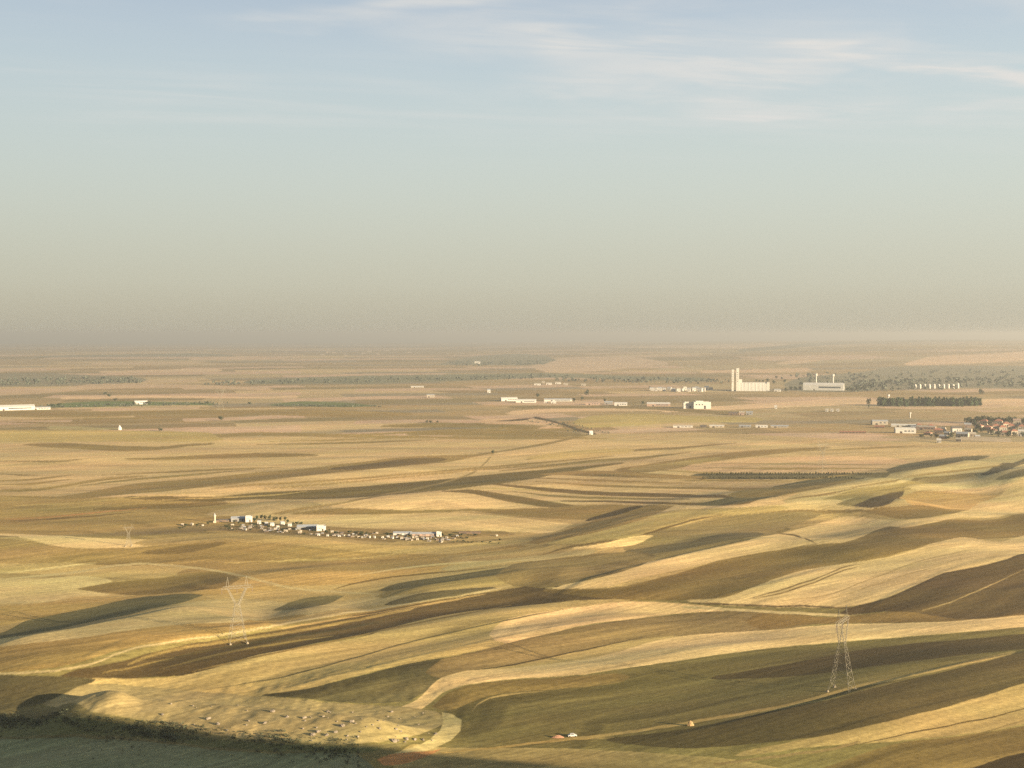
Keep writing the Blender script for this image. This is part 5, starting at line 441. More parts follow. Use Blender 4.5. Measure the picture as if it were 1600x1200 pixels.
 ('fargreen',0,12,[(-4136,10535),(-4172,10800),(-4016,10960),(-3866,11153),(-3711,11355),(-3545,11551),(-3388,11801),(-3402,12728),(-3086,12083),(-2877,11813),(-2654,11460),(-2530,11079),(-2486,10885),(-2445,10557),(-2625,10479),(-2801,10393),(-2972,10307),(-3146,10235),(-3322,10182),(-3534,10174),(-3748,10173),(-3967,10187),(-4065,10353)]),
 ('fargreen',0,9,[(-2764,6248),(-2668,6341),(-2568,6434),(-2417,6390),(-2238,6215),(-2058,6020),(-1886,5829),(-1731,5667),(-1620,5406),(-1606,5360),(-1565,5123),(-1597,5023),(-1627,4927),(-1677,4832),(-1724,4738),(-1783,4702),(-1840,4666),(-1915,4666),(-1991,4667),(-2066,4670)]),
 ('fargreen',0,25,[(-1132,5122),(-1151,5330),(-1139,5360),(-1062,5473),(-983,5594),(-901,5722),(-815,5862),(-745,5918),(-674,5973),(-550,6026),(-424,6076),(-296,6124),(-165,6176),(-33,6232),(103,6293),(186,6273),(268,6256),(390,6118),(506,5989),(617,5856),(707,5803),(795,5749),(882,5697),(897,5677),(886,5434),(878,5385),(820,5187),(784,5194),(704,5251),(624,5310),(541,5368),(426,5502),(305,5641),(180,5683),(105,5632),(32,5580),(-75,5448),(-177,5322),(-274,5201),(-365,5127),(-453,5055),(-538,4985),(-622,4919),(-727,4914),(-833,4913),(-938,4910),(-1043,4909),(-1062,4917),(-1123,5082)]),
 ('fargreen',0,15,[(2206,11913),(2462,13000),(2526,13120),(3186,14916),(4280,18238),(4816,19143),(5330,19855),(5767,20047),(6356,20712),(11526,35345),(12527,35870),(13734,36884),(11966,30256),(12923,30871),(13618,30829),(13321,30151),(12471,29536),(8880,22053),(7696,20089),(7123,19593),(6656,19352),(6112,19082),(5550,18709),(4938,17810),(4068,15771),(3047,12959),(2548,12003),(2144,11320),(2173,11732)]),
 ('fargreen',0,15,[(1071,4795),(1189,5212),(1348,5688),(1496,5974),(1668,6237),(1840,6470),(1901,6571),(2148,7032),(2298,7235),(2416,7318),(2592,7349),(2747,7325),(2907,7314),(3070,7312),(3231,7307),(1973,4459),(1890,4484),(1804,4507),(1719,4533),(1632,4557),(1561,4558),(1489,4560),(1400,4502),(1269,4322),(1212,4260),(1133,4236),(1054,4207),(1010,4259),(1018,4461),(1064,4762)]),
 ('crop',0,8,[(-694,3458),(-690,3493),(-654,3609),(-614,3628),(-551,3599),(-489,3569),(-452,3519),(-387,3402),(-385,3380),(-429,3338),(-471,3326),(-532,3350),(-597,3388),(-661,3416),(-677,3423),(-692,3445)]),
 ('crop',0,12,[(-1307,3407),(-1320,3478),(-1305,3553),(-1266,3622),(-1233,3645),(-1182,3644),(-1130,3639),(-1050,3606),(-975,3585),(-926,3565),(-878,3544),(-857,3503),(-851,3481),(-852,3439),(-909,3449),(-966,3459),(-1032,3425),(-1098,3396),(-1163,3366),(-1227,3339),(-1265,3333),(-1299,3385)]),
 ('farpink',0,16,[(-1736,4077),(-1768,4194),(-1726,4310),(-1687,4446),(-1692,4649),(-1699,4871),(-1649,4954),(-1565,4948),(-1481,4941),(-1349,4886),(-1220,4832),(-1121,4747),(-1026,4664),(-931,4574),(-911,4550),(-876,4448),(-870,4418),(-871,4351),(-959,4392),(-1051,4442),(-1144,4493),(-1241,4549),(-1338,4541),(-1434,4529),(-1488,4472),(-1541,4417),(-1557,4276),(-1577,4156),(-1613,4094),(-1646,4031),(-1680,3986),(-1726,4055)]),
 ('farpink',0,14,[(390,3164),(408,3225),(419,3235),(498,3302),(582,3381),(671,3472),(761,3546),(857,3635),(965,3754),(1072,3838),(1106,3837),(1117,3803),(1111,3698),(1086,3526),(1080,3506),(1024,3408),(999,3465),(968,3465),(869,3386),(780,3336),(693,3287),(616,3247),(539,3198),(464,3145),(394,3111),(388,3148)]),
 ('farpink',0,5,[(1350,3588),(1438,3739),(1521,3765),(1605,3791),(1692,3823),(1486,3355),(1426,3367),(1368,3385),(1311,3406),(1344,3571)]),
 ('farpink',0,9,[(1013,3351),(1043,3410),(1083,3376),(1123,3345),(1178,3335),(1251,3376),(1319,3421),(1389,3467),(1380,3408),(1373,3390),(1328,3316),(1278,3288),(1230,3266),(1145,3241),(1071,3249),(1038,3267),(1003,3279),(1007,3332)]),
 ('farpink',0,12,[(-16,3102),(0,3196),(24,3220),(79,3273),(135,3311),(182,3326),(230,3351),(287,3350),(345,3362),(411,3318),(463,3252),(466,3198),(464,3184),(446,3136),(407,3152),(367,3163),(304,3152),(243,3149),(182,3154),(128,3133),(63,3072),(0,3028),(-16,3090)]),
 ('farpink',0,13,[(-1421,3817),(-1442,3909),(-1371,3939),(-1299,3965),(-1225,3992),(-1169,3988),(-1110,3976),(-1008,3932),(-914,3914),(-821,3893),(-764,3912),(-711,3971),(-688,3915),(-685,3898),(-685,3822),(-764,3777),(-856,3799),(-946,3806),(-1037,3814),(-1127,3818),(-1191,3798),(-1254,3777),(-1316,3754),(-1379,3737),(-1413,3797)]),
 ('olive',0,15,[(-11,3377),(0,3419),(42,3427),(118,3432),(195,3429),(271,3424),(314,3402),(357,3388),(397,3331),(438,3291),(486,3250),(531,3202),(574,3156),(594,3129),(591,3035),(589,3020),(566,2980),(557,2987),(503,3050),(447,3116),(391,3205),(326,3257),(260,3289),(195,3290),(131,3304),(65,3305),(0,3304),(-11,3363)]),
 ('straw',0,12,[(136,2744),(156,2853),(188,2965),(233,3025),(306,3062),(353,3052),(397,3017),(440,2977),(490,2967),(540,2953),(587,2930),(587,2833),(582,2810),(549,2741),(491,2736),(433,2738),(387,2728),(332,2693),(279,2665),(227,2641),(176,2618),(166,2618),(145,2651),(135,2729)]),
 ('farpink',0,13,[(-78,2806),(-61,2888),(-50,2892),(-9,2885),(32,2879),(60,2862),(82,2828),(99,2784),(111,2743),(114,2697),(105,2668),(55,2606),(63,2606),(63,2600),(55,2586),(102,2604),(110,2611),(106,2620),(94,2634),(44,2668),(-6,2695),(-57,2717),(-78,2793)]),
 ('straw',0,14,[(-1111,2507),(-1065,2511),(-1020,2519),(-973,2521),(-927,2524),(-879,2526),(-833,2520),(-787,2514),(-741,2507),(-686,2493),(-630,2474),(-612,2467),(-569.9,2347.8),(-542.0,2280.2),(-540.5,2273.7),(-549.8,2264.8),(-556.3,2242.7),(-562.8,2241.3),(-609.4,2236.6),(-657.0,2236.1),(-704.5,2235.1),(-752.8,2236.8),(-803.6,2245.2),(-849.8,2240.7),(-896.3,2237.3),(-946.5,2243.0),(-999.0,2253.4)]),
 ('dark',0,6,[(50,2945),(59,2954),(76,2900),(124,2662),(167,2511),(170.8,2452.8),(170.1,2442.9),(162.6,2446.0),(121,2614),(74,2820),(57,2867),(49,2926)]),  # dark strip stands in for the shaded side of the canal embankment
 ('plough',1,6,[(164.2,2469.5),(120.0,2393.7),(71.9,2269.3),(34.8,2197.8),(0.0,2115.4),(-32.4,2044.0),(-32.2,2033.8),(-5.5,2072.1),(22.4,2118.3),(58.7,2197.8),(86.1,2260.6),(123.2,2356.5),(163.0,2452.2)]),
 ('dark',1,3,[(-37,2801),(5,2855),(49,2914),(49,2898),(33,2833),(18,2806),(0,2790),(-37,2788)]),
 ('plough',1,5,[(-638.1,1508.6),(-613.9,1507.7),(-588.5,1504.1),(-554.8,1499.0),(-518.0,1484.3),(-515.2,1476.3),(-536.5,1479.5),(-557.1,1480.7),(-580.3,1483.0),(-600.0,1490.0),(-636.1,1503.8)]),
 ('plough',1,5,[(-682.7,1614.5),(-664.8,1623.0),(-646.9,1632.1),(-633.8,1665.5),(-616.3,1690.1),(-614.4,1684.8),(-629.0,1628.7),(-638.8,1611.3),(-653.9,1605.2),(-680.4,1609.1)]),
 ('plough',1,8,[(-590.9,1747.4),(-561.3,1765.1),(-530.5,1781.5),(-500.1,1801.1),(-467.9,1817.4),(-434.8,1832.5),(-392.9,1838.3),(-350.9,1845.4),(-350.0,1840.5),(-388.1,1825.3),(-425.0,1808.2),(-461.0,1790.2),(-496.3,1772.7),(-527.6,1762.5),(-558.8,1753.1),(-588.9,1741.4)]),
 ('plough',1,9,[(-577.9,1607.7),(-563.6,1638.7),(-550.4,1676.0),(-532.6,1705.9),(-504.2,1726.4),(-474.4,1745.1),(-446.0,1772.3),(-416.3,1798.4),(-385.5,1824.5),(-384.4,1819.1),(-409.3,1787.6),(-432.1,1752.3),(-456.9,1729.3),(-482.6,1712.5),(-507.9,1696.1),(-531.2,1675.1),(-553.7,1637.0),(-576.5,1603.9)]),
 ('plough',1,6,[(-453.8,2262.6),(-410.3,2286.6),(-365.4,2307.7),(-318.8,2323.6),(-270.9,2333.7),(-223.4,2351.7),(-222.5,2342.2),(-261.2,2320.1),(-299.7,2302.0),(-337.0,2280.4),(-376.5,2276.4),(-414.7,2266.4),(-452.0,2253.9)]),
 ('plough',1,8,[(35.6,1685.7),(61.9,1673.3),(88.5,1675.3),(115.0,1674.3),(147.1,1661.6),(178.4,1646.9),(209.8,1636.6),(240.6,1625.8),(239.8,1620.6),(214.5,1623.4),(189.1,1626.3),(155.4,1633.4),(125.9,1642.5),(95.7,1646.7),(65.5,1653.5),(35.1,1662.5)]),
 ('plough',1,9,[(0.0,1532.6),(23.6,1522.7),(46.7,1506.3),(70.3,1490.8),(99.9,1483.4),(128.9,1473.0),(157.9,1466.3),(185.6,1451.0),(206.9,1397.2),(206.1,1392.1),(186.4,1410.2),(167.3,1437.6),(145.4,1447.0),(126.3,1451.7),(106.9,1454.0),(76.5,1464.7),(46.0,1484.5),(23.4,1509.1),(0.0,1528.2)]),
 ('plough',1,9,[(285.1,1799.2),(320.6,1795.4),(355.5,1788.8),(390.9,1786.4),(425.5,1780.9),(460.7,1778.5),(490.5,1773.4),(520.8,1770.5),(545.9,1751.6),(541.8,1738.3),(509.7,1753.6),(471.6,1748.8),(435.1,1750.8),(398.7,1754.0),(376.4,1758.7),(354.4,1765.6),(319.2,1777.2),(283.8,1791.0)]),
 ('plough',1,6,[(488.8,2057.6),(535.1,2080.5),(582.7,2105.6),(630.7,2128.2),(681.8,2148.1),(729.6,2159.7),(726.3,2150.0),(672.8,2119.5),(640.6,2106.0),(608.5,2091.7),(567.8,2078.7),(527.3,2064.8),(486.5,2047.8)]),
 ('plough',1,5,[(334.8,1583.8),(373.6,1606.8),(416.8,1643.2),(449.7,1668.8),(481.5,1687.6),(480.1,1682.8),(445.8,1654.1),(410.1,1616.7),(371.1,1596.1),(333.9,1579.4)]),
 ('plough',1,7,[(458.1,1494.6),(531.8,1636.3),(568.3,1654.7),(615.8,1695.5),(661.7,1727.8),(706.1,1753.3),(800.6,1894.8),(796.2,1884.4),(698.2,1739.3),(648.4,1704.7),(602.6,1665.1),(563.7,1641.3),(528.9,1627.3),(457.3,1492.0)]),
 ('plough',1,9,[(407.1,1453.0),(431.5,1471.9),(456.5,1491.2),(478.8,1510.1),(541.3,1627.9),(564.3,1631.2),(588.6,1638.2),(632.5,1662.6),(653.1,1626.7),(649.7,1618.1),(623.0,1637.6),(583.2,1623.0),(545.5,1612.8),(474.3,1495.7),(439.7,1472.4),(406.3,1450.2)]),
 ('plough',1,5,[(300.7,1353.9),(333.4,1385.8),(366.6,1415.0),(390.7,1434.9),(415.2,1454.6),(414.5,1452.2),(384.9,1423.6),(364.0,1404.9),(331.3,1377.1),(300.0,1350.5)]),
 ('umber',1,15,[(-214.7,689.9),(-207.8,700.0),(-201.2,711.7),(-189.5,725.1),(-180.0,734.4),(-170.3,744.2),(-158.5,753.5),(-146.2,761.7),(-134.2,773.6),(-122.0,786.9),(-106.9,803.5),(-92.2,824.4),(-80.5,839.7),(-68.2,854.8),(-55.4,869.9),(-55.3,868.6),(-72.1,847.0),(-88.0,825.8),(-102.0,800.1),(-117.1,782.7),(-129.4,769.6),(-141.5,758.0),(-154.0,750.4),(-166.0,742.0),(-179.1,730.9),(-188.2,721.8),(-197.1,712.8),(-205.7,700.3),(-214.5,689.3)]),
 ('plough',1,17,[(-183.5,690.0),(-176.0,696.5),(-168.4,703.7),(-160.9,710.8),(-153.2,718.3),(-143.1,726.2),(-131.3,736.8),(-119.3,748.6),(-107.9,761.6),(-96.1,775.6),(-84.7,797.3),(-72.0,813.2),(-58.6,828.2),(-44.8,844.6),(-30.4,859.6),(-15.5,875.3),(0.0,891.8),(0.0,890.4),(-18.4,866.7),(-35.9,844.6),(-52.6,825.3),(-68.6,807.6),(-83.8,789.0),(-95.6,771.0),(-107.4,757.8),(-118.8,745.0),(-132.3,732.0),(-145.5,720.3),(-158.1,707.9),(-170.9,698.4),(-183.4,689.5)]),
 ('plough',1,9,[(-150.1,785.2),(-137.5,804.2),(-123.9,821.4),(-109.4,837.7),(-94.8,858.6),(-78.7,872.4),(-62.5,883.5),(-46.0,896.0),(-29.0,909.9),(-28.9,909.0),(-45.6,894.7),(-61.7,881.5),(-77.5,868.9),(-92.6,854.9),(-106.6,836.3),(-121.9,819.6),(-136.3,802.1),(-150.0,784.4)]),
 ('umber',1,9,[(-175.4,750.3),(-163.1,762.6),(-150.3,775.4),(-137.6,791.2),(-124.3,807.0),(-110.8,826.5),(-96.3,843.4),(-81.0,859.5),(-64.9,873.4),(-64.8,872.3),(-80.8,857.2),(-95.9,840.0),(-110.3,822.9),(-123.7,803.2),(-137.2,788.9),(-150.0,773.8),(-162.9,761.6),(-175.3,749.7)]),
 ('plough',1,4,[(-230.4,676.7),(-220.5,687.1),(-210.5,698.7),(-200.5,711.7),(-200.4,711.2),(-206.9,701.2),(-213.6,692.5),(-221.9,684.1),(-230.3,676.3)]),
]

# ------------------------------------------------------------------ helpers
RNG = random.Random(11)
def lin(c):
    return tuple(((v / 255) / 12.92 if v / 255 <= .04045 else ((v / 255 + .055) / 1.055) ** 2.4) for v in c)
MATS = {}
def mat(name, col, rough=.9, var=.12, scale=.5, spec=.2):
    if name in MATS: return MATS[name]
    m = bpy.data.materials.new(name); m.use_nodes = True
    nt = m.node_tree; bs = nt.nodes['Principled BSDF']
    bs.inputs['Roughness'].default_value = rough
    bs.inputs['Specular IOR Level'].default_value = spec
    tc = nt.nodes.new('ShaderNodeTexCoord'); nz = nt.nodes.new('ShaderNodeTexNoise')
    nz.inputs['Scale'].default_value = scale; nz.inputs['Detail'].default_value = 5
    nt.links.new(tc.outputs['Object'], nz.inputs['Vector'])
    mr = nt.nodes.new('ShaderNodeMapRange')
    mr.inputs['From Min'].default_value = .3; mr.inputs['From Max'].default_value = .7
    mr.inputs['To Min'].default_value = 1 - var; mr.inputs['To Max'].default_value = 1 + var
    nt.links.new(nz.outputs[0], mr.inputs['Value'])
    vm = nt.nodes.new('ShaderNodeVectorMath'); vm.operation = 'SCALE'
    vm.inputs[0].default_value = col
    nt.links.new(mr.outputs[0], vm.inputs['Scale'])
    nt.links.new(vm.outputs[0], bs.inputs['Base Color'])
    MATS[name] = m
    return m
M_ = {}
for n_, c_ in dict(white=(.44, .41, .35), cream=(.47, .44, .37), plaster=(.28, .24, .18), grey=(.20, .19, .17), greyroof=(.26, .26, .25), blueroof=(.26, .27, .27),
                   redroof=(.27, .115, .07), pinkwall=(.30, .21, .155), brownwall=(.13, .09, .06), darkroof=(.10, .085, .07), concrete=(.43, .41, .36), door=(.06, .05, .045),
                   steel=(.18, .16, .115), footing=(.20, .165, .11), bark=(.10, .07, .05), rock=(.19, .155, .11), straw=(.25, .17, .08), glass=(.05, .06, .07),
                   tyre=(.02, .02, .02), porcelain=(.16, .12, .09), redearth=(.24, .13, .08), farwall=(.20, .16, .115), whitewall=(.36, .30, .215)).items():
    M_[n_] = mat(n_, c_)
def leaf_mat(name, c):
    return mat(name, c, .8, .35, .35, .15)
M_['leafdark'] = leaf_mat('leaf_dark', (.030, .042, .018))
M_['leafpoplar'] = leaf_mat('leaf_poplar', (.040, .062, .022))
M_['leafgrey'] = leaf_mat('leaf_grey', (.080, .088, .060))
M_['leafolive'] = leaf_mat('leaf_olive', (.085, .080, .034))
M_['leafscrub'] = leaf_mat('leaf_scrub', (.060, .066, .036))

class MB:
    def __init__(s): s.v = []; s.f = []
    def add(s, v, f):
        o = len(s.v); s.v += [tuple(p) for p in v]; s.f += [tuple(i + o for i in q) for q in f]; return s
    def box(s, x0, x1, y0, y1, z0, z1):
        return s.add([(x0, y0, z0), (x1, y0, z0), (x1, y1, z0), (x0, y1, z0), (x0, y0, z1), (x1, y0, z1), (x1, y1, z1), (x0, y1, z1)],
                     [(0, 3, 2, 1), (4, 5, 6, 7), (0, 1, 5, 4), (1, 2, 6, 5), (2, 3, 7, 6), (3, 0, 4, 7)])
    def gable(s, w, d, z0, rise, over=.3, th=.25):
        a, b = w / 2 + over, d / 2 + over
        v = [(-a, -b, z0), (a, -b, z0), (a, 0, z0 + rise), (-a, 0, z0 + rise), (a, b, z0), (-a, b, z0)]
        n = [(x, y, z + th) for x, y, z in v]
        return s.add(v + n, [(6, 7, 8, 9), (9, 8, 10, 11), (0, 3, 2, 1), (3, 5, 4, 2), (0, 1, 7, 6), (4, 5, 11, 10), (1, 2, 8, 7), (2, 4, 10, 8), (3, 0, 6, 9), (5, 3, 9, 11)])
    def hip(s, w, d, z0, rise, over=.4):
        a, b = w / 2 + over, d / 2 + over; r = max(a - b, .1)
        return s.add([(-a, -b, z0), (a, -b, z0), (a, b, z0), (-a, b, z0), (-r, 0, z0 + rise), (r, 0, z0 + rise)],
                     [(0, 1, 5, 4), (1, 2, 5), (2, 3, 4, 5), (3, 0, 4), (3, 2, 1, 0)])
    def wedge_walls(s, w, d, h, rise):
        a, b = w / 2, d / 2
        return s.add([(-a, -b, -1), (a, -b, -1), (a, b, -1), (-a, b, -1), (-a, -b, h), (a, -b, h), (a, b, h), (-a, b, h), (-a, 0, h + rise), (a, 0, h + rise)],
                     [(0, 1, 5, 4), (2, 3, 7, 6), (1, 2, 6, 9, 5), (3, 0, 4, 8, 7), (4, 5, 9, 8), (6, 7, 8, 9)])
    def cyl(s, x, y, z0, z1, r0, r1=None, n=10, cap=True):
        r1 = r0 if r1 is None else r1
        v = []
        for z, r in ((z0, r0), (z1, r1)):
            v += [(x + r * math.cos(2 * math.pi * i / n), y + r * math.sin(2 * math.pi * i / n), z) for i in range(n)]
        f = [(i, (i + 1) % n, n + (i + 1) % n, n + i) for i in range(n)]
        if cap: f += [tuple(range(n, 2 * n)), tuple(range(n - 1, -1, -1))]
        return s.add(v, f)
    def bar(s, p, q, t):
        p, q = Vector(p), Vector(q); d = (q - p).normalized()
        u = d.orthogonal().normalized() * t / 2; w = d.cross(u).normalized() * t / 2
        v = [p + u, p + w, p - u, p - w, q + u, q + w, q - u, q - w]
        return s.add(v, [(0, 1, 5, 4), (1, 2, 6, 5), (2, 3, 7, 6), (3, 0, 4, 7), (3, 2, 1, 0), (4, 5, 6, 7)])
    def mesh(s, name, m):
        me = bpy.data.meshes.new(name); me.from_pydata(s.v, [], s.f); me.update()
        if m: me.materials.append(M_[m] if isinstance(m, str) else m)
        return me
    def build(s, name, m, parent=None):
        return link(name, s.mesh(name, m), parent)
def link(name, me, parent=None):
    o = bpy.data.objects.new(name, me); COL.objects.link(o)
    if parent: o.parent = parent
    return o
def tag(o, label=None, cat=None, group=None, kind=None):
    if label: o['label'] = label
    if cat: o['category'] = cat
    if group: o['group'] = group
    if kind: o['kind'] = kind
    return o
def zat(x, y): return float(ground_z(x, y))
def thing(name, x, y, rz=0.0, label=None, cat=None, group=None, dz=0.0):
    o = bpy.data.objects.new(name, None); COL.objects.link(o)
    o.location = (x, y, zat(x, y) + dz); o.rotation_euler = (0, 0, rz); o.empty_display_size = 1
    return tag(o, label, cat, group)
def copy_tree(o, parent=None):
    c = o.copy(); COL.objects.link(c); c.parent = parent
    for ch in list(o.children): copy_tree(ch, c)
    return c

# ------------------------------------------------------------------ the ground: one polar sheet round the hill, dense in the view
GRID = {}
def grid_z(x, y):
    # height of the built ground sheet (bilinear in range and bearing)
    r, a = np.hypot(x, y), np.arctan2(x, y)
    i = np.clip(np.searchsorted(RD, r) - 1, 0, len(RD) - 2); j = np.clip(np.searchsorted(az_in, a) - 1, 0, NA - 2)
    u = np.clip((r - RD[i]) / (RD[i + 1] - RD[i]), 0, 1); v = np.clip((a - az_in[j]) / (az_in[j + 1] - az_in[j]), 0, 1)
    Z = GRID['Z']
    return (Z[i, j] * (1 - v) + Z[i, j + 1] * v) * (1 - u) + (Z[i + 1, j] * (1 - v) + Z[i + 1, j + 1] * v) * u
def ground_z(x, y): return grid_z(np.array([x]), np.array([y]))[0]
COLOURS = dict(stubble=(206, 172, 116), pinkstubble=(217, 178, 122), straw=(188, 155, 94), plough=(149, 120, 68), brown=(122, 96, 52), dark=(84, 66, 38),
               olive=(146, 121, 73), pale=(180, 154, 103), scrub=(104, 90, 56), red=(190, 134, 80), quarry=(186, 158, 106), track=(198, 170, 115),  # scrub tone also paints shade on gully and ridge strips
               ochre=(174, 140, 84), fallow=(168, 139, 88), dun=(133, 113, 65), farpink=(212, 171, 130), fargreen=(138, 124, 94), crop=(110, 114, 62),
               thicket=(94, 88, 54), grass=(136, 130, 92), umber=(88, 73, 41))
FNAME = dict(stubble='stubble_field', pinkstubble='stubble_field', straw='stubble_field', plough='ploughed_field', brown='ploughed_field', dark='ploughed_field',
             olive='fallow_field', pale='bare_field', scrub='scrub_shade_patch', red='red_soil_patch', quarry='eroded_mound', track='dirt_track', ochre='ploughed_field',
             fallow='fallow_field', dun='fallow_field', farpink='stubble_field', fargreen='wooded_ground', crop='green_crop', thicket='thicket_ground', grass='dry_grass', umber='ploughed_field')
FURROW = dict(stubble=.20, pinkstubble=.16, straw=.18, plough=.22, brown=.17, dark=.24, olive=.24, pale=.14, scrub=.20, track=.03, quarry=.10, ochre=.20, fallow=.24, dun=.20, thicket=.10, grass=.08, farpink=.10, fargreen=.1, crop=.15)
ALB = np.array([.73, .785, .74])
KINDS = list(COLOURS)
KCOL = np.array([np.array(lin(COLOURS[k])) * ALB for k in KINDS])
VIEW_HALF = math.radians(25.4)
NA, NR = 1160, 790
az_in = np.linspace(-VIEW_HALF, VIEW_HALF, NA)
az_out = np.radians(np.concatenate([np.arange(26.2, 60, 1.4), np.arange(60, 300, 3.0), np.arange(300, 334.0, 1.4)]))
AZ = np.concatenate([az_in, az_out])
pyv = np.linspace(800, 13.5, NR)                     # rows spread so that they are even to the eye from the hill
RD = np.concatenate([[6, 20, 45, 80, 120, 160, 200, 240, 280, 320, 360, 400, 425, 445, 462], CAM_Z * 1900 / pyv, np.geomspace(29500, 60000, 20)])
def build_ground():
    A, Rr = np.meshgrid(AZ, RD)
    X, Y = Rr * np.sin(A), Rr * np.cos(A)
    Z = height(X, Y)
    nr, nc = X.shape
    # soil creep rounds every edge of the relief
    Zv = Z[:, :NA]
    for _ in range(6):
        Zv[1:-1] = (Zv[:-2] + 2 * Zv[1:-1] + Zv[2:]) / 4
        Zv[:, 1:-1] = (Zv[:, :-2] + 2 * Zv[:, 1:-1] + Zv[:, 2:]) / 4
    # small eroded relief on the foreground mound
    near = sstep(760, 640, Rr)
    Z = Z + near * (.34 * vnoise(X / 11, Y / 14, 21) + .16 * vnoise(X / 4, Y / 5.5, 22)) * (.12 + .88 * sstep(0, -60, X))
    GRID['Z'] = Z[:, :NA]
    # ---- albedo per vertex from the parcels (four samples each) and one label per cell
    jd = np.gradient(RD)[:, None] * .27; ja = np.gradient(AZ)[None, :] * .27
    col = np.zeros((nr, NA, 3)); lab_face = None
    Xi, Yi, Ri, Ai = X[:, :NA], Y[:, :NA], Rr[:, :NA], A[:, :NA]
    def labels(rr, aa, furrow=None):
        x, y = rr * np.sin(aa), rr * np.cos(aa)
        s = np.clip(rr / 900, .5, 3)
        wx = x + .5 * s * (1.2 * vnoise(x / (11 * s), y / (11 * s), 31) + .5 * vnoise(x / (4 * s), y / (4 * s), 33))
        wy = y + .5 * s * (1.6 * vnoise(x / (11 * s), y / (11 * s), 32) + .6 * vnoise(x / (4 * s), y / (4 * s), 34))
        lab = np.full(rr.shape, -1, int)
        r1, a1 = rr[:, 0], aa[0, :]
        for i, (k, thin, nt_, P) in enumerate(FIELDS):
            P = np.array(P, float)
            pd = np.hypot(P[:, 0], P[:, 1]); pa = np.arctan2(P[:, 0], P[:, 1])
            i0, i1 = np.searchsorted(r1, [pd.min() - 12, pd.max() + 12]); j0, j1 = np.searchsorted(a1, [pa.min() - .01, pa.max() + .01])
            if i1 <= i0 or j1 <= j0: continue
            xx, yy = wx[i0:i1, j0:j1], wy[i0:i1, j0:j1]
            ins = np.zeros(xx.shape, bool)
            Q = np.roll(P, -1, 0)
            for (ax, ay), (bx, by) in zip(P, Q):
                if ay == by: continue
                c = (ay > yy) != (by > yy)
                if not c.any(): continue
                ins ^= c & (xx < (bx - ax) * (yy - ay) / (by - ay) + ax)
            lab[i0:i1, j0:j1][ins] = i
            if furrow is not None and ins.any():
                T = P[:nt_] if nt_ else P
                px, py = x[i0:i1, j0:j1][ins], y[i0:i1, j0:j1][ins]
                best = np.full(px.shape, 1e18)
                for (ax, ay), (bx, by) in zip(T[:-1], T[1:]):
                    l2 = (bx - ax) ** 2 + (by - ay) ** 2
                    if l2 == 0: continue
                    tt = np.clip(((px - ax) * (bx - ax) + (py - ay) * (by - ay)) / l2, 0, 1)
                    best = np.minimum(best, (px - ax - tt * (bx - ax)) ** 2 + (py - ay - tt * (by - ay)) ** 2)
                furrow[i0:i1, j0:j1][ins] = np.sqrt(best)
        return lab
    kidx = np.array([KINDS.index(k) for k, _, _, _ in FIELDS] + [KINDS.index('fallow')])
    # each parcel a slightly different tone
    g = np.random.default_rng(5)
    tone = 1 + .07 * g.standard_normal((len(FIELDS) + 1, 1)) + .02 * g.standard_normal((len(FIELDS) + 1, 3))
    PC = KCOL[kidx] * np.clip(tone, .84, 1.16)
    # far patchwork of small parcels (cells of a skewed grid)
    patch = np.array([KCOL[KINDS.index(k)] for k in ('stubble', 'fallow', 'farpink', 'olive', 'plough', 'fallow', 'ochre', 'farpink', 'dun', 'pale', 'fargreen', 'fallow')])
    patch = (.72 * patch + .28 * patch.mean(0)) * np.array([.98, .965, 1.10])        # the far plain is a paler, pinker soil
    def patchcol(x, y):
        d = np.hypot(x, y)
        L = np.clip(d / 17, 150, 1500)
        L = 2.0 ** (np.round(np.log2(L) * 1.5) / 1.5)
        wx = x + .25 * L * vnoise(x / (2 * L), y / (2 * L), 41); wy = y + .25 * L * vnoise(x / (1.5 * L), y / (1.5 * L), 42)
        u, v = (wx * .96 + wy * .28) / (L * 1.7), (-wx * .28 + wy * .96) / (L * .75)
        iv = np.floor(v); iu = np.floor(u + .5 * _hash(iv, iv * 0 + 3, 5) * 2)
        q = (_hash(iu, iv, 9) * len(patch)).astype(int)
        return patch[np.clip(q, 0, len(patch) - 1)]
    for sa, sb in ((-1, -1), (1, -1), (-1, 1), (1, 1)):
        rr, aa = Ri + sa * jd, Ai + sb * ja[:, :NA]
        lb = labels(rr, aa)
        c = PC[lb]
        none = lb < 0
        x, y = rr * np.sin(aa), rr * np.cos(aa)
        pc = patchcol(x, y)
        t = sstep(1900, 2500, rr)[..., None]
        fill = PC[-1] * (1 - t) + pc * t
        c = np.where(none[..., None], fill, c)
        # patchwork also shows faintly through the broad far base
        col += c / 4
    # working lines: strips left by the plough, the drill and the combine run along each parcel
    fur = np.zeros((nr, NA)); lb = labels(Ri, Ai, fur)
    amp = 1.3 * np.array([FURROW.get(k, .10) for k, _, _, _ in FIELDS] + [.05])[lb]
    seed = (lb * 7.31) % 97
    rs = np.gradient(RD)[:, None] * .9 + 0 * fur
    m = np.zeros_like(fur)
    along = (Xi + .5 * Yi)
    for lam, w in ((4.2, .55), (9.0, .75), (21.0, .75), (48.0, .55)):
        m += w * sstep(1.1, 3.0, lam / rs) * vnoise(fur / lam + seed, along / (38 * lam) + seed, 51)
    col *= (1 + amp * m)[..., None]
    rc = np.sqrt(RD[:-1] * RD[1:]); ac = (az_in[:-1] + az_in[1:]) / 2
    AC, RC = np.meshgrid(ac, rc)
    lf = labels(RC, AC)
    full = np.zeros((nr, nc, 3)); full[:, :NA] = col
    outc = patchcol(X[:, NA:], Y[:, NA:]); t = sstep(900, 2500, Rr[:, NA:])[..., None]
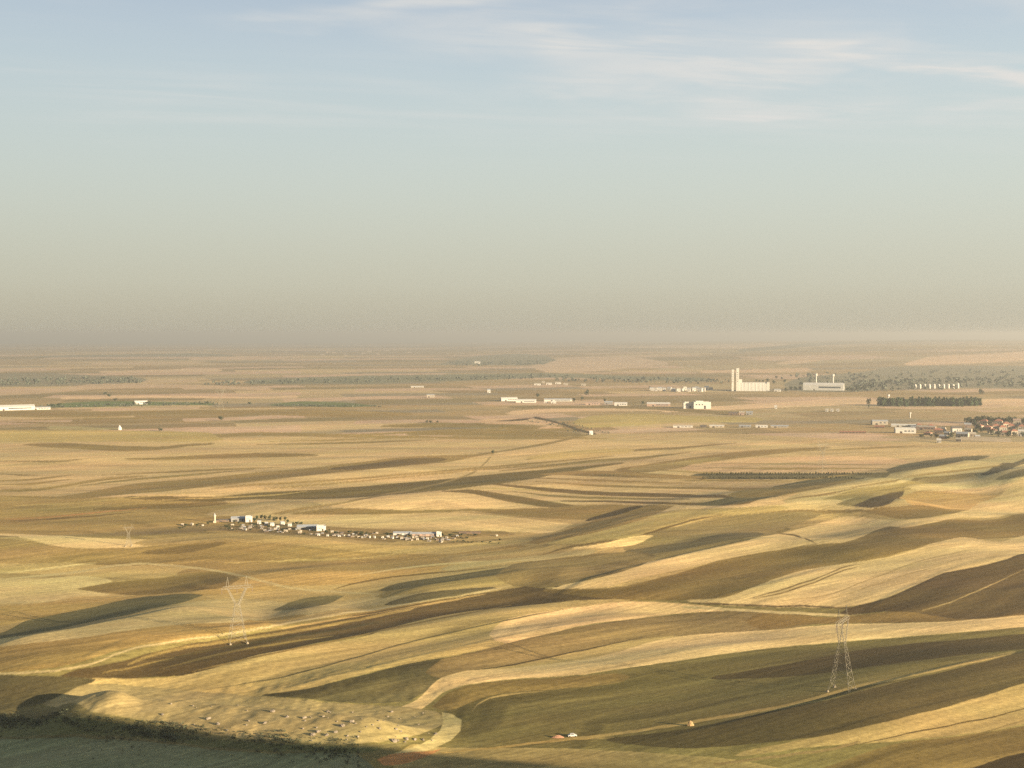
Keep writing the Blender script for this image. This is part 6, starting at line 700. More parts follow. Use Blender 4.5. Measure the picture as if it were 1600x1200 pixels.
    full[:, NA:] = KCOL[KINDS.index('fallow')] * (1 - t) + outc * t
    # the hill itself: dry grass and scrub
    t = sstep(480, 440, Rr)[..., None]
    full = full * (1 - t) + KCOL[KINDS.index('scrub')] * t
    # normals from the grid
    P = np.stack([X, Y, Z], -1)
    dR = np.gradient(P, axis=0)
    dA = np.roll(P, -1, 1) - np.roll(P, 1, 1)
    Nn = np.cross(dA, dR); Nn /= np.linalg.norm(Nn, axis=-1, keepdims=True)
    Nn[Nn[..., 2] < 0] *= -1
    V = P.reshape(-1, 3); NV = Nn.reshape(-1, 3); CV = full.reshape(-1, 3)
    idx = np.arange(nr * nc).reshape(nr, nc)
    nxt = np.roll(idx, -1, 1)
    quads = np.stack([idx[:-1], nxt[:-1], nxt[1:], idx[1:]], -1)          # (nr-1, nc, 4)
    lab = np.full((nr - 1, nc), -1, int); lab[:, :NA - 1] = lf
    quads = quads.reshape(-1, 4); lab = lab.reshape(-1)
    gm = ground_material()
    def emit(name, q, parent=None):
        vi, inv = np.unique(q.reshape(-1), return_inverse=True)
        me = bpy.data.meshes.new(name)
        me.vertices.add(len(vi)); me.vertices.foreach_set('co', V[vi].astype(np.float32).reshape(-1))
        me.loops.add(q.size); me.loops.foreach_set('vertex_index', inv.astype(np.int32).reshape(-1))
        me.polygons.add(len(q)); me.polygons.foreach_set('loop_start', np.arange(0, q.size, 4, dtype=np.int32))
        me.update(calc_edges=True)
        ca = me.color_attributes.new('soil', 'FLOAT_COLOR', 'POINT')
        ca.data.foreach_set('color', np.concatenate([CV[vi], np.ones((len(vi), 1))], 1).astype(np.float32).reshape(-1))
        me.polygons.foreach_set('use_smooth', np.ones(len(q), bool))
        me.normals_split_custom_set_from_vertices(NV[vi].tolist())
        me.materials.append(gm)
        return link(name, me, parent)
    counts = np.bincount(lab[lab >= 0], minlength=len(FIELDS))
    keep = counts >= 12
    base = (lab < 0) | ~keep[np.maximum(lab, 0)]
    g0 = emit('ground', quads[base]); tag(g0, kind='structure')
    order = np.argsort(lab, kind='stable'); ls = lab[order]
    for i, (k, thin, _n, _p) in enumerate(FIELDS):
        if not keep[i]: continue
        a, b = np.searchsorted(ls, [i, i + 1])
        nm = FNAME[k]
        if thin and nm != 'dirt_track': nm = 'field_margin'
        emit(nm, quads[order[a:b]], g0)
    return g0
def ground_material():
    m = bpy.data.materials.new('field_soil'); m.use_nodes = True
    nt = m.node_tree; N, L = nt.nodes, nt.links
    bs = N['Principled BSDF']; bs.inputs['Roughness'].default_value = .95; bs.inputs['Specular IOR Level'].default_value = .1
    at = N.new('ShaderNodeAttribute'); at.attribute_name = 'soil'
    geo = N.new('ShaderNodeNewGeometry')
    def nz(scale, rot, det, rough, lo, hi):
        mp = N.new('ShaderNodeMapping'); mp.vector_type = 'TEXTURE'; mp.inputs['Rotation'].default_value = (0, 0, rot); mp.inputs['Scale'].default_value = tuple(1 / q for q in scale)
        L.new(geo.outputs['Position'], mp.inputs[0])
        n = N.new('ShaderNodeTexNoise'); n.inputs['Scale'].default_value = 1; n.inputs['Detail'].default_value = det; n.inputs['Roughness'].default_value = rough
        L.new(mp.outputs[0], n.inputs[0])
        r = N.new('ShaderNodeMapRange'); r.inputs['From Min'].default_value = .28; r.inputs['From Max'].default_value = .72
        r.inputs['To Min'].default_value = lo; r.inputs['To Max'].default_value = hi; r.clamp = False
        L.new(n.outputs[0], r.inputs[0]); return r.outputs[0]
    def mul(a, b):
        q = N.new('ShaderNodeMath'); q.operation = 'MULTIPLY'; L.new(a, q.inputs[0]); L.new(b, q.inputs[1]); return q.outputs[0]
    f = mul(nz((.010, .060, .02), .50, 3, .6, .84, 1.16), nz((.0022, .0060, .002), .3, 2, .55, .88, 1.12))
    f = mul(f, nz((.012, .36, .1), .62, 2, .6, .80, 1.20))
    f = mul(f, nz((.30, .45, .35), .2, 3, .75, .72, 1.28))
    vm = N.new('ShaderNodeVectorMath'); vm.operation = 'SCALE'
    L.new(at.outputs['Color'], vm.inputs[0]); L.new(f, vm.inputs['Scale'])
    # faint hue drift: greener / redder patches of weed and soil
    hue = nz((.006, .016, .006), .3, 2, .6, -.07, .07)
    cb = N.new('ShaderNodeCombineXYZ')
    ad = N.new('ShaderNodeMath'); ad.operation = 'ADD'; L.new(hue, ad.inputs[0]); ad.inputs[1].default_value = 1
    L.new(ad.outputs[0], cb.inputs[0]); cb.inputs[1].default_value = 1
    sb = N.new('ShaderNodeMath'); sb.operation = 'MULTIPLY_ADD'; L.new(hue, sb.inputs[0]); sb.inputs[1].default_value = .6; sb.inputs[2].default_value = 1
    L.new(sb.outputs[0], cb.inputs[2])
    v2 = N.new('ShaderNodeVectorMath'); v2.operation = 'MULTIPLY'; L.new(vm.outputs[0], v2.inputs[0]); L.new(cb.outputs[0], v2.inputs[1])
    L.new(v2.outputs[0], bs.inputs['Base Color'])
    return m
GROUND = build_ground()
BUILD = [
 ('shed','shed','long white shed with pale roof beside a lower white annex on the plain','shed','',[(-1323.8,3219.0,106.4,31.9,13.8,0.49,'white','white')]),
 ('shed','shed','low narrow white annex running on from the long white shed','shed','',[(-1259.5,3241.5,50.9,15.3,7.8,0.37,'white','greyroof')]),
 ('shed','shed','single white oblong shed standing alone between dark shrubs','shed','',[(-1067.7,3492.3,36.1,14.4,11.0,0.45,'white','white')]),
 ('shed','shed','white shed with pale roof at the open end of the factory row','shed','',[(-9.6,3648.9,49.8,22.4,11.5,0.2,'white','white')]),
 ('shed','shed','cream shed joined to the white shed at the end of the factory row','shed','',[(41.5,3575.9,60.0,24.0,10.3,-0.01,'cream','white')]),
 ('shed','shed','very long low white shed behind two little white huts','shed','',[(138.4,3647.8,84.4,21.1,8.6,-0.04,'white','greyroof')]),
 ('house','hut','little white hut in front of the very long low shed','hut','huts before the long shed',[(99.1,3549.0,11.2,5.6,6.5,-0.03,'white','white'),(121.3,3540.3,14.9,7.5,6.5,-0.03,'white','white')]),
 ('shed','shed','low shed with pinkish walls in the factory row','shed','',[(230.4,3469.0,40.3,14.1,8.2,-0.07,'pinkwall','pinkwall')]),
 ('shed','shed','blue grey roofed shed in the factory row','shed','',[(278.5,3499.5,24.0,14.4,9.2,-0.08,'grey','blueroof')]),
 ('shed','shed','short bright white shed beside the blue grey roofed shed','shed','',[(307.5,3431.5,36.3,18.2,10.0,-0.09,'white','white')]),
 ('shed','shed','pinkish shed with white gable ends in the factory row','shed','',[(409.9,3395.9,65.1,22.8,10.8,-0.12,'pinkwall','white')]),
 ('block','warehouse','cream warehouse with flat roof,smaller of the bright pair','warehouse','',[(475.8,3276.0,28.1,19.7,15.8,-0.02,'cream','cream')]),
 ('block','warehouse','bright cream warehouse with raised roof section,larger of the pair','warehouse','',[(510.6,3266.7,45.6,27.4,18.4,-0.04,'cream','cream')]),
 ('shed','shed','long weathered grey shed with two white water towers behind it','shed','',[(1122.9,4376.4,141.6,49.6,26.9,-0.3,'concrete','white')]),
 ('tower','water_tower','white water tower on a slim shaft behind the long grey shed','water tower','water towers behind the grey shed',[(1263.3,5049.2,11.3,11.3,39.5,-0.25,'white','white'),(1334.1,5050.4,11.4,11.4,36.9,-0.26,'white','white')]),
 ('shed','shed','small white shed at the foot of the grain silo','shed','',[(932.3,4263.8,23.5,14.1,9.4,-0.22,'white','greyroof')]),
 ('silo','grain_silo','tall cream grain silo block with two slender elevator towers','silo','',[(847.6,4330.0,134.0,60.3,30.6,-0.13,'concrete','concrete')]),
 ('house','house','small white house in the row beside the grain silo','house','white houses in a row by the silo',[(498.7,4341.6,12.9,11.6,12.1,-0.13,'white','greyroof'),(507.4,4299.4,13.1,11.8,14.5,-0.26,'white','plaster'),(528.6,4343.2,15.0,13.5,12.6,-0.14,'white','greyroof'),(537.8,4289.0,11.0,9.9,13.2,-0.19,'white','greyroof'),(566.6,4371.3,14.1,12.7,11.3,-0.4,'white','greyroof'),(566.8,4268.4,14.0,12.6,11.5,-0.0,'white','greyroof'),(582.5,4252.1,13.5,12.1,14.4,0.0,'white','plaster'),(597.5,4295.3,14.8,13.3,11.0,-0.38,'white','plaster'),(619.4,4354.4,11.5,10.4,15.0,0.03,'white','plaster'),(618.4,4252.7,12.2,11.0,14.1,-0.23,'white','greyroof'),(641.8,4289.2,13.1,11.8,14.5,0.1,'white','greyroof'),(665.7,4371.7,11.9,10.7,13.4,-0.35,'white','greyroof'),(658.7,4251.9,14.7,13.2,14.4,-0.39,'white','greyroof'),(674.2,4279.6,13.3,12.0,14.9,-0.29,'white','plaster'),(699.9,4369.8,14.6,13.2,15.3,-0.25,'white','white'),(713.8,4370.3,14.8,13.4,10.7,-0.0,'white','plaster')]),
 ('bin','storage_bin','small round cream storage bin in a long row of bins','storage bin','row of round storage bins',[(1497.0,4510.4,9.0,9.0,17.1,-0.32,'cream','cream'),(1514.7,4510.5,9.0,9.0,17.2,-0.32,'cream','cream'),(1532.3,4510.6,9.0,9.0,17.2,-0.33,'cream','cream'),(1549.9,4510.6,9.0,9.0,17.2,-0.33,'cream','cream'),(1567.4,4510.6,9.0,9.0,17.3,-0.33,'cream','cream'),(1585.0,4510.5,9.1,9.1,17.3,-0.34,'cream','cream'),(1602.7,4510.9,9.1,9.1,17.4,-0.34,'cream','cream'),(1620.2,4510.7,9.1,9.1,17.4,-0.34,'cream','cream'),(1637.9,4511.0,9.1,9.1,17.4,-0.35,'cream','cream'),(1655.6,4511.3,9.2,9.2,21.5,-0.35,'cream','cream')]),
 ('tower','water_tower','slim white water tower in front of the dark poplar row','water tower','',[(1105.6,3567.3,7.4,7.4,24.7,-0.3,'white','white')]),
 ('house','house','pale house of the little hamlet behind the factory row','house','hamlet behind the factory row',[(101.2,4804.0,25.3,15.2,8.8,-0.02,'white','plaster'),(148.7,4867.4,23.0,13.8,9.0,-0.03,'white','plaster'),(187.0,4931.1,23.4,14.0,9.1,-0.04,'white','plaster'),(212.6,4803.9,17.7,10.6,8.9,-0.04,'plaster','plaster'),(279.8,4742.1,17.5,10.5,8.8,-0.06,'plaster','plaster'),(129.0,4996.9,13.1,7.9,9.2,-0.03,'plaster','plaster')]),
 ('house','house','tiny pale house of the far village under the horizon','house','far village under the horizon',[(-1773.7,11386.4,36.8,29.4,12.3,0.15,'farwall','farwall'),(-2043.9,13533.9,43.7,34.9,14.6,0.15,'farwall','farwall'),(-1898.5,12977.6,41.8,33.4,13.9,0.15,'farwall','farwall'),(-1523.1,11131.7,35.8,28.6,11.9,0.14,'farwall','farwall'),(-1518.9,12441.2,39.8,31.9,13.3,0.12,'farwall','farwall'),(-1618.7,13795.3,44.1,35.3,14.7,0.12,'farwall','farwall'),(-1317.5,11921.7,38.1,30.4,12.7,0.11,'farwall','farwall'),(-1468.1,14235.7,45.4,36.3,15.1,0.1,'farwall','farwall'),(-1490.9,15484.3,49.3,39.4,16.4,0.1,'farwall','farwall'),(-1412.2,15976.9,50.8,40.6,16.9,0.09,'farwall','farwall'),(-1103.8,13110.1,41.6,33.3,13.9,0.08,'farwall','farwall')]),
 ('shed','shed','lone white barn beside the dark green far wood','shed','',[(-236.2,8309.0,39.3,19.7,15.3,0.03,'white','white')]),
 ('house','house','white house with grey annex at a lone tree on the plain','house','',[(-78.8,4154.3,10.9,9.8,13.1,0.02,'white','blueroof')]),
 ('shed','shed','small grey roofed barn at the end of a pale strip','shed','',[(-258.7,3865.6,24.5,12.2,10.2,0.07,'plaster','greyroof')]),
 ('shed','shed','flat pale barn between the tree belt and the plain','shed','',[(-356.2,4568.6,48.3,14.5,7.2,0.08,'plaster','white')]),
 ('shed','shed','long low whitewashed barn beside a dark cart shed','shed','',[(367.5,2608.9,41.9,14.7,5.6,-0.14,'white','whitewall')]),
 ('shed','shed','dark cart shed between two low whitewashed barns','shed','',[(409.9,2598.9,14.0,4.9,5.6,-0.16,'darkroof','darkroof')]),
 ('shed','shed','low barn with patched pale walls beside the dark cart shed','shed','',[(438.1,2595.4,30.8,10.8,5.6,-0.17,'whitewall','white')]),
 ('shed','shed','low grey barn with blue grey roof in the barn line','shed','',[(497.5,2590.8,25.4,8.9,5.6,-0.19,'grey','blueroof')]),
 ('shed','shed','low bright white barn in the middle of the barn line','shed','',[(532.1,2586.1,25.5,8.9,5.7,-0.2,'white','white')]),
 ('shed','shed','low tan barn with grey roof ending the barn line','shed','',[(570.1,2585.6,37.0,13.0,5.7,-0.22,'plaster','greyroof')]),
 ('shed','shed','dark brown shed beside a pink house on the plain','shed','',[(550.9,3019.3,24.6,12.3,8.2,-0.18,'brownwall','darkroof')]),
 ('house','house','pink plastered house beside the dark brown shed','house','',[(570.7,3014.7,13.1,10.5,9.8,-0.19,'pinkwall','plaster')]),
 ('shed','shed','small blue grey shed next to the pink plastered house','shed','',[(589.7,3014.2,16.4,11.5,9.0,-0.19,'grey','blueroof')]),
 ('house','hut','small white hut of three standing together in a field','hut','three white huts in a field',[(818.7,3156.2,8.0,7.2,8.0,-0.25,'white','plaster'),(832.3,3157.1,8.0,7.2,8.0,-0.26,'white','plaster'),(847.8,3159.0,8.0,7.2,8.0,-0.26,'white','plaster')]),
 ('house','hut','solitary white hut near the track on the open plain','hut','',[(710.2,3269.6,7.2,6.5,9.0,-0.21,'white','white')]),
 ('tent','tent','small white pointed tent on the stubble plain','tent','',[(-818.3,2530.1,8.1,8.1,10.3,0.31,'white','white')]),
 ('house','hut','white hut at the corner of the dark embankment','hut','',[(158.7,2446.0,7.1,6.4,7.7,0.34,'white','white')]),
 ('shed','shed','pale village shed with grey roof at the open end of the village','shed','',[(817.5,2700.0,34.0,17.0,10.8,-0.09,'plaster','greyroof')]),
 ('shed','shed','long white farm building with cream roof at the village edge','shed','',[(789.9,2438.2,39.5,19.8,11.3,-0.16,'white','cream')]),
 ('shed','shed','cream walled farm shed behind the long white farm building','shed','',[(849.5,2631.3,51.8,18.1,6.1,-0.31,'cream','cream')]),
 ('shed','shed','flat roofed pale pink house row with white end wall','shed','',[(866.9,2539.7,38.7,15.5,8.9,-0.43,'pinkwall','plaster')]),
 ('house','house','brown brick house beside the pale pink row','house','',[(853.4,2428.5,17.2,12.0,11.5,-0.34,'brownwall','redroof')]),
 ('house','house','white house with dark roof next to a dark tree','house','',[(898.3,2453.1,19.0,13.3,13.1,-0.05,'white','darkroof')]),
 ('house','house','grey house with a pale gable below the white house','house','',[(869.7,2341.1,22.4,13.4,11.2,-0.56,'plaster','greyroof')]),
 ('shed','shed','small red roofed shed in front of the pale village shed','shed','',[(786.3,2596.8,20.8,10.4,5.2,-0.29,'brownwall','redroof')]),
 ('house','house','village house with cream walls and tiled red hip roof among dark trees','house','red roofed village houses with cream walls',[(982.5,2551.3,15.3,12.2,10.1,-0.76,'whitewall','redroof'),(1064.8,2614.6,18.8,15.0,10.7,-0.01,'whitewall','redroof'),(1040.1,2527.5,15.6,12.5,12.1,-0.22,'whitewall','redroof'),(960.5,2423.9,16.9,13.6,10.9,-0.23,'whitewall','redroof'),(994.4,2403.7,13.7,10.9,11.6,-0.02,'whitewall','redroof'),(1041.0,2674.1,16.3,13.0,13.1,-0.69,'whitewall','redroof')]),
 ('house','house','village house with pink walls and tiled red hip roof among dark trees','house','red roofed village houses with pink walls',[(984.0,2510.3,17.3,13.9,10.0,-0.62,'pinkwall','redroof'),(1102.2,2592.3,16.9,13.5,12.3,-0.7,'pinkwall','redroof'),(1103.8,2551.6,16.6,13.3,11.3,-0.51,'pinkwall','redroof')]),
 ('house','house','village house with tan walls and tiled red hip roof among dark trees','house','red roofed village houses with tan walls',[(1015.4,2545.9,15.7,12.6,10.9,-0.23,'plaster','redroof'),(1001.3,2477.5,15.5,12.4,12.7,-0.07,'plaster','redroof'),(1073.5,2677.8,17.1,13.7,13.4,-0.47,'plaster','redroof'),(1094.4,2632.9,17.4,13.9,11.4,-0.55,'plaster','redroof'),(1055.6,2513.6,14.0,11.2,11.4,-0.33,'plaster','redroof'),(970.6,2388.8,16.7,13.4,10.3,-0.39,'plaster','redroof'),(1048.3,2452.9,17.5,14.0,10.8,-0.32,'plaster','redroof')]),
 ('house','house','small brown house with grey roof on the outskirts of the village','house','outskirt houses,brown with grey roofs',[(848.8,2562.1,13.0,10.4,7.1,-0.32,'brownwall','greyroof')]),
 ('house','house','small dull tan house with red roof on the outskirts of the village','house','outskirt houses,dull tan with red roofs',[(875.3,2609.0,11.1,8.9,8.9,-0.2,'farwall','redroof')]),
 ('house','house','small brown house with red roof on the outskirts of the village','house','outskirt houses,brown with red roofs',[(889.6,2574.4,12.7,10.2,9.7,-0.19,'brownwall','redroof')]),
 ('house','house','small tan house with tan roof on the outskirts of the village','house','outskirt houses,tan with tan roofs',[(877.1,2473.7,13.5,10.8,9.4,-0.68,'plaster','plaster'),(923.2,2453.9,13.6,10.9,9.1,-0.61,'plaster','plaster')]),
 ('house','house','small tan house with grey roof on the outskirts of the village','house','outskirt houses,tan with grey roofs',[(861.0,2399.5,11.1,8.9,7.0,-0.65,'plaster','greyroof')]),
 ('house','house','small dull tan house with tan roof on the outskirts of the village','house','outskirt houses,dull tan with tan roofs',[(899.5,2370.7,13.1,10.5,8.2,-0.12,'farwall','plaster'),(826.0,2242.2,9.9,7.9,7.1,-0.42,'farwall','plaster')]),
 ('house','house','small dull tan house with grey roof on the outskirts of the village','house','outskirt houses,dull tan with grey roofs',[(885.3,2307.5,9.1,7.3,7.1,-0.13,'farwall','greyroof')]),
 ('house','house','small pink house with red roof on the outskirts of the village','house','outskirt houses,pink with red roofs',[(823.2,2400.0,13.6,10.9,6.8,-0.73,'pinkwall','redroof')]),
 ('house','house','small pink house with grey roof on the outskirts of the village','house','outskirt houses,pink with grey roofs',[(815.3,2292.2,13.3,10.6,8.6,-0.56,'pinkwall','greyroof'),(976.3,2599.2,14.0,11.2,10.0,-0.32,'pinkwall','greyroof')]),
 ('house','house','white plastered house with white roof by the village edge','house','',[(995.3,2372.4,10.3,9.2,13.2,-0.4,'white','white')]),
 ('house','house','tall pale house above the red village roofs','house','',[(1086.4,2610.2,16.1,11.3,17.7,-0.39,'whitewall','pinkwall')]),
 ('wall','stone_wall','long pale stone wall below the village','wall','',[(882.0,2258.4,87.6,4.4,6.2,-0.37,'whitewall','whitewall')]),
 ('house','hut','white cube hut in front of the village','hut','',[(780.1,2215.8,7.8,7.8,7.8,-0.34,'white','white')]),
 ('tower','tower','slim white water tower on the field before the village','tower','',[(961.2,2930.3,5.1,5.1,13.7,-0.32,'white','white')]),
 ('shed','shed','low brown stable in a row on the tan field','shed','row of brown stables',[(661.9,2440.8,6.3,5.7,4.4,-0.26,'brownwall','redroof'),(668.4,2439.9,6.3,5.7,4.4,-0.27,'brownwall','redroof'),(674.9,2439.1,6.3,5.7,4.4,-0.27,'brownwall','redroof'),(681.2,2437.7,6.4,5.7,4.4,-0.27,'brownwall','redroof'),(687.5,2436.5,6.4,5.7,4.4,-0.28,'brownwall','redroof'),(693.9,2435.3,6.4,5.7,4.4,-0.28,'brownwall','redroof'),(700.3,2434.4,6.4,5.7,4.4,-0.28,'brownwall','redroof'),(706.9,2434.1,6.4,5.7,4.4,-0.28,'brownwall','redroof')]),
 ('minaret','stone_tower','slender pale stone tower at the end of the farm','tower','',[(-319.4,1299.3,2.3,3.0,10.9,0.24,'whitewall','white')]),
 ('shed','shed','long low brown shed beside the slender tower','shed','',[(-310.3,1305.8,17.4,4.3,2.9,0.23,'brownwall','darkroof')]),
 ('shed','shed','wide grey roofed shed behind the bright white farmhouse','shed','',[(-294.9,1310.9,18.8,11.3,5.1,0.22,'grey','greyroof')]),
 ('block','farmhouse','bright white cube farmhouse with flat roof','house','',[(-283.6,1303.9,7.2,6.5,6.1,0.21,'white','white')]),
 ('house','house','white farm cottage among dark trees','house','white farm cottages',[(-269.0,1286.9,3.9,3.5,4.2,0.21,'white','greyroof'),(-259.0,1274.2,3.5,3.1,3.8,0.49,'white','greyroof'),(-251.7,1267.9,4.2,3.7,3.8,0.44,'cream','greyroof'),(-242.5,1276.3,4.2,3.8,3.8,0.51,'white','greyroof'),(-231.2,1258.5,4.1,3.7,3.8,0.24,'white','plaster'),(-240.2,1239.8,3.0,3.0,3.7,0.39,'white','plaster')]),
 ('shed','shed','blue grey roofed barn with a bright white gable block','shed','',[(-207.9,1231.4,21.2,10.6,4.6,0.07,'grey','blueroof')]),
 ('block','gable_block','bright white block at the end of the blue roofed barn','building','',[(-192.3,1218.8,9.2,6.4,5.2,0.16,'white','white')]),
 ('shed','shed','green roofed white barn in the middle of the farm strip','shed','',[(-108.1,1193.8,17.7,8.0,3.2,0.03,'white','blueroof')]),
 ('shed','shed','long pinkish walled barn with grey roof in the farm strip','shed','',[(-87.1,1191.8,26.4,7.9,3.5,0.03,'pinkwall','greyroof')]),
 ('block','gable_block','white block at the end of the long pinkish barn','building','',[(-71.8,1188.9,5.0,4.5,4.4,0.06,'cream','white')]),
 ('shed','shed','low red brown shed beyond the last farm shrubs','shed','',[(-42.2,1208.1,21.6,4.3,2.2,0.03,'brownwall','brownwall')]),
 ('hut2','hut','tiny cream hut with grey roof in the scattered rows below the farm','hut','tiny cream huts with grey roofs',[(-240.6,1228.3,2.1,1.9,2.4,0.22,'whitewall','greyroof'),(-281.6,1266.8,2.5,2.2,2.7,0.04,'whitewall','greyroof'),(-158.3,1172.6,2.0,1.8,2.2,0.5,'whitewall','greyroof'),(-54.1,1187.1,2.5,2.3,2.0,0.47,'whitewall','greyroof')]),
 ('hut2','hut','tiny tan hut with cream roof in the scattered rows below the farm','hut','tiny tan huts with cream roofs',[(-226.2,1210.2,2.9,2.7,2.3,-0.01,'plaster','whitewall'),(-349.9,1283.5,3.0,2.7,2.1,0.41,'plaster','whitewall'),(-339.8,1284.0,2.6,2.3,2.7,-0.34,'plaster','whitewall'),(-96.5,1176.1,2.1,1.9,1.8,0.6,'plaster','whitewall'),(-86.9,1172.5,2.4,2.2,2.5,-0.35,'plaster','whitewall')]),
 ('hut2','hut','tiny cream hut with cream roof in the scattered rows below the farm','hut','tiny cream huts with cream roofs',[(-271.3,1265.3,2.6,2.3,2.7,-0.18,'whitewall','whitewall'),(-296.2,1280.7,3.0,2.7,1.7,0.38,'whitewall','whitewall'),(-210.5,1204.9,2.2,1.9,2.3,0.28,'whitewall','whitewall'),(-148.6,1169.2,2.2,2.0,1.6,0.5,'whitewall','whitewall'),(-63.7,1179.3,2.3,2.1,1.8,-0.27,'whitewall','whitewall'),(-15.1,1191.3,2.0,1.8,1.8,0.38,'whitewall','whitewall'),(-133.8,1197.7,2.4,2.1,1.8,0.09,'whitewall','whitewall')]),
 ('hut2','hut','tiny white hut with cream roof in the scattered rows below the farm','hut','tiny white huts with cream roofs',[(-327.1,1279.5,1.9,1.7,1.8,0.23,'white','whitewall'),(-106.5,1168.8,2.8,2.6,2.2,0.04,'white','whitewall')]),
 ('hut2','hut','tiny white hut with grey roof in the scattered rows below the farm','hut','tiny white huts with grey roofs',[(-260.8,1256.9,1.9,1.7,2.3,-0.02,'white','greyroof'),(-187.3,1171.1,2.6,2.3,2.4,0.24,'white','greyroof'),(-167.3,1170.2,2.7,2.5,1.6,0.29,'white','greyroof'),(-133.1,1169.4,1.7,1.6,2.5,-0.27,'white','greyroof'),(-115.9,1170.1,2.3,2.0,2.3,-0.37,'white','greyroof'),(-111.7,1172.2,1.7,1.5,1.9,0.17,'white','greyroof')]),
 ('hut2','hut','tiny cream hut with tan roof in the scattered rows below the farm','hut','tiny cream huts with tan roofs',[(-195.4,1175.3,1.9,1.7,1.9,-0.29,'whitewall','plaster'),(-163.5,1173.9,2.8,2.5,2.0,-0.44,'whitewall','plaster'),(-153.8,1171.4,1.8,1.6,1.5,-0.08,'whitewall','plaster'),(-91.5,1167.0,2.5,2.2,2.3,0.29,'whitewall','plaster'),(-179.5,1206.4,3.0,2.7,2.1,0.27,'whitewall','plaster')]),
 ('hut2','hut','tiny white hut with tan roof in the scattered rows below the farm','hut','tiny white huts with tan roofs',[(-178.2,1168.5,2.2,2.0,2.2,0.2,'white','plaster'),(-138.1,1169.9,1.8,1.6,2.4,-0.43,'white','plaster'),(-126.2,1174.3,2.7,2.4,1.6,0.52,'white','plaster'),(-81.9,1171.2,2.5,2.3,2.5,0.09,'white','plaster')]),
 ('hut2','hut','tiny tan hut with grey roof in the scattered rows below the farm','hut','tiny tan huts with grey roofs',[(-144.6,1166.7,1.8,1.6,1.9,0.16,'plaster','greyroof'),(-120.8,1175.5,2.8,2.5,2.1,0.46,'plaster','greyroof'),(-77.6,1181.8,2.5,2.3,1.7,-0.21,'plaster','greyroof')]),
 ('hut2','hut','tiny tan hut with tan roof in the scattered rows below the farm','hut','tiny tan huts with tan roofs',[(-102.8,1169.0,2.1,1.9,1.9,-0.09,'plaster','plaster')]),
 ('hut2','shack','tiny low tan walled shack with dull tan roof among the farm huts','shack','low tan shacks with dull tan roofs',[(-173.7,1175.0,3.5,2.8,1.2,0.68,'plaster','farwall'),(-101.3,1165.4,3.2,2.6,1.9,0.26,'plaster','farwall'),(-96.5,1162.9,2.1,1.6,1.6,0.62,'plaster','farwall'),(-189.9,1178.8,3.0,2.4,1.9,-0.02,'plaster','farwall'),(-116.3,1180.1,1.6,1.4,2.0,-0.3,'plaster','farwall'),(-226.1,1227.5,2.9,2.3,2.0,0.67,'plaster','farwall'),(-123.7,1165.8,3.0,2.4,1.5,-0.16,'plaster','farwall')]),
 ('hut2','shack','tiny low dull tan walled shack with dark roof among the farm huts','shack','low dull tan shacks with dark roofs',[(-104.3,1185.3,2.0,1.6,1.3,-0.2,'farwall','darkroof'),(-188.2,1171.8,3.1,2.4,1.3,0.11,'farwall','darkroof'),(-167.3,1186.2,1.9,1.5,2.0,0.11,'farwall','darkroof'),(-137.1,1195.4,2.5,2.0,1.2,0.08,'farwall','darkroof'),(-231.5,1225.8,1.9,1.5,1.2,0.17,'farwall','darkroof')]),
 ('hut2','shack','tiny low tan walled shack with dark roof among the farm huts','shack','low tan shacks with dark roofs',[(-245.8,1216.5,1.9,1.6,1.2,-0.18,'plaster','darkroof'),(-68.4,1154.0,3.3,2.6,1.9,-0.38,'plaster','darkroof'),(-93.8,1183.3,2.0,1.6,1.9,0.25,'plaster','darkroof'),(-144.0,1183.1,3.1,2.5,1.7,0.5,'plaster','darkroof'),(-227.5,1197.5,2.0,1.6,1.6,-0.11,'plaster','darkroof')]),
 ('hut2','shack','tiny low tan walled shack with grey roof among the farm huts','shack','low tan shacks with grey roofs',[(-270.1,1224.4,2.2,1.7,2.1,-0.34,'plaster','greyroof'),(-217.5,1223.1,3.1,2.5,1.9,0.23,'plaster','greyroof'),(-99.7,1171.6,2.2,1.7,1.3,-0.42,'plaster','greyroof'),(-84.7,1169.2,2.9,2.3,1.4,0.44,'plaster','greyroof'),(-270.7,1229.9,1.8,1.5,1.9,-0.36,'plaster','greyroof'),(-67.9,1176.2,2.9,2.3,1.4,0.08,'plaster','greyroof'),(-229.6,1200.0,1.8,1.5,1.7,0.23,'plaster','greyroof')]),
 ('hut2','shack','tiny low brown walled shack with grey roof among the farm huts','shack','low brown shacks with grey roofs',[(-177.8,1179.0,1.6,1.4,1.4,0.01,'brownwall','greyroof'),(-185.6,1184.7,2.5,2.0,1.8,0.04,'brownwall','greyroof'),(-61.1,1165.2,3.0,2.4,1.6,-0.13,'brownwall','greyroof'),(-236.7,1221.9,2.3,1.8,1.8,-0.27,'brownwall','greyroof')]),
 ('hut2','shack','tiny low grey walled shack with dull tan roof among the farm huts','shack','low grey shacks with dull tan roofs',[(-275.5,1234.5,1.9,1.5,1.5,0.68,'grey','farwall'),(-79.6,1177.1,1.9,1.5,1.4,-0.39,'grey','farwall'),(-142.3,1173.8,1.6,1.4,1.3,0.42,'grey','farwall'),(-79.4,1159.4,3.2,2.5,1.7,-0.13,'grey','farwall'),(-170.3,1176.9,3.5,2.8,2.0,-0.11,'grey','farwall'),(-256.5,1239.0,2.7,2.2,1.7,0.04,'grey','farwall')]),
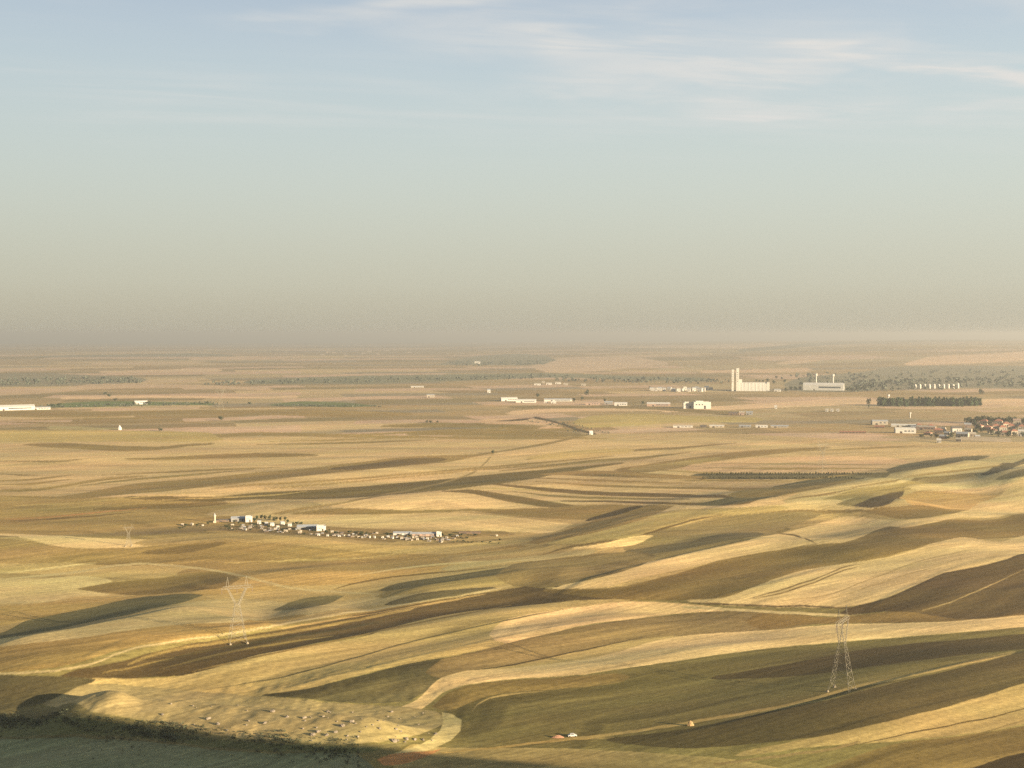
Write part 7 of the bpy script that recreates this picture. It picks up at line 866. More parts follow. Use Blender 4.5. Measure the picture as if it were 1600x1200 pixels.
 ('hut2','shack','tiny low grey walled shack with dark roof among the farm huts','shack','low grey shacks with dark roofs',[(-279.0,1248.6,1.9,1.5,2.1,0.07,'grey','darkroof'),(-152.3,1182.1,1.6,1.4,1.4,0.4,'grey','darkroof'),(-103.5,1177.6,3.3,2.6,1.4,-0.01,'grey','darkroof'),(-233.7,1205.4,2.1,1.7,1.3,0.46,'grey','darkroof'),(-242.4,1221.9,3.1,2.5,1.3,0.01,'grey','darkroof'),(-68.0,1166.1,3.3,2.6,1.9,0.6,'grey','darkroof'),(-86.6,1178.0,3.2,2.6,1.8,-0.17,'grey','darkroof'),(-142.4,1171.0,2.0,1.6,1.7,0.12,'grey','darkroof'),(-174.7,1181.2,2.5,2.0,1.3,-0.23,'grey','darkroof')]),
 ('hut2','shack','tiny low brown walled shack with dark roof among the farm huts','shack','low brown shacks with dark roofs',[(-104.0,1168.6,1.7,1.4,1.9,-0.1,'brownwall','darkroof'),(-112.4,1179.2,2.2,1.8,1.9,-0.45,'brownwall','darkroof'),(-168.3,1195.8,3.4,2.7,1.6,0.51,'brownwall','darkroof'),(-246.2,1209.1,1.7,1.4,1.9,0.67,'brownwall','darkroof'),(-156.8,1169.4,3.2,2.6,1.7,-0.31,'brownwall','darkroof'),(-245.6,1207.7,3.3,2.7,1.6,0.03,'brownwall','darkroof'),(-72.1,1165.8,3.3,2.7,1.9,0.41,'brownwall','darkroof')]),
 ('hut2','shack','tiny low dull tan walled shack with tan roof among the farm huts','shack','low dull tan shacks with tan roofs',[(-111.2,1172.5,2.2,1.8,1.9,0.04,'farwall','plaster'),(-102.6,1169.5,2.6,2.1,1.7,-0.04,'farwall','plaster'),(-250.3,1222.3,3.2,2.6,1.4,0.58,'farwall','plaster'),(-270.8,1250.7,3.5,2.8,1.7,0.22,'farwall','plaster'),(-210.0,1194.7,3.3,2.6,2.1,0.31,'farwall','plaster')]),
 ('hut2','shack','tiny low brown walled shack with dull tan roof among the farm huts','shack','low brown shacks with dull tan roofs',[(-268.3,1234.7,2.8,2.2,1.8,0.16,'brownwall','farwall'),(-64.1,1169.7,3.3,2.7,1.7,-0.19,'brownwall','farwall'),(-175.0,1210.0,3.1,2.5,1.2,0.17,'brownwall','farwall'),(-243.0,1224.4,3.6,2.9,2.0,0.04,'brownwall','farwall')]),
 ('hut2','shack','tiny low tan walled shack with tan roof among the farm huts','shack','low tan shacks with tan roofs',[(-280.1,1245.8,2.2,1.8,1.3,-0.24,'plaster','plaster'),(-93.8,1181.0,3.3,2.6,1.2,0.66,'plaster','plaster'),(-273.8,1265.1,3.7,3.0,1.5,-0.26,'plaster','plaster')]),
 ('hut2','shack','tiny low dull tan walled shack with dull tan roof among the farm huts','shack','low dull tan shacks with dull tan roofs',[(-56.7,1174.9,3.0,2.4,1.6,-0.35,'farwall','farwall'),(-281.6,1262.1,2.7,2.2,1.9,0.26,'farwall','farwall'),(-248.3,1238.5,2.7,2.1,1.8,-0.24,'farwall','farwall'),(-287.1,1238.1,1.7,1.4,1.7,0.72,'farwall','farwall'),(-73.9,1173.8,1.8,1.5,1.2,0.45,'farwall','farwall'),(-258.3,1252.8,2.4,1.9,2.2,0.04,'farwall','farwall'),(-107.0,1174.0,2.5,2.0,1.8,0.15,'farwall','farwall')]),
 ('hut2','shack','tiny low dull tan walled shack with grey roof among the farm huts','shack','low dull tan shacks with grey roofs',[(-84.4,1171.7,1.7,1.4,1.8,-0.25,'farwall','greyroof'),(-142.7,1182.9,3.2,2.5,1.5,-0.1,'farwall','greyroof'),(-242.6,1211.5,2.5,2.0,2.0,0.13,'farwall','greyroof'),(-155.7,1184.1,2.1,1.7,1.9,0.53,'farwall','greyroof')]),
 ('hut2','shack','tiny low grey walled shack with tan roof among the farm huts','shack','low grey shacks with tan roofs',[(-67.3,1155.7,2.4,1.9,1.2,-0.49,'grey','plaster')]),
 ('hut2','shack','tiny low grey walled shack with grey roof among the farm huts','shack','low grey shacks with grey roofs',[(-277.8,1255.5,2.8,2.2,1.8,0.26,'grey','greyroof'),(-203.4,1220.2,2.3,1.8,1.5,0.11,'grey','greyroof')]),
]
TREES = [
 ('poplar','poplar_tree','dark poplar in the long dense poplar row','tree','long poplar row',[(1030.9,3413.1,25.0,15.7,2),(1037.9,3415.0,24.2,14.2,3),(1029.4,3366.7,25.9,15.1,1),(1047.1,3403.7,22.0,15.3,3),(1053.5,3404.0,21.5,16.5,2),(1059.7,3403.8,22.3,13.9,1),(1064.0,3397.2,22.5,16.3,3),(1074.0,3409.2,21.1,13.1,0),(1069.5,3375.0,25.3,15.2,0),(1072.1,3363.5,26.1,15.4,3),(1091.5,3404.5,23.1,13.9,0),(1099.6,3410.0,23.2,13.5,1),(1091.5,3365.3,20.8,16.6,3),(1101.8,3377.9,20.6,13.0,1),(1115.3,3400.0,24.3,13.4,1),(1126.6,3415.2,26.6,15.1,3),(1118.5,3371.5,22.7,13.5,0),(1134.4,3400.4,20.8,13.5,1),(1138.4,3393.6,26.4,15.3,1),(1151.9,3414.9,22.6,13.6,3),(1153.2,3400.0,22.4,16.8,3),(1162.0,3407.4,25.9,14.9,2),(1160.2,3383.6,25.8,14.7,3),(1167.6,3386.9,23.7,14.7,3),(1166.6,3366.0,21.2,15.3,1),(1182.6,3393.9,26.0,16.9,2),(1189.3,3395.2,21.5,13.3,0),(1193.1,3388.0,26.2,13.5,0),(1203.7,3400.2,21.0,14.7,2),(1203.7,3382.4,25.4,13.4,3),(1213.5,3392.2,24.3,14.0,3),(1216.9,3384.1,22.7,14.4,2),(1219.8,3374.8,25.5,16.0,2),(1223.3,3367.2,25.9,14.2,2),(1240.3,3396.7,21.1,15.2,2),(1238.7,3375.2,21.9,14.9,2),(1250.2,3389.4,23.7,15.3,1),(1246.9,3363.5,23.9,14.9,0),(1269.4,3407.2,23.5,16.7,2),(1276.0,3408.0,26.6,14.9,0),(1277.6,3395.3,21.9,15.5,0),(1282.9,3392.8,26.6,16.2,2),(1296.5,3411.9,23.2,14.9,3),(1297.0,3396.8,25.2,16.9,3),(1307.5,3407.7,22.2,14.9,0),(1314.1,3408.4,21.2,14.7,2)]),
 ('round','tree','lone dark tree standing beside the end of the poplar row','tree','',[(970.8,3306.0,24.6,11.3,1)]),
 ('round','tree','lone round dark tree above the far end of the poplar row','tree','',[(1555.7,4027.6,19.5,19.5,0)]),
 ('shrubby','orchard_tree','small orchard tree in the row along the pink stubble edge','tree','double orchard row',[(269.2,1702.4,3.5,3.4,2),(273.7,1700.5,4.6,3.4,0),(276.8,1699.1,3.4,3.1,2),(280.9,1703.3,4.5,3.6,0),(284.0,1698.6,3.6,3.5,1),(288.4,1702.2,3.3,3.7,2),(292.1,1701.8,4.8,3.7,0),(294.4,1697.0,4.3,3.3,0),(298.4,1696.5,4.1,3.0,2),(302.6,1696.4,3.4,3.3,3),(307.5,1700.4,3.9,4.0,1),(310.6,1700.0,3.4,3.5,3),(313.0,1694.9,4.2,3.5,1),(317.6,1697.9,4.0,3.6,2),(321.3,1697.0,4.4,4.0,1),(324.2,1694.1,4.5,3.7,3),(328.9,1695.9,4.5,4.0,0),(332.1,1693.0,4.5,3.3,0),(335.1,1693.7,4.6,3.7,0),(338.3,1691.8,3.4,3.3,2),(341.3,1688.4,3.6,3.1,1),(345.6,1690.9,3.3,3.5,1),(348.3,1686.6,4.1,3.2,3),(352.7,1687.3,3.3,3.3,2),(355.0,1684.3,4.6,3.5,1),(358.7,1682.9,4.2,3.2,3),(362.2,1681.5,3.9,3.2,3),(366.1,1682.8,4.1,3.1,1),(370.8,1683.9,4.0,3.9,3),(374.3,1686.3,3.6,3.7,0),(377.1,1679.9,4.1,3.6,2),(380.5,1679.6,4.5,3.8,2),(385.5,1682.9,4.0,3.8,3),(388.3,1681.8,3.4,3.8,3),(392.6,1683.4,3.3,4.0,3),(395.5,1682.9,3.4,3.4,2),(399.5,1684.9,3.9,3.2,1),(402.5,1681.7,3.2,3.4,2),(407.2,1684.4,3.5,3.4,2),(409.0,1678.4,3.9,3.5,2),(413.4,1679.9,3.5,3.9,1),(418.1,1682.3,3.5,3.4,2),(422.3,1682.8,4.3,3.9,1),(425.6,1680.9,3.2,3.9,1),(427.5,1678.5,3.5,3.6,2),(432.5,1679.5,3.8,3.7,3),(436.2,1679.2,3.6,3.3,3),(439.4,1681.6,3.8,3.0,1),(441.9,1675.2,4.6,3.8,2),(445.7,1677.2,4.1,4.1,2),(450.0,1679.9,4.9,3.9,3),(453.7,1678.7,3.3,3.4,1),(457.5,1679.8,3.2,3.8,0),(460.7,1679.6,4.5,3.5,3),(464.1,1675.8,3.9,3.2,0),(467.0,1675.4,3.8,3.0,2),(471.8,1676.9,4.9,3.2,1),(474.4,1674.0,3.9,3.8,2),(478.8,1675.4,3.5,3.1,1),(481.8,1674.9,3.2,3.4,0),(485.4,1673.2,3.6,3.1,0),(489.4,1674.0,3.9,3.6,3),(492.2,1670.8,4.1,3.5,2),(496.4,1672.0,3.9,3.7,2)]),
 ('shrubby','orchard_tree','small orchard tree in the row along the straw strip edge','tree','straw side orchard row',[(261.7,1658.0,4.1,3.4,1),(264.4,1658.1,3.3,3.5,2),(267.6,1658.0,3.8,3.2,3),(271.2,1659.7,4.1,2.9,3),(275.9,1659.1,4.2,3.3,3),(278.2,1655.3,4.4,3.3,0),(281.5,1655.3,3.1,3.7,1),(284.4,1654.2,3.9,3.8,1),(289.1,1656.7,4.2,3.5,0),(292.1,1654.7,3.9,3.0,2),(295.5,1653.7,3.8,3.6,0),(298.3,1652.2,4.1,3.9,2),(301.9,1653.4,3.4,3.5,3),(305.3,1651.1,3.5,2.9,1),(309.4,1650.3,3.7,3.4,2),(311.3,1648.3,3.9,3.2,3),(314.9,1645.6,3.7,2.9,3),(317.5,1642.5,3.4,3.1,1),(321.4,1641.3,2.9,3.4,0),(324.8,1642.5,3.8,3.5,3),(328.0,1641.2,3.0,3.6,1),(332.0,1642.0,4.6,3.9,0),(335.5,1641.5,4.4,4.0,0),(337.6,1640.5,4.7,3.6,1),(341.5,1637.2,3.2,3.1,3),(343.8,1634.7,3.9,2.9,0),(347.5,1635.2,4.0,3.1,0),(350.6,1635.7,4.6,3.2,1),(354.1,1632.1,4.3,3.0,2),(356.5,1627.7,3.3,3.8,0),(360.1,1630.4,4.5,4.1,2),(364.1,1630.5,3.4,3.1,1),(366.5,1629.0,3.3,3.7,0),(369.8,1627.8,3.9,3.4,2),(373.2,1625.2,3.8,3.1,2),(376.8,1627.0,4.7,3.4,2),(379.4,1622.5,3.4,3.8,0),(381.5,1621.6,3.6,3.1,2),(385.0,1621.6,4.1,3.0,2),(390.1,1625.7,3.8,3.8,1),(393.3,1625.0,3.2,4.0,3),(395.3,1620.2,3.3,3.5,3),(399.5,1623.0,2.9,3.6,3),(402.9,1621.8,2.9,3.0,2),(405.0,1618.6,3.1,4.0,1),(409.1,1618.2,3.5,3.4,0),(412.7,1618.3,4.7,4.1,0),(417.7,1624.0,4.2,3.6,2),(418.9,1616.3,4.9,3.8,0),(421.2,1615.5,4.2,3.2,0),(424.8,1615.3,3.0,3.2,3),(428.2,1616.7,4.8,3.2,3),(431.1,1610.8,4.4,3.8,0),(433.9,1608.2,4.2,2.9,3),(435.7,1605.8,3.8,3.6,3),(439.3,1606.7,4.5,4.0,2),(442.4,1605.9,4.0,3.3,3),(427.4,1538.6,3.8,3.1,2),(429.9,1533.8,3.4,2.9,3),(432.5,1531.5,3.6,4.0,3)]),
 ('shrubby','shrub','small shrub in a short row of four on the brown strip','shrub','short row of shrubs',[(127.2,1707.8,3.6,3.1,1),(132.5,1706.4,3.6,3.1,0),(137.8,1704.9,3.6,3.1,2),(143.1,1703.6,3.6,3.1,0)]),
 ('round','tree','lone dark round tree on the open plain beside a faint pylon','tree','',[(-677.6,2823.6,12.6,11.8,2)]),
 ('round','tree','squat dark tree on the stubble beside the white tent','tree','',[(-723.7,2498.4,7.8,10.0,3)]),
 ('round','bush','dark bush of the small clump on the middle plain','bush','small dark clump on the plain',[(-191.8,2734.2,6.5,7.2,0),(-183.2,2734.7,6.5,7.2,3),(-168.8,2735.7,6.5,6.5,2)]),
 ('round','tree','dark tree standing at the bend of the canal track','tree','',[(-32.0,2019.0,6.9,5.3,3)]),
 ('round','tree','dark tree among the farm buildings','tree','trees among the farm buildings',[(-277.5,1304.4,4.3,3.6,3),(-276.4,1312.5,5.0,3.6,1),(-273.1,1319.9,5.8,4.3,2),(-268.7,1315.7,5.0,4.3,0),(-263.0,1311.3,5.7,4.3,0),(-256.4,1302.5,5.7,4.3,3),(-255.3,1310.9,4.3,3.6,3),(-250.3,1306.5,5.0,3.6,3),(-243.8,1301.3,5.0,3.5,1),(-237.8,1283.8,4.2,3.5,1),(-263.4,1279.1,4.2,3.5,2),(-249.5,1240.1,3.4,3.4,1),(-229.1,1265.4,4.1,4.1,2),(-225.9,1270.4,3.4,5.5,0),(-220.6,1262.9,3.4,4.1,1),(-268.3,1257.9,3.5,3.5,1),(-297.1,1293.5,3.6,2.9,1),(-291.2,1288.4,3.6,2.9,3),(-183.7,1196.4,3.2,3.9,0),(-173.8,1189.6,3.2,4.5,2),(-161.6,1196.9,3.2,4.5,2),(-153.6,1188.9,3.2,5.1,1),(-147.5,1185.3,3.8,5.1,0),(-143.2,1186.1,3.2,3.8,0),(-122.7,1188.4,3.2,3.2,2),(-98.8,1180.8,3.1,3.1,3),(-68.2,1192.8,3.1,3.1,2),(-61.1,1189.5,3.1,4.4,3),(-50.6,1193.8,2.5,5.0,0),(-36.7,1194.0,2.5,5.7,2),(-345.2,1278.9,2.9,4.3,2),(-331.9,1274.4,2.9,3.6,1),(-323.5,1286.9,3.6,3.6,3)]),
 ('round','shrub','low dark shrub among the scattered farm huts','shrub','shrubs among the farm huts',[(-140.4,1184.5,2.4,2.9,2),(-227.0,1239.2,1.5,2.3,0),(-344.4,1253.3,2.4,2.8,2),(-300.4,1265.9,2.4,2.2,3),(-198.5,1212.9,1.5,3.9,0),(-106.1,1169.3,1.4,2.4,2),(-28.6,1154.3,1.7,2.7,3),(-265.8,1258.7,1.8,2.4,3),(-43.5,1176.1,2.3,3.4,3),(-46.4,1159.8,1.7,3.3,2),(-299.5,1269.3,1.6,4.2,2),(-118.9,1189.4,2.2,2.9,2),(-11.7,1167.0,2.0,3.6,3),(-237.2,1229.8,2.4,2.3,1),(-287.9,1231.1,2.4,3.6,0),(-149.4,1189.1,1.5,2.7,3),(-183.8,1214.3,2.2,2.8,0),(-83.1,1165.4,2.0,3.0,2),(-284.1,1266.1,2.5,2.5,1),(-38.0,1153.0,1.6,3.3,3),(-110.4,1169.7,1.6,2.2,2),(-121.5,1187.8,2.4,2.0,1),(-293.3,1251.3,2.1,3.7,1),(-103.3,1176.6,1.9,1.9,0),(-263.4,1217.9,2.6,2.6,1),(-136.4,1198.5,1.7,2.7,1),(-230.6,1215.6,2.5,2.6,3),(-344.0,1263.4,1.6,2.5,0),(-52.2,1156.2,2.1,2.5,2),(-232.0,1217.6,2.1,3.2,1),(-202.8,1179.9,2.1,3.7,2),(-20.6,1153.6,1.7,3.1,1),(-282.0,1221.2,1.9,3.5,3),(-73.7,1179.1,2.2,3.0,2),(-100.7,1183.2,2.5,2.7,3)]),
 ('shrubby','shrub','low dark shrub among the scattered farm huts','shrub','shrubs among the farm huts',[(-266.9,1257.2,1.6,3.9,0),(-292.5,1264.3,2.6,3.1,0),(-149.5,1192.6,2.3,2.6,3),(-56.0,1153.8,2.1,3.0,2),(-204.7,1226.6,2.3,2.8,1),(-278.8,1223.5,1.9,2.9,0),(-215.9,1219.4,2.2,2.4,0),(-12.4,1144.2,1.9,3.3,3),(-83.5,1178.4,1.6,3.1,1),(-234.3,1199.4,2.2,2.7,3),(-42.3,1155.6,1.6,2.2,3),(-47.6,1174.0,1.6,3.5,0),(-53.7,1182.9,2.3,3.0,2),(-68.7,1172.9,2.2,2.6,1),(-283.5,1259.6,2.8,3.5,0),(-65.8,1175.8,2.4,2.6,0),(-258.8,1258.6,1.8,3.2,2),(-49.8,1181.5,1.5,2.9,1),(-160.1,1208.0,1.9,2.9,0),(-77.3,1186.0,1.5,2.0,2),(-323.1,1251.7,2.4,2.4,1),(-127.0,1171.7,1.8,2.0,1),(-44.5,1153.3,2.3,2.8,2),(-190.8,1203.2,1.7,2.7,1),(-176.7,1176.3,2.4,3.8,0),(-307.4,1211.6,1.5,4.0,1),(-239.7,1208.8,1.6,3.7,0),(-342.8,1267.3,2.5,4.3,0),(-220.5,1196.5,1.8,3.2,0),(-210.8,1227.8,2.2,3.0,0),(-109.1,1187.7,2.0,3.0,3),(-294.8,1248.3,2.4,3.3,1),(-88.7,1175.9,1.7,2.6,3),(-45.0,1179.3,2.4,3.0,2),(-299.0,1280.0,2.0,3.2,3)]),
 ('round','tree','dark tree between the village houses','tree','trees between the village houses',[(988.6,2595.6,18.8,10.9,2),(962.2,2505.1,13.6,10.6,0),(948.5,2445.8,13.3,11.8,2),(924.6,2420.3,11.7,11.7,2),(1035.9,2632.2,12.8,12.8,0),(944.4,2392.7,11.6,13.1,1),(949.8,2368.2,10.1,11.6,1),(961.3,2350.4,11.5,11.5,0),(972.9,2348.6,10.1,11.6,0),(981.4,2324.7,11.5,11.5,3),(837.2,2312.5,13.8,12.4,3),(814.1,2268.5,9.4,10.8,3),(815.2,2330.0,8.3,11.0,3),(810.5,2344.8,8.3,8.3,3),(785.9,2327.0,6.8,10.9,0),(1011.8,2361.3,11.8,11.8,1)]),
 ('round','tree','dark tree in the belt behind the village roofs','tree','tree belt behind the village',[(1021.0,2726.5,13.3,12.7,3),(1036.3,2753.2,12.5,12.2,1),(1032.3,2728.9,12.0,11.7,2),(1037.3,2728.5,13.0,12.0,2),(1044.2,2733.0,15.3,10.6,0),(1043.2,2716.6,16.1,9.9,1),(1048.9,2718.1,14.4,10.1,3),(1066.5,2750.3,15.9,11.0,1),(1060.8,2722.1,12.8,11.3,0),(1074.6,2744.2,16.0,10.8,0),(1076.6,2736.2,13.2,11.5,0),(1078.9,2728.9,16.3,11.1,3),(1079.6,2717.3,15.1,11.2,2),(1091.9,2735.4,16.4,11.2,2),(1085.0,2705.0,16.1,10.5,0),(1098.6,2726.3,12.6,10.8,1),(1101.0,2719.3,13.2,11.5,2),(1105.0,2716.5,13.6,10.6,0),(1104.4,2702.4,14.4,10.8,1),(1119.1,2725.6,16.6,12.5,0),(1116.3,2706.2,16.0,10.7,2),(1120.0,2702.8,15.4,10.3,1),(1129.7,2713.9,11.8,12.7,2),(1139.7,2725.4,14.1,13.1,2),(1137.4,2707.7,13.4,12.0,0),(1137.7,2696.1,15.2,10.7,2),(1146.2,2704.0,14.2,12.0,2),(1149.0,2698.6,15.2,13.3,0),(1157.0,2705.5,12.4,11.8,1),(1163.9,2709.4,12.6,11.3,2),(1173.9,2720.9,13.1,11.4,2),(1176.1,2713.8,14.1,10.6,1),(1178.7,2708.0,16.9,12.2,1),(1176.3,2690.6,16.2,11.5,0)]),
 ('round','tree','dark tree between the factory buildings and the silo','tree','trees round the silo',[(1129.1,4502.4,20.1,17.1,3),(1062.2,5041.6,16.6,14.1,1),(1057.2,4907.2,16.2,13.8,0),(1131.4,5042.3,16.7,14.2,2),(960.5,4259.4,14.1,12.0,0),(998.6,4347.0,14.5,12.3,1),(1004.2,4302.2,16.7,14.2,0),(1043.4,4401.0,14.7,12.5,3),(1199.0,5512.5,15.2,12.9,3),(1206.8,5429.9,15.0,12.7,2),(1055.5,5112.0,11.2,9.5,2),(1042.1,5112.2,11.2,9.5,2),(1028.5,5111.7,11.2,9.5,1),(1176.0,4259.5,19.3,16.4,2),(1191.9,4260.0,16.9,14.4,3),(1212.2,4260.4,21.8,18.5,0),(1262.8,4357.9,17.4,14.8,0),(1318.5,4453.0,17.8,15.2,0),(81.2,3850.2,14.2,12.1,3),(245.4,3980.3,18.9,16.1,0),(213.0,3673.5,11.6,9.9,1),(184.2,3603.6,11.4,9.7,1),(275.8,3608.6,11.5,9.7,3),(373.3,3454.5,11.0,9.4,1),(510.8,4509.4,9.6,8.2,2)]),
 ('round','tree','dark tree by the white sheds on the plain','tree','trees by the white sheds',[(-1331.7,3323.9,10.1,12.2,2),(-1275.5,3365.2,10.1,12.2,3),(-1074.9,3456.2,10.0,12.0,0),(-1045.2,3484.8,10.0,12.0,3),(-1256.8,3367.2,10.1,12.1,1),(-874.9,3479.8,9.7,11.7,0),(-1190.1,3641.8,10.6,12.7,3),(-1293.4,3895.7,11.4,13.7,2),(-1349.1,4031.9,11.8,14.2,2),(-748.7,3464.2,9.5,11.4,2)]),
]
WOODS = [
 ('blue green tree belt along the river flat',[(-2189,5069,369),(-2103,5115,370),(-2015,5160,370),(-1925,5204,371),(-1834,5249,371),(-1740,5295,372),(-1645,5341,373)],12.3,170),
 ('thin dark tree belt crossing the middle of the plain',[(-1217,4916,191),(-1006,5048,200),(-783,5189,209),(-548,5342,219),(-299,5509,235),(-34,5683,251),(246,5850,253)],10.8,220),
 ('tree belt running on toward the grain silo',[(228,5432,230),(344,5377,225),(457,5323,221),(569,5270,220),(677,5216,215),(784,5163,207),(888,5113,204)],11.1,110),
 ('loose woodland and gardens behind the village',[(1304,4670,474),(1446,4748,492),(1594,4830,515),(1748,4916,543),(1907,5007,571),(2074,5103,602),(2248,5206,636)],14,200),
 ('scattered far trees below the right plateau',[(1277,5514,745),(1478,5575,770),(1681,5633,795),(1888,5692,817),(2101,5754,844),(2320,5822,876),(2545,5895,912)],14,130),
 ('dark green plantation on the far slope',[(-430,8174,573),(-317,8235,545),(-203,8296,524),(-88,8361,518),(29,8431,526),(149,8506,545),(271,8595,582)],11.3,150),
 ('green hedge line behind the white annex',[(-1277,3364,53),(-1210,3394,51),(-1142,3421,61),(-1070,3442,67),(-1000,3470,63),(-926,3492,59),(-851,3513,59)],5.9,110),
 ('green hedge and crop strip on the plain',[(-678,3422,36),(-630,3415,39),(-583,3412,52),(-535,3397,55),(-486,3375,42),(-439,3364,29),(-393,3366,25)],4.7,90),
 ('dark hedge along the raised canal bank',[(74,2815,7),(90,2738,7),(106,2664,5),(122,2616,3),(138,2587,4),(152,2526,9),(164,2460,7)],2.9,80),
]
PYLONS = [
 ('tall lattice pylon with flared head beside the dark ploughed gullies','',-170.7,749.0,41.0,0.38,0.68),
 ('tall lattice pylon standing on the pale ridge of the brown slope','',174.2,635.5,44.6,1.0,0.66),
 ('small distant lattice pylon leaning light against the pink stubble','',-351.2,1107.0,20.5,0.2,0.42),
 ('faint lattice pylon far out on the plain by the lone round tree','',-774.2,3227.6,61.1,0.3,0.75),
 ('faint lattice pylon at the edge of the double orchard row','',439.7,1716.2,46.2,0.5,0.55),
]
ROCKS = [
 (-172.2,591.8,1.1,1),
 (-62.1,562.5,1.0,3),
 (-79.8,563.7,1.7,3),
 (-105.2,625.4,0.5,2),
 (-68.1,562.0,0.5,3),
 (-144.9,635.4,0.5,1),
 (-98.1,563.3,0.9,3),
 (-54.5,565.6,0.9,0),
 (-150.0,600.3,0.5,2),
 (-39.9,574.3,0.5,3),
 (-37.5,564.5,0.6,0),
 (-49.1,558.6,1.5,1),
 (-91.7,563.4,0.7,1),
 (-126.5,571.7,0.7,1),
 (-41.8,562.6,1.2,2),
 (-46.4,595.8,0.7,3),
 (-45.8,618.5,0.6,2),
 (-108.4,578.9,1.3,0),
 (-90.6,577.2,0.9,2),
 (-117.3,587.8,1.6,1),
 (-56.6,607.9,0.5,0),
 (-90.5,558.9,1.4,1),
 (-37.0,574.2,0.5,1),
 (-54.6,553.6,1.8,0),
 (-70.4,556.9,0.7,2),
 (-153.0,577.9,0.6,1),
 (-75.8,568.1,1.5,0),
 (-65.5,565.2,0.6,0),
 (-130.6,592.6,0.6,1),
 (-54.1,570.6,0.6,1),
 (-117.8,572.4,1.3,1),
 (-92.4,555.9,1.6,3),
 (-141.0,575.7,1.5,2),
 (-134.8,568.0,0.9,3),
 (-95.5,622.5,1.3,0),
 (-83.0,569.4,0.6,3),
 (-75.5,549.5,0.5,2),
 (-61.1,572.5,0.5,0),
 (-36.5,575.4,1.1,2),
 (-71.6,572.4,0.4,1),
 (-63.4,570.7,0.7,1),
 (-54.0,558.0,0.4,1),
 (-70.9,551.9,0.9,0),
 (-159.5,579.0,0.6,0),
 (-96.3,576.3,0.5,3),
 (-82.4,621.0,0.6,2),
 (-75.8,552.7,0.9,2),
 (-73.7,565.6,0.7,0),
 (-157.5,599.3,0.4,2),
 (-63.2,612.5,0.7,0),
 (-88.0,574.4,0.5,0),
 (-49.6,555.2,0.8,2),
 (-159.9,602.5,0.7,3),
 (-49.5,611.9,0.4,2),
 (-52.8,555.0,0.9,3),
 (-62.1,620.6,1.1,3),
 (-91.9,550.2,0.6,3),
 (-171.6,605.0,0.8,2),
 (-89.5,559.6,0.7,3),
 (-126.4,576.5,0.9,3),
 (-97.1,578.2,0.5,3),
 (-99.7,576.9,1.4,2),
 (-98.8,572.9,0.7,2),
 (-85.6,554.7,1.2,0),
 (-60.5,553.3,0.4,1),
 (-94.0,621.1,0.6,1),
 (-45.5,560.7,1.3,2),
 (-81.7,556.8,1.2,0),
 (-147.3,583.1,1.5,2),
 (-52.2,564.4,0.8,0),
]
SCRUB = [
 (-278.4,622.2),
 (-258.5,622.2),
 (-235.6,614.2),
 (-207.6,590.4),
 (-187.7,587.2),
 (-167.5,582.0),
 (-147.2,575.3),
 (-127.3,568.6),
 (-107.8,561.7),
 (-88.8,555.5),
 (-70.5,551.3),
]
HEAPS = [
 ('straw_heap','golden straw heap on the pale strip casting a short shadow','heap',86.6,582.7,4.1,2.2,2.5,'straw'),
 ('earth_heap','low reddish earth heap next to a small white car','heap',22.0,572.3,7.2,1.5,1.4,'redearth'),
]
CARS = [
 ('small white car parked by the reddish earth heap',28.8,574.0,0.15),
]

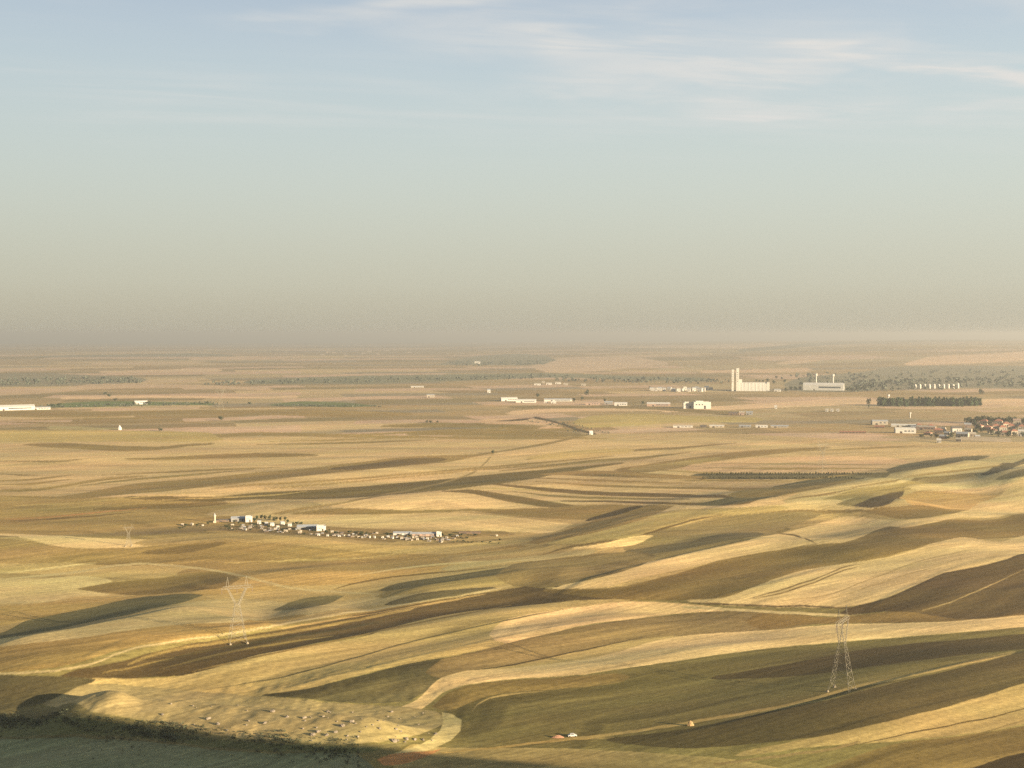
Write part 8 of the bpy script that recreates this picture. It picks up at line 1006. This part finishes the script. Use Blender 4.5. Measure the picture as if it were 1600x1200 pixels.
# ------------------------------------------------------------------ buildings
def building(style, name, label, cat, group, x, y, w, d, h, rot, wall, roof):
    t = thing(name, x, y, rot, label, cat, group or None, -.3)
    a, b = w / 2, d / 2
    def door(px, dw, dh, yy):
        MB().box(px - dw / 2, px + dw / 2, yy - .12, yy + .1, -.1, dh).build('door', 'door', t)
    if style in ('shed', 'house', 'hut2'):
        rise = min(h * .35, d * (.16 if style == 'shed' else .32)); eave = h - rise
        hip = style == 'house' and roof == 'redroof'
        if hip:
            MB().box(-a, a, -b, b, -1, eave).build('wall', wall, t)
            rf = MB().hip(w, d, eave + .003, rise).build('roof', roof, t)
            MB().box(a * .3, a * .3 + .8, -.4, .4, eave + rise * .4, eave + rise + .8).build('chimney', 'plaster', rf)
        else:
            MB().wedge_walls(w, d, eave, rise).build('wall', wall, t)
            MB().gable(w, d, eave, rise, .3 if w > 6 else .12, .22 if w > 6 else .1).build('roof', roof, t)
        if style != 'hut2':
            door(-a * .45, min(4.5, w * .16), min(eave * .75, 4.2), -b)
            n = int(min(6, w // 12)) if style == 'shed' else 2
            for i in range(n):
                wx = -a * .2 + (a * 1.05) * (i + .5) / max(n, 1)
                MB().box(wx - .06 * w, wx + .06 * w if n < 4 else wx + .04 * w, -b - .06, -b + .1, eave * .45, eave * .75).build('window', 'glass', t)
        else:
            door(0, w * .25, eave * .8, -b)
    elif style == 'block':
        MB().box(-a, a, -b, b, -1, h).build('wall', wall, t)
        p = MB()
        for x0, x1, y0, y1 in ((-a - .1, a + .1, -b - .1, -b + .3), (-a - .1, a + .1, b - .3, b + .1), (-a - .1, -a + .3, -b + .301, b - .301), (a - .3, a + .1, -b + .301, b - .301)):
            p.box(x0, x1, y0, y1, h - .4, h + .5)
        p.build('parapet', roof, t)
        if w > 25:
            MB().box(-a * .75, a * .15, -b * .6, b * .6, h + .003, h * 1.16).build('raised_roof', wall, t)
        door(a * .3, min(5, w * .18), h * .5, -b)
        for i in range(3):
            wx = -a * .7 + i * a * .35
            MB().box(wx - w * .04, wx + w * .04, -b - .06, -b + .1, h * .55, h * .72).build('window', 'glass', t)
    elif style == 'tower':
        r = w / 2
        MB().cyl(0, 0, -1, h * .68, r * .55, r * .5, 10).build('shaft', wall, t)
        MB().cyl(0, 0, h * .68, h * .74, r * .5, r, 10, False).cyl(0, 0, h * .74, h * .95, r, r, 10).build('tank', wall, t)
        MB().cyl(0, 0, h * .953, h, r * 1.05, r * .1, 10).build('cap', roof, t)
    elif style == 'bin':
        r = w / 2
        MB().cyl(0, 0, -1, h * .8, r, r, 14).build('drum', wall, t)
        MB().cyl(0, 0, h * .803, h, r * 1.04, r * .12, 14).build('cone_roof', roof, t)
        MB().box(-r * .15, r * .15, -r - .35, -r + .05, 0, h * .82).build('ladder', 'grey', t)
    elif style == 'tent':
        r = w / 2
        MB().cyl(0, 0, -.5, h * .4, r, r * .92, 8).build('skirt', wall, t)
        MB().cyl(0, 0, h * .403, h, r * 1.02, r * .05, 8).build('canopy', wall, t)
    elif style == 'minaret':
        r = w / 2
        MB().box(-r * 1.3, r * 1.3, -r * 1.3, r * 1.3, -1, h * .22).build('base', wall, t)
        MB().cyl(0, 0, h * .22, h * .78, r, r * .85, 12).build('shaft', wall, t)
        MB().cyl(0, 0, h * .68, h * .73, r * 1.35, r * 1.35, 12).build('balcony', roof, t)
        MB().cyl(0, 0, h * .783, h, r * .95, .03, 12).build('spire', 'greyroof', t)
    elif style == 'wall':
        MB().box(-a, a, -b, b, -2, h).build('wall_face', wall, t)
        MB().box(-a - .2, a + .2, -b - .2, b + .2, h + .003, h + .5).build('coping', roof, t)
    elif style == 'silo':
        n = 9; r = w * .83 / (2 * n); x0 = -a + w * .14
        for i in range(n):
            for j in (0, 1):
                MB().cyl(x0 + r * (2 * i + 1), -b + r + j * 2 * r, -1, h * .90, r * 1.01, None, 18).build('silo_bin', wall, t)
        MB().box(x0 + .2, x0 + 2 * r * n - .2, -b + r * .05, -b + 3.6 * r, -1, h * .89).build('silo_block', wall, t)
        MB().box(x0, x0 + 2 * r * n, -b + r * .5, -b + 3.5 * r, h * .903, h).build('gallery', wall, t)
        MB().box(a - w * .07, a, -b, -b + 4 * r, -1, h * 1.02).build('end_house', 'cream', t)
        MB().box(x0 + r * 1.2, x0 + r * 3.2, -b + r, -b + 3 * r, h + .003, h * 1.35).build('head_house', 'cream', t)
        for tx, th, tw in ((-a + w * .04, h * 2.45, w * .056), (-a + w * .165, h * 2.6, w * .072)):
            tt = MB().box(tx - tw / 2, tx + tw / 2, -b - tw * .6, -b + tw * .4 - .05, -1, th).build('elevator_tower', 'cream', t)
            MB().box(tx - tw * .56, tx + tw * .56, -b - tw * .66, -b + tw * .46, th + .003, th + h * .06).build('tower_cap', 'concrete', tt)
            for q in range(5):
                zz = h * (1.1 + q * .25)
                MB().box(tx - tw * .12, tx + tw * .12, -b - tw * .6 - .08, -b - tw * .6 + .1, zz, zz + h * .1).build('window', 'glass', tt)
    return t
for st_, nm_, lb_, ct_, gp_, rows in BUILD:
    for r in rows: building(st_, nm_, lb_, ct_, gp_, *r)

# ------------------------------------------------------------------ trees
def crown_mesh(seed, kind):
    g = random.Random(seed * 17 + len(kind)); mb = MB()
    n = {'round': 150, 'poplar': 220, 'shrubby': 90}[kind]
    lobes = [(g.uniform(-.28, .28), g.uniform(-.28, .28), g.uniform(.38, .78), g.uniform(.22, .36)) for _ in range(7)]
    if kind == 'poplar': lobes = [(g.uniform(-.1, .1), g.uniform(-.1, .1), .14 + .7 * i / 6, .46 - .3 * abs(i / 6 - .35)) for i in range(7)]
    if kind == 'shrubby': lobes = [(g.uniform(-.25, .25), g.uniform(-.25, .25), g.uniform(.35, .7), g.uniform(.24, .34)) for _ in range(5)]
    for i in range(n):
        lx, ly, lz, lr = g.choice(lobes)
        v = Vector((g.gauss(0, 1), g.gauss(0, 1), g.gauss(0, 1))).normalized() * lr * g.uniform(.55, 1.05)
        c = Vector((lx, ly, lz)) + v * (1 if kind != 'poplar' else .8)
        s = g.uniform(.05, .12)
        u = Vector((g.gauss(0, 1), g.gauss(0, 1), g.gauss(0, 1))).normalized(); w = u.orthogonal().normalized(); w2 = u.cross(w)
        mb.add([c + w * s, c + w2 * s * g.uniform(.6, 1), c - w * s, c - w2 * s], [(0, 1, 2, 3)])
    return mb
def trunk_mesh(kind):
    mb = MB(); mb.cyl(0, 0, -.06, .45, .035, .02, 6)
    for k in range(4):
        a = k * 1.7; mb.bar((0, 0, .25 + .04 * k), (.2 * math.cos(a), .2 * math.sin(a), .52 + .05 * k), .018)
    return mb
CROWN = {}; TRUNK = {}
LEAF = dict(round='leafdark', poplar='leafpoplar', shrubby='leafolive')
for kd in LEAF:
    TRUNK[kd] = trunk_mesh(kd).mesh('trunk', 'bark')
    for sd_ in range(4): CROWN[kd, sd_] = crown_mesh(sd_, kd).mesh('crown', LEAF[kd])
for kd, name, label, cat, group, x, y, h, w, sd_ in [r[:5] + q for r in TREES for q in r[5]]:
    t = thing(name, x, y, RNG.uniform(0, 6.28), label, cat, group or None)
    t.scale = (w, w, h)
    link('trunk', TRUNK[kd], t); link('crown', CROWN[kd, sd_], t)
def leaf_cloud(items, name, m, per, label, cat, flat=.8):
    g = np.random.default_rng(len(items)); V = []; F = []
    xs = np.array([i[0] for i in items], float); ys = np.array([i[1] for i in items], float)
    zs = grid_z(xs, ys)
    hs = np.array([i[2] for i in items], float); ws = np.array([i[3] if len(i) > 3 else i[2] * 1.3 for i in items], float)
    N_ = len(items)
    dirs = g.normal(size=(N_, per, 3)); dirs /= np.linalg.norm(dirs, axis=-1, keepdims=True)
    rad = g.uniform(.55, 1, (N_, per, 1))
    c = dirs * rad * np.stack([ws / 2, ws / 2, hs * .5], -1)[:, None, :]
    c[..., 0] += xs[:, None]; c[..., 1] += ys[:, None]; c[..., 2] += (zs + hs * .48)[:, None]
    u = g.normal(size=(N_, per, 3)); u /= np.linalg.norm(u, axis=-1, keepdims=True)
    q = g.normal(size=(N_, per, 3)); w = np.cross(u, q); w /= np.linalg.norm(w, axis=-1, keepdims=True); w2 = np.cross(u, w)
    s = (np.minimum(hs, ws)[:, None, None] * g.uniform(.16, .32, (N_, per, 1)))
    P = np.stack([c + w * s, c + w2 * s, c - w * s, c - w2 * s], 2).reshape(-1, 3)
    me = bpy.data.meshes.new(name); n = len(P) // 4
    me.vertices.add(len(P)); me.vertices.foreach_set('co', P.astype(np.float32).reshape(-1))
    me.loops.add(n * 4); me.loops.foreach_set('vertex_index', np.arange(n * 4, dtype=np.int32))
    me.polygons.add(n); me.polygons.foreach_set('loop_start', np.arange(0, n * 4, 4, dtype=np.int32))
    me.update(calc_edges=True); me.materials.append(M_[m])
    return tag(link(name, me), label, cat, kind='stuff')
for label, path, hh, n_ in WOODS:
    g_ = random.Random(n_); pts = []
    for _ in range(n_):
        q = g_.random() * (len(path) - 1); i = min(int(q), len(path) - 2); q -= i
        x, y, sp = (path[i][k] * (1 - q) + path[i + 1][k] * q for k in range(3))
        f = 1 + sp * g_.uniform(-1, 1) / math.hypot(x, y); h_ = hh * g_.uniform(.55, 1.15)
        pts.append((x * f + g_.uniform(-40, 40), y * f, h_, h_ * g_.uniform(.8, 1.6)))
    leaf_cloud(pts, 'woodland', 'leafgrey', 22, label, 'woodland')
g_ = random.Random(77); pts = []
clump = [(g_.random(), g_.uniform(3, 20), g_.uniform(.015, .06), g_.uniform(1.5, 6)) for _ in range(26)]
for _ in range(1200):
    r_ = g_.random()
    if r_ < .62:                                     # thick clumps along the break of the slope
        c_ = g_.choice(clump); t_ = c_[0] + g_.gauss(0, c_[2]); back = c_[1] + g_.gauss(0, c_[3]); h_ = g_.uniform(.4, 1.5)
    elif r_ < .9: t_ = g_.random(); back = abs(g_.gauss(7, 5)); h_ = g_.uniform(.25, 1.0)
    else: t_ = g_.random(); back = g_.uniform(0, 62); h_ = g_.uniform(.2, .8)
    q = min(max(t_, 0), .999) * (len(SCRUB) - 1); i = min(int(q), len(SCRUB) - 2); q -= i
    x, y = (SCRUB[i][k] * (1 - q) + SCRUB[i + 1][k] * q for k in range(2))
    f = 1 - max(back, 0) / math.hypot(x, y)
    pts.append((x * f, y * f, h_, h_ * g_.uniform(1.0, 2.4)))
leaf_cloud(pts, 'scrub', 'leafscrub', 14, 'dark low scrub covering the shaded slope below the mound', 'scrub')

# ------------------------------------------------------------------ lattice pylons
def pylon(label, group, x, y, H, rot, thick):
    t = thing('lattice_pylon', x, y, rot, label, 'pylon', group or None)
    k = H / 44.0; tm, tb = .34 * thick, .17 * thick
    def P(px, py, pz): return (px * k, py * k, pz * k)
    b, wz, wa = 5.6, 25.0, 1.55                      # half base, waist height, half waist
    corners = [(1, 1), (-1, 1), (-1, -1), (1, -1)]
    def leg_at(c, z):
        f = z / wz; r = b + (wa - b) * f; return P(c[0] * r, c[1] * r, z)
    for c in corners:
        MB().bar(leg_at(c, -.8 / k), leg_at(c, wz), tm).build('leg', 'steel', t)
        f = MB(); fx, fy = c[0] * b * k, c[1] * b * k
        f.cyl(fx, fy, -1.2, .7, 1.1, .6, 8).build('footing', 'footing', t)
    lv = [0, 5.4, 10.2, 14.5, 18.4, 21.9, wz]
    for s in range(4):
        c0, c1 = corners[s], corners[(s + 1) % 4]; m = MB()
        for i in range(len(lv) - 1):
            m.bar(leg_at(c0, lv[i]), leg_at(c1, lv[i + 1]), tb).bar(leg_at(c1, lv[i]), leg_at(c0, lv[i + 1]), tb)
            m.bar(leg_at(c0, lv[i + 1]), leg_at(c1, lv[i + 1]), tb)
        m.build('bracing', 'steel', t)
    # flared head: two arms opening from the waist, crossbeam on top, two peaks
    def arm_pt(s, cy, cx, z):
        f = (z - wz) / (36 - wz); mid = s * (.8 + 5.2 * f); half = .6
        return P(mid + cx * half * (1 - .1 * f), cy * (wa - .45 * f), z)
    for s in (-1, 1):
        m = MB(); pts = [(cy, cx) for cy in (-1, 1) for cx in (-1, 1)]
        for cy, cx in pts: m.bar(arm_pt(s, cy, cx, wz), arm_pt(s, cy, cx, 36), tm * .8)
        for i in range(6):
            z0, z1 = wz + (36 - wz) * i / 6, wz + (36 - wz) * (i + 1) / 6
            for cy in (-1, 1): m.bar(arm_pt(s, cy, -1, z0), arm_pt(s, cy, 1, z1), tb).bar(arm_pt(s, cy, 1, z0), arm_pt(s, cy, -1, z1), tb)
            for cx in (-1, 1): m.bar(arm_pt(s, -1, cx, z0), arm_pt(s, 1, cx, z1), tb)
        m.build('head_arm', 'steel', t)
        m = MB()
        for cy in (-.7, .7): m.bar(P(s * 5.2, cy, 37.5), P(s * 6.2, 0, 44), tb * 1.3).bar(P(s * 7.2, cy, 37.5), P(s * 6.2, 0, 44), tb * 1.3)
        m.build('earth_wire_peak', 'steel', t)
    m = MB()
    for z, e in ((36, 10.5), (37.5, 9.0)):
        for cy in (-.7, .7): m.bar(P(-e, cy * (1 if z < 37 else .9), z), P(e, cy * (1 if z < 37 else .9), z), tm * .75)
    for i in range(12):
        x0, x1 = -9 + 1.5 * i, -9 + 1.5 * (i + 1)
        for cy in (-.7, .7): m.bar(P(x0, cy, 36 if i % 2 else 37.5), P(x1, cy, 37.5 if i % 2 else 36), tb)
    for s in (-1, 1):
        for cy in (-.7, .7): m.bar(P(s * 9, cy, 37.5), P(s * 10.5, cy, 36), tb * 1.2)
    m.build('crossbeam', 'steel', t)
    for sx in (-10, 0, 10):
        m = MB()
        for q in range(5): m.cyl(sx * k, 0, (35.8 - .62 * (q + 1)) * k, (35.8 - .62 * q - .12) * k, .14, .2, 8)
        m.bar(P(sx, -.75, 36), P(sx, .75, 36), tb); m.bar(P(sx, 0, 36), P(sx, 0, 32.6), .09).build('insulator', 'porcelain', t)
for rec in PYLONS: pylon(*rec)

# ------------------------------------------------------------------ rocks, heaps, car
def rock_mesh(seed):
    g = random.Random(seed); mb = MB(); n, m = 7, 4; v = [(0, 0, .75 * g.uniform(.7, 1))]; f = []
    for j in range(1, m + 1):
        ph = math.pi * .62 * j / m
        for i in range(n):
            a = 2 * math.pi * i / n + .3 * j; r = g.uniform(.75, 1.1)
            v.append((math.sin(ph) * math.cos(a) * r, math.sin(ph) * math.sin(a) * r * .8, math.cos(ph) * .7 * r))
    for i in range(n): f.append((0, 1 + i, 1 + (i + 1) % n))
    for j in range(m - 1):
        for i in range(n):
            a, b = 1 + j * n + i, 1 + j * n + (i + 1) % n; f.append((a, a + n, b + n, b))
    return mb.add(v, f).mesh('rock', 'rock')
RM = [rock_mesh(s + 40) for s in range(4)]
for x, y, s, k in ROCKS:
    o = link('rock', RM[k]); o.location = (x, y, zat(x, y) + .05 * s); o.scale = (s, s, s * .9); o.rotation_euler = (0, 0, RNG.uniform(0, 6.28))
    big = s >= .9
    tag(o, 'large pale boulder lying on the eroded mound above the scrub' if big else 'small pale stone lying on the eroded mound above the scrub', 'rock', 'large boulders on the mound' if big else 'small stones on the mound')
def heap(name, label, cat, x, y, w, d, h, m):
    g = random.Random(int(x)); mb = MB(); n, L_ = 14, 6; v = [(0, 0, h)]; f = []
    for j in range(1, L_ + 1):
        t = j / L_
        for i in range(n):
            a = 2 * math.pi * i / n; r = t * g.uniform(.9, 1.1)
            v.append((w / 2 * r * math.cos(a), d / 2 * r * math.sin(a), h * (1 - t * t) * g.uniform(.9, 1.05) - .4 * t))
    for i in range(n): f.append((0, 1 + i, 1 + (i + 1) % n))
    for j in range(L_ - 1):
        for i in range(n):
            a, b = 1 + j * n + i, 1 + j * n + (i + 1) % n; f.append((a, a + n, b + n, b))
    o = mb.add(v, f).build(name, m); o.location = (x, y, zat(x, y)); tag(o, label, cat)
for rec in HEAPS: heap(*rec)
def car(label, x, y, rz):
    t = thing('parked_car', x, y, rz, label, 'car')
    prof = [(-2.1, .35), (-2.1, .85), (-1.5, .95), (-.9, 1.45), (.7, 1.45), (1.3, .98), (2.1, .85), (2.15, .35)]
    n = len(prof); v = [(px, -.85, pz) for px, pz in prof] + [(px, .85, pz) for px, pz in prof]
    f = [tuple(range(n)), tuple(range(2 * n - 1, n - 1, -1))] + [(i, i + n, (i + 1) % n + n, (i + 1) % n) for i in range(n)]
    MB().add(v, f).build('body', 'white', t)
    MB().box(-.8, .65, -.87, .87, 1.0, 1.36).build('side_window', 'glass', t)
    for wx in (-1.35, 1.35):
        for wy in (-.8, .8):
            m = MB(); vv = []
            for yy in (wy - .1, wy + .1): vv += [(wx + .34 * math.cos(q * .524), yy, .34 + .34 * math.sin(q * .524)) for q in range(12)]
            m.add(vv, [tuple(range(12)), tuple(range(23, 11, -1))] + [(i, 12 + i, 12 + (i + 1) % 12, (i + 1) % 12) for i in range(12)]).build('wheel', 'tyre', t)
for rec in CARS: car(*rec)

# ------------------------------------------------------------------ air
def build_haze():
    mb = MB(); mb.box(-64000, 64000, -64000, 64000, -420, 238)
    m = bpy.data.materials.new('dusty_air'); m.use_nodes = True
    nt = m.node_tree; nt.nodes.clear()
    o = nt.nodes.new('ShaderNodeOutputMaterial'); v = nt.nodes.new('ShaderNodeVolumePrincipled')
    v.inputs['Color'].default_value = (.82, .785, .69, 1)
    v.inputs['Density'].default_value = HAZE_D
    v.inputs['Anisotropy'].default_value = 0.55
    nt.links.new(v.outputs[0], o.inputs['Volume'])
    h = mb.build('haze', m); tag(h, 'pale dusty haze lying over the whole plain', 'haze', kind='stuff')
HAZE_D = 9.0e-5
build_haze()
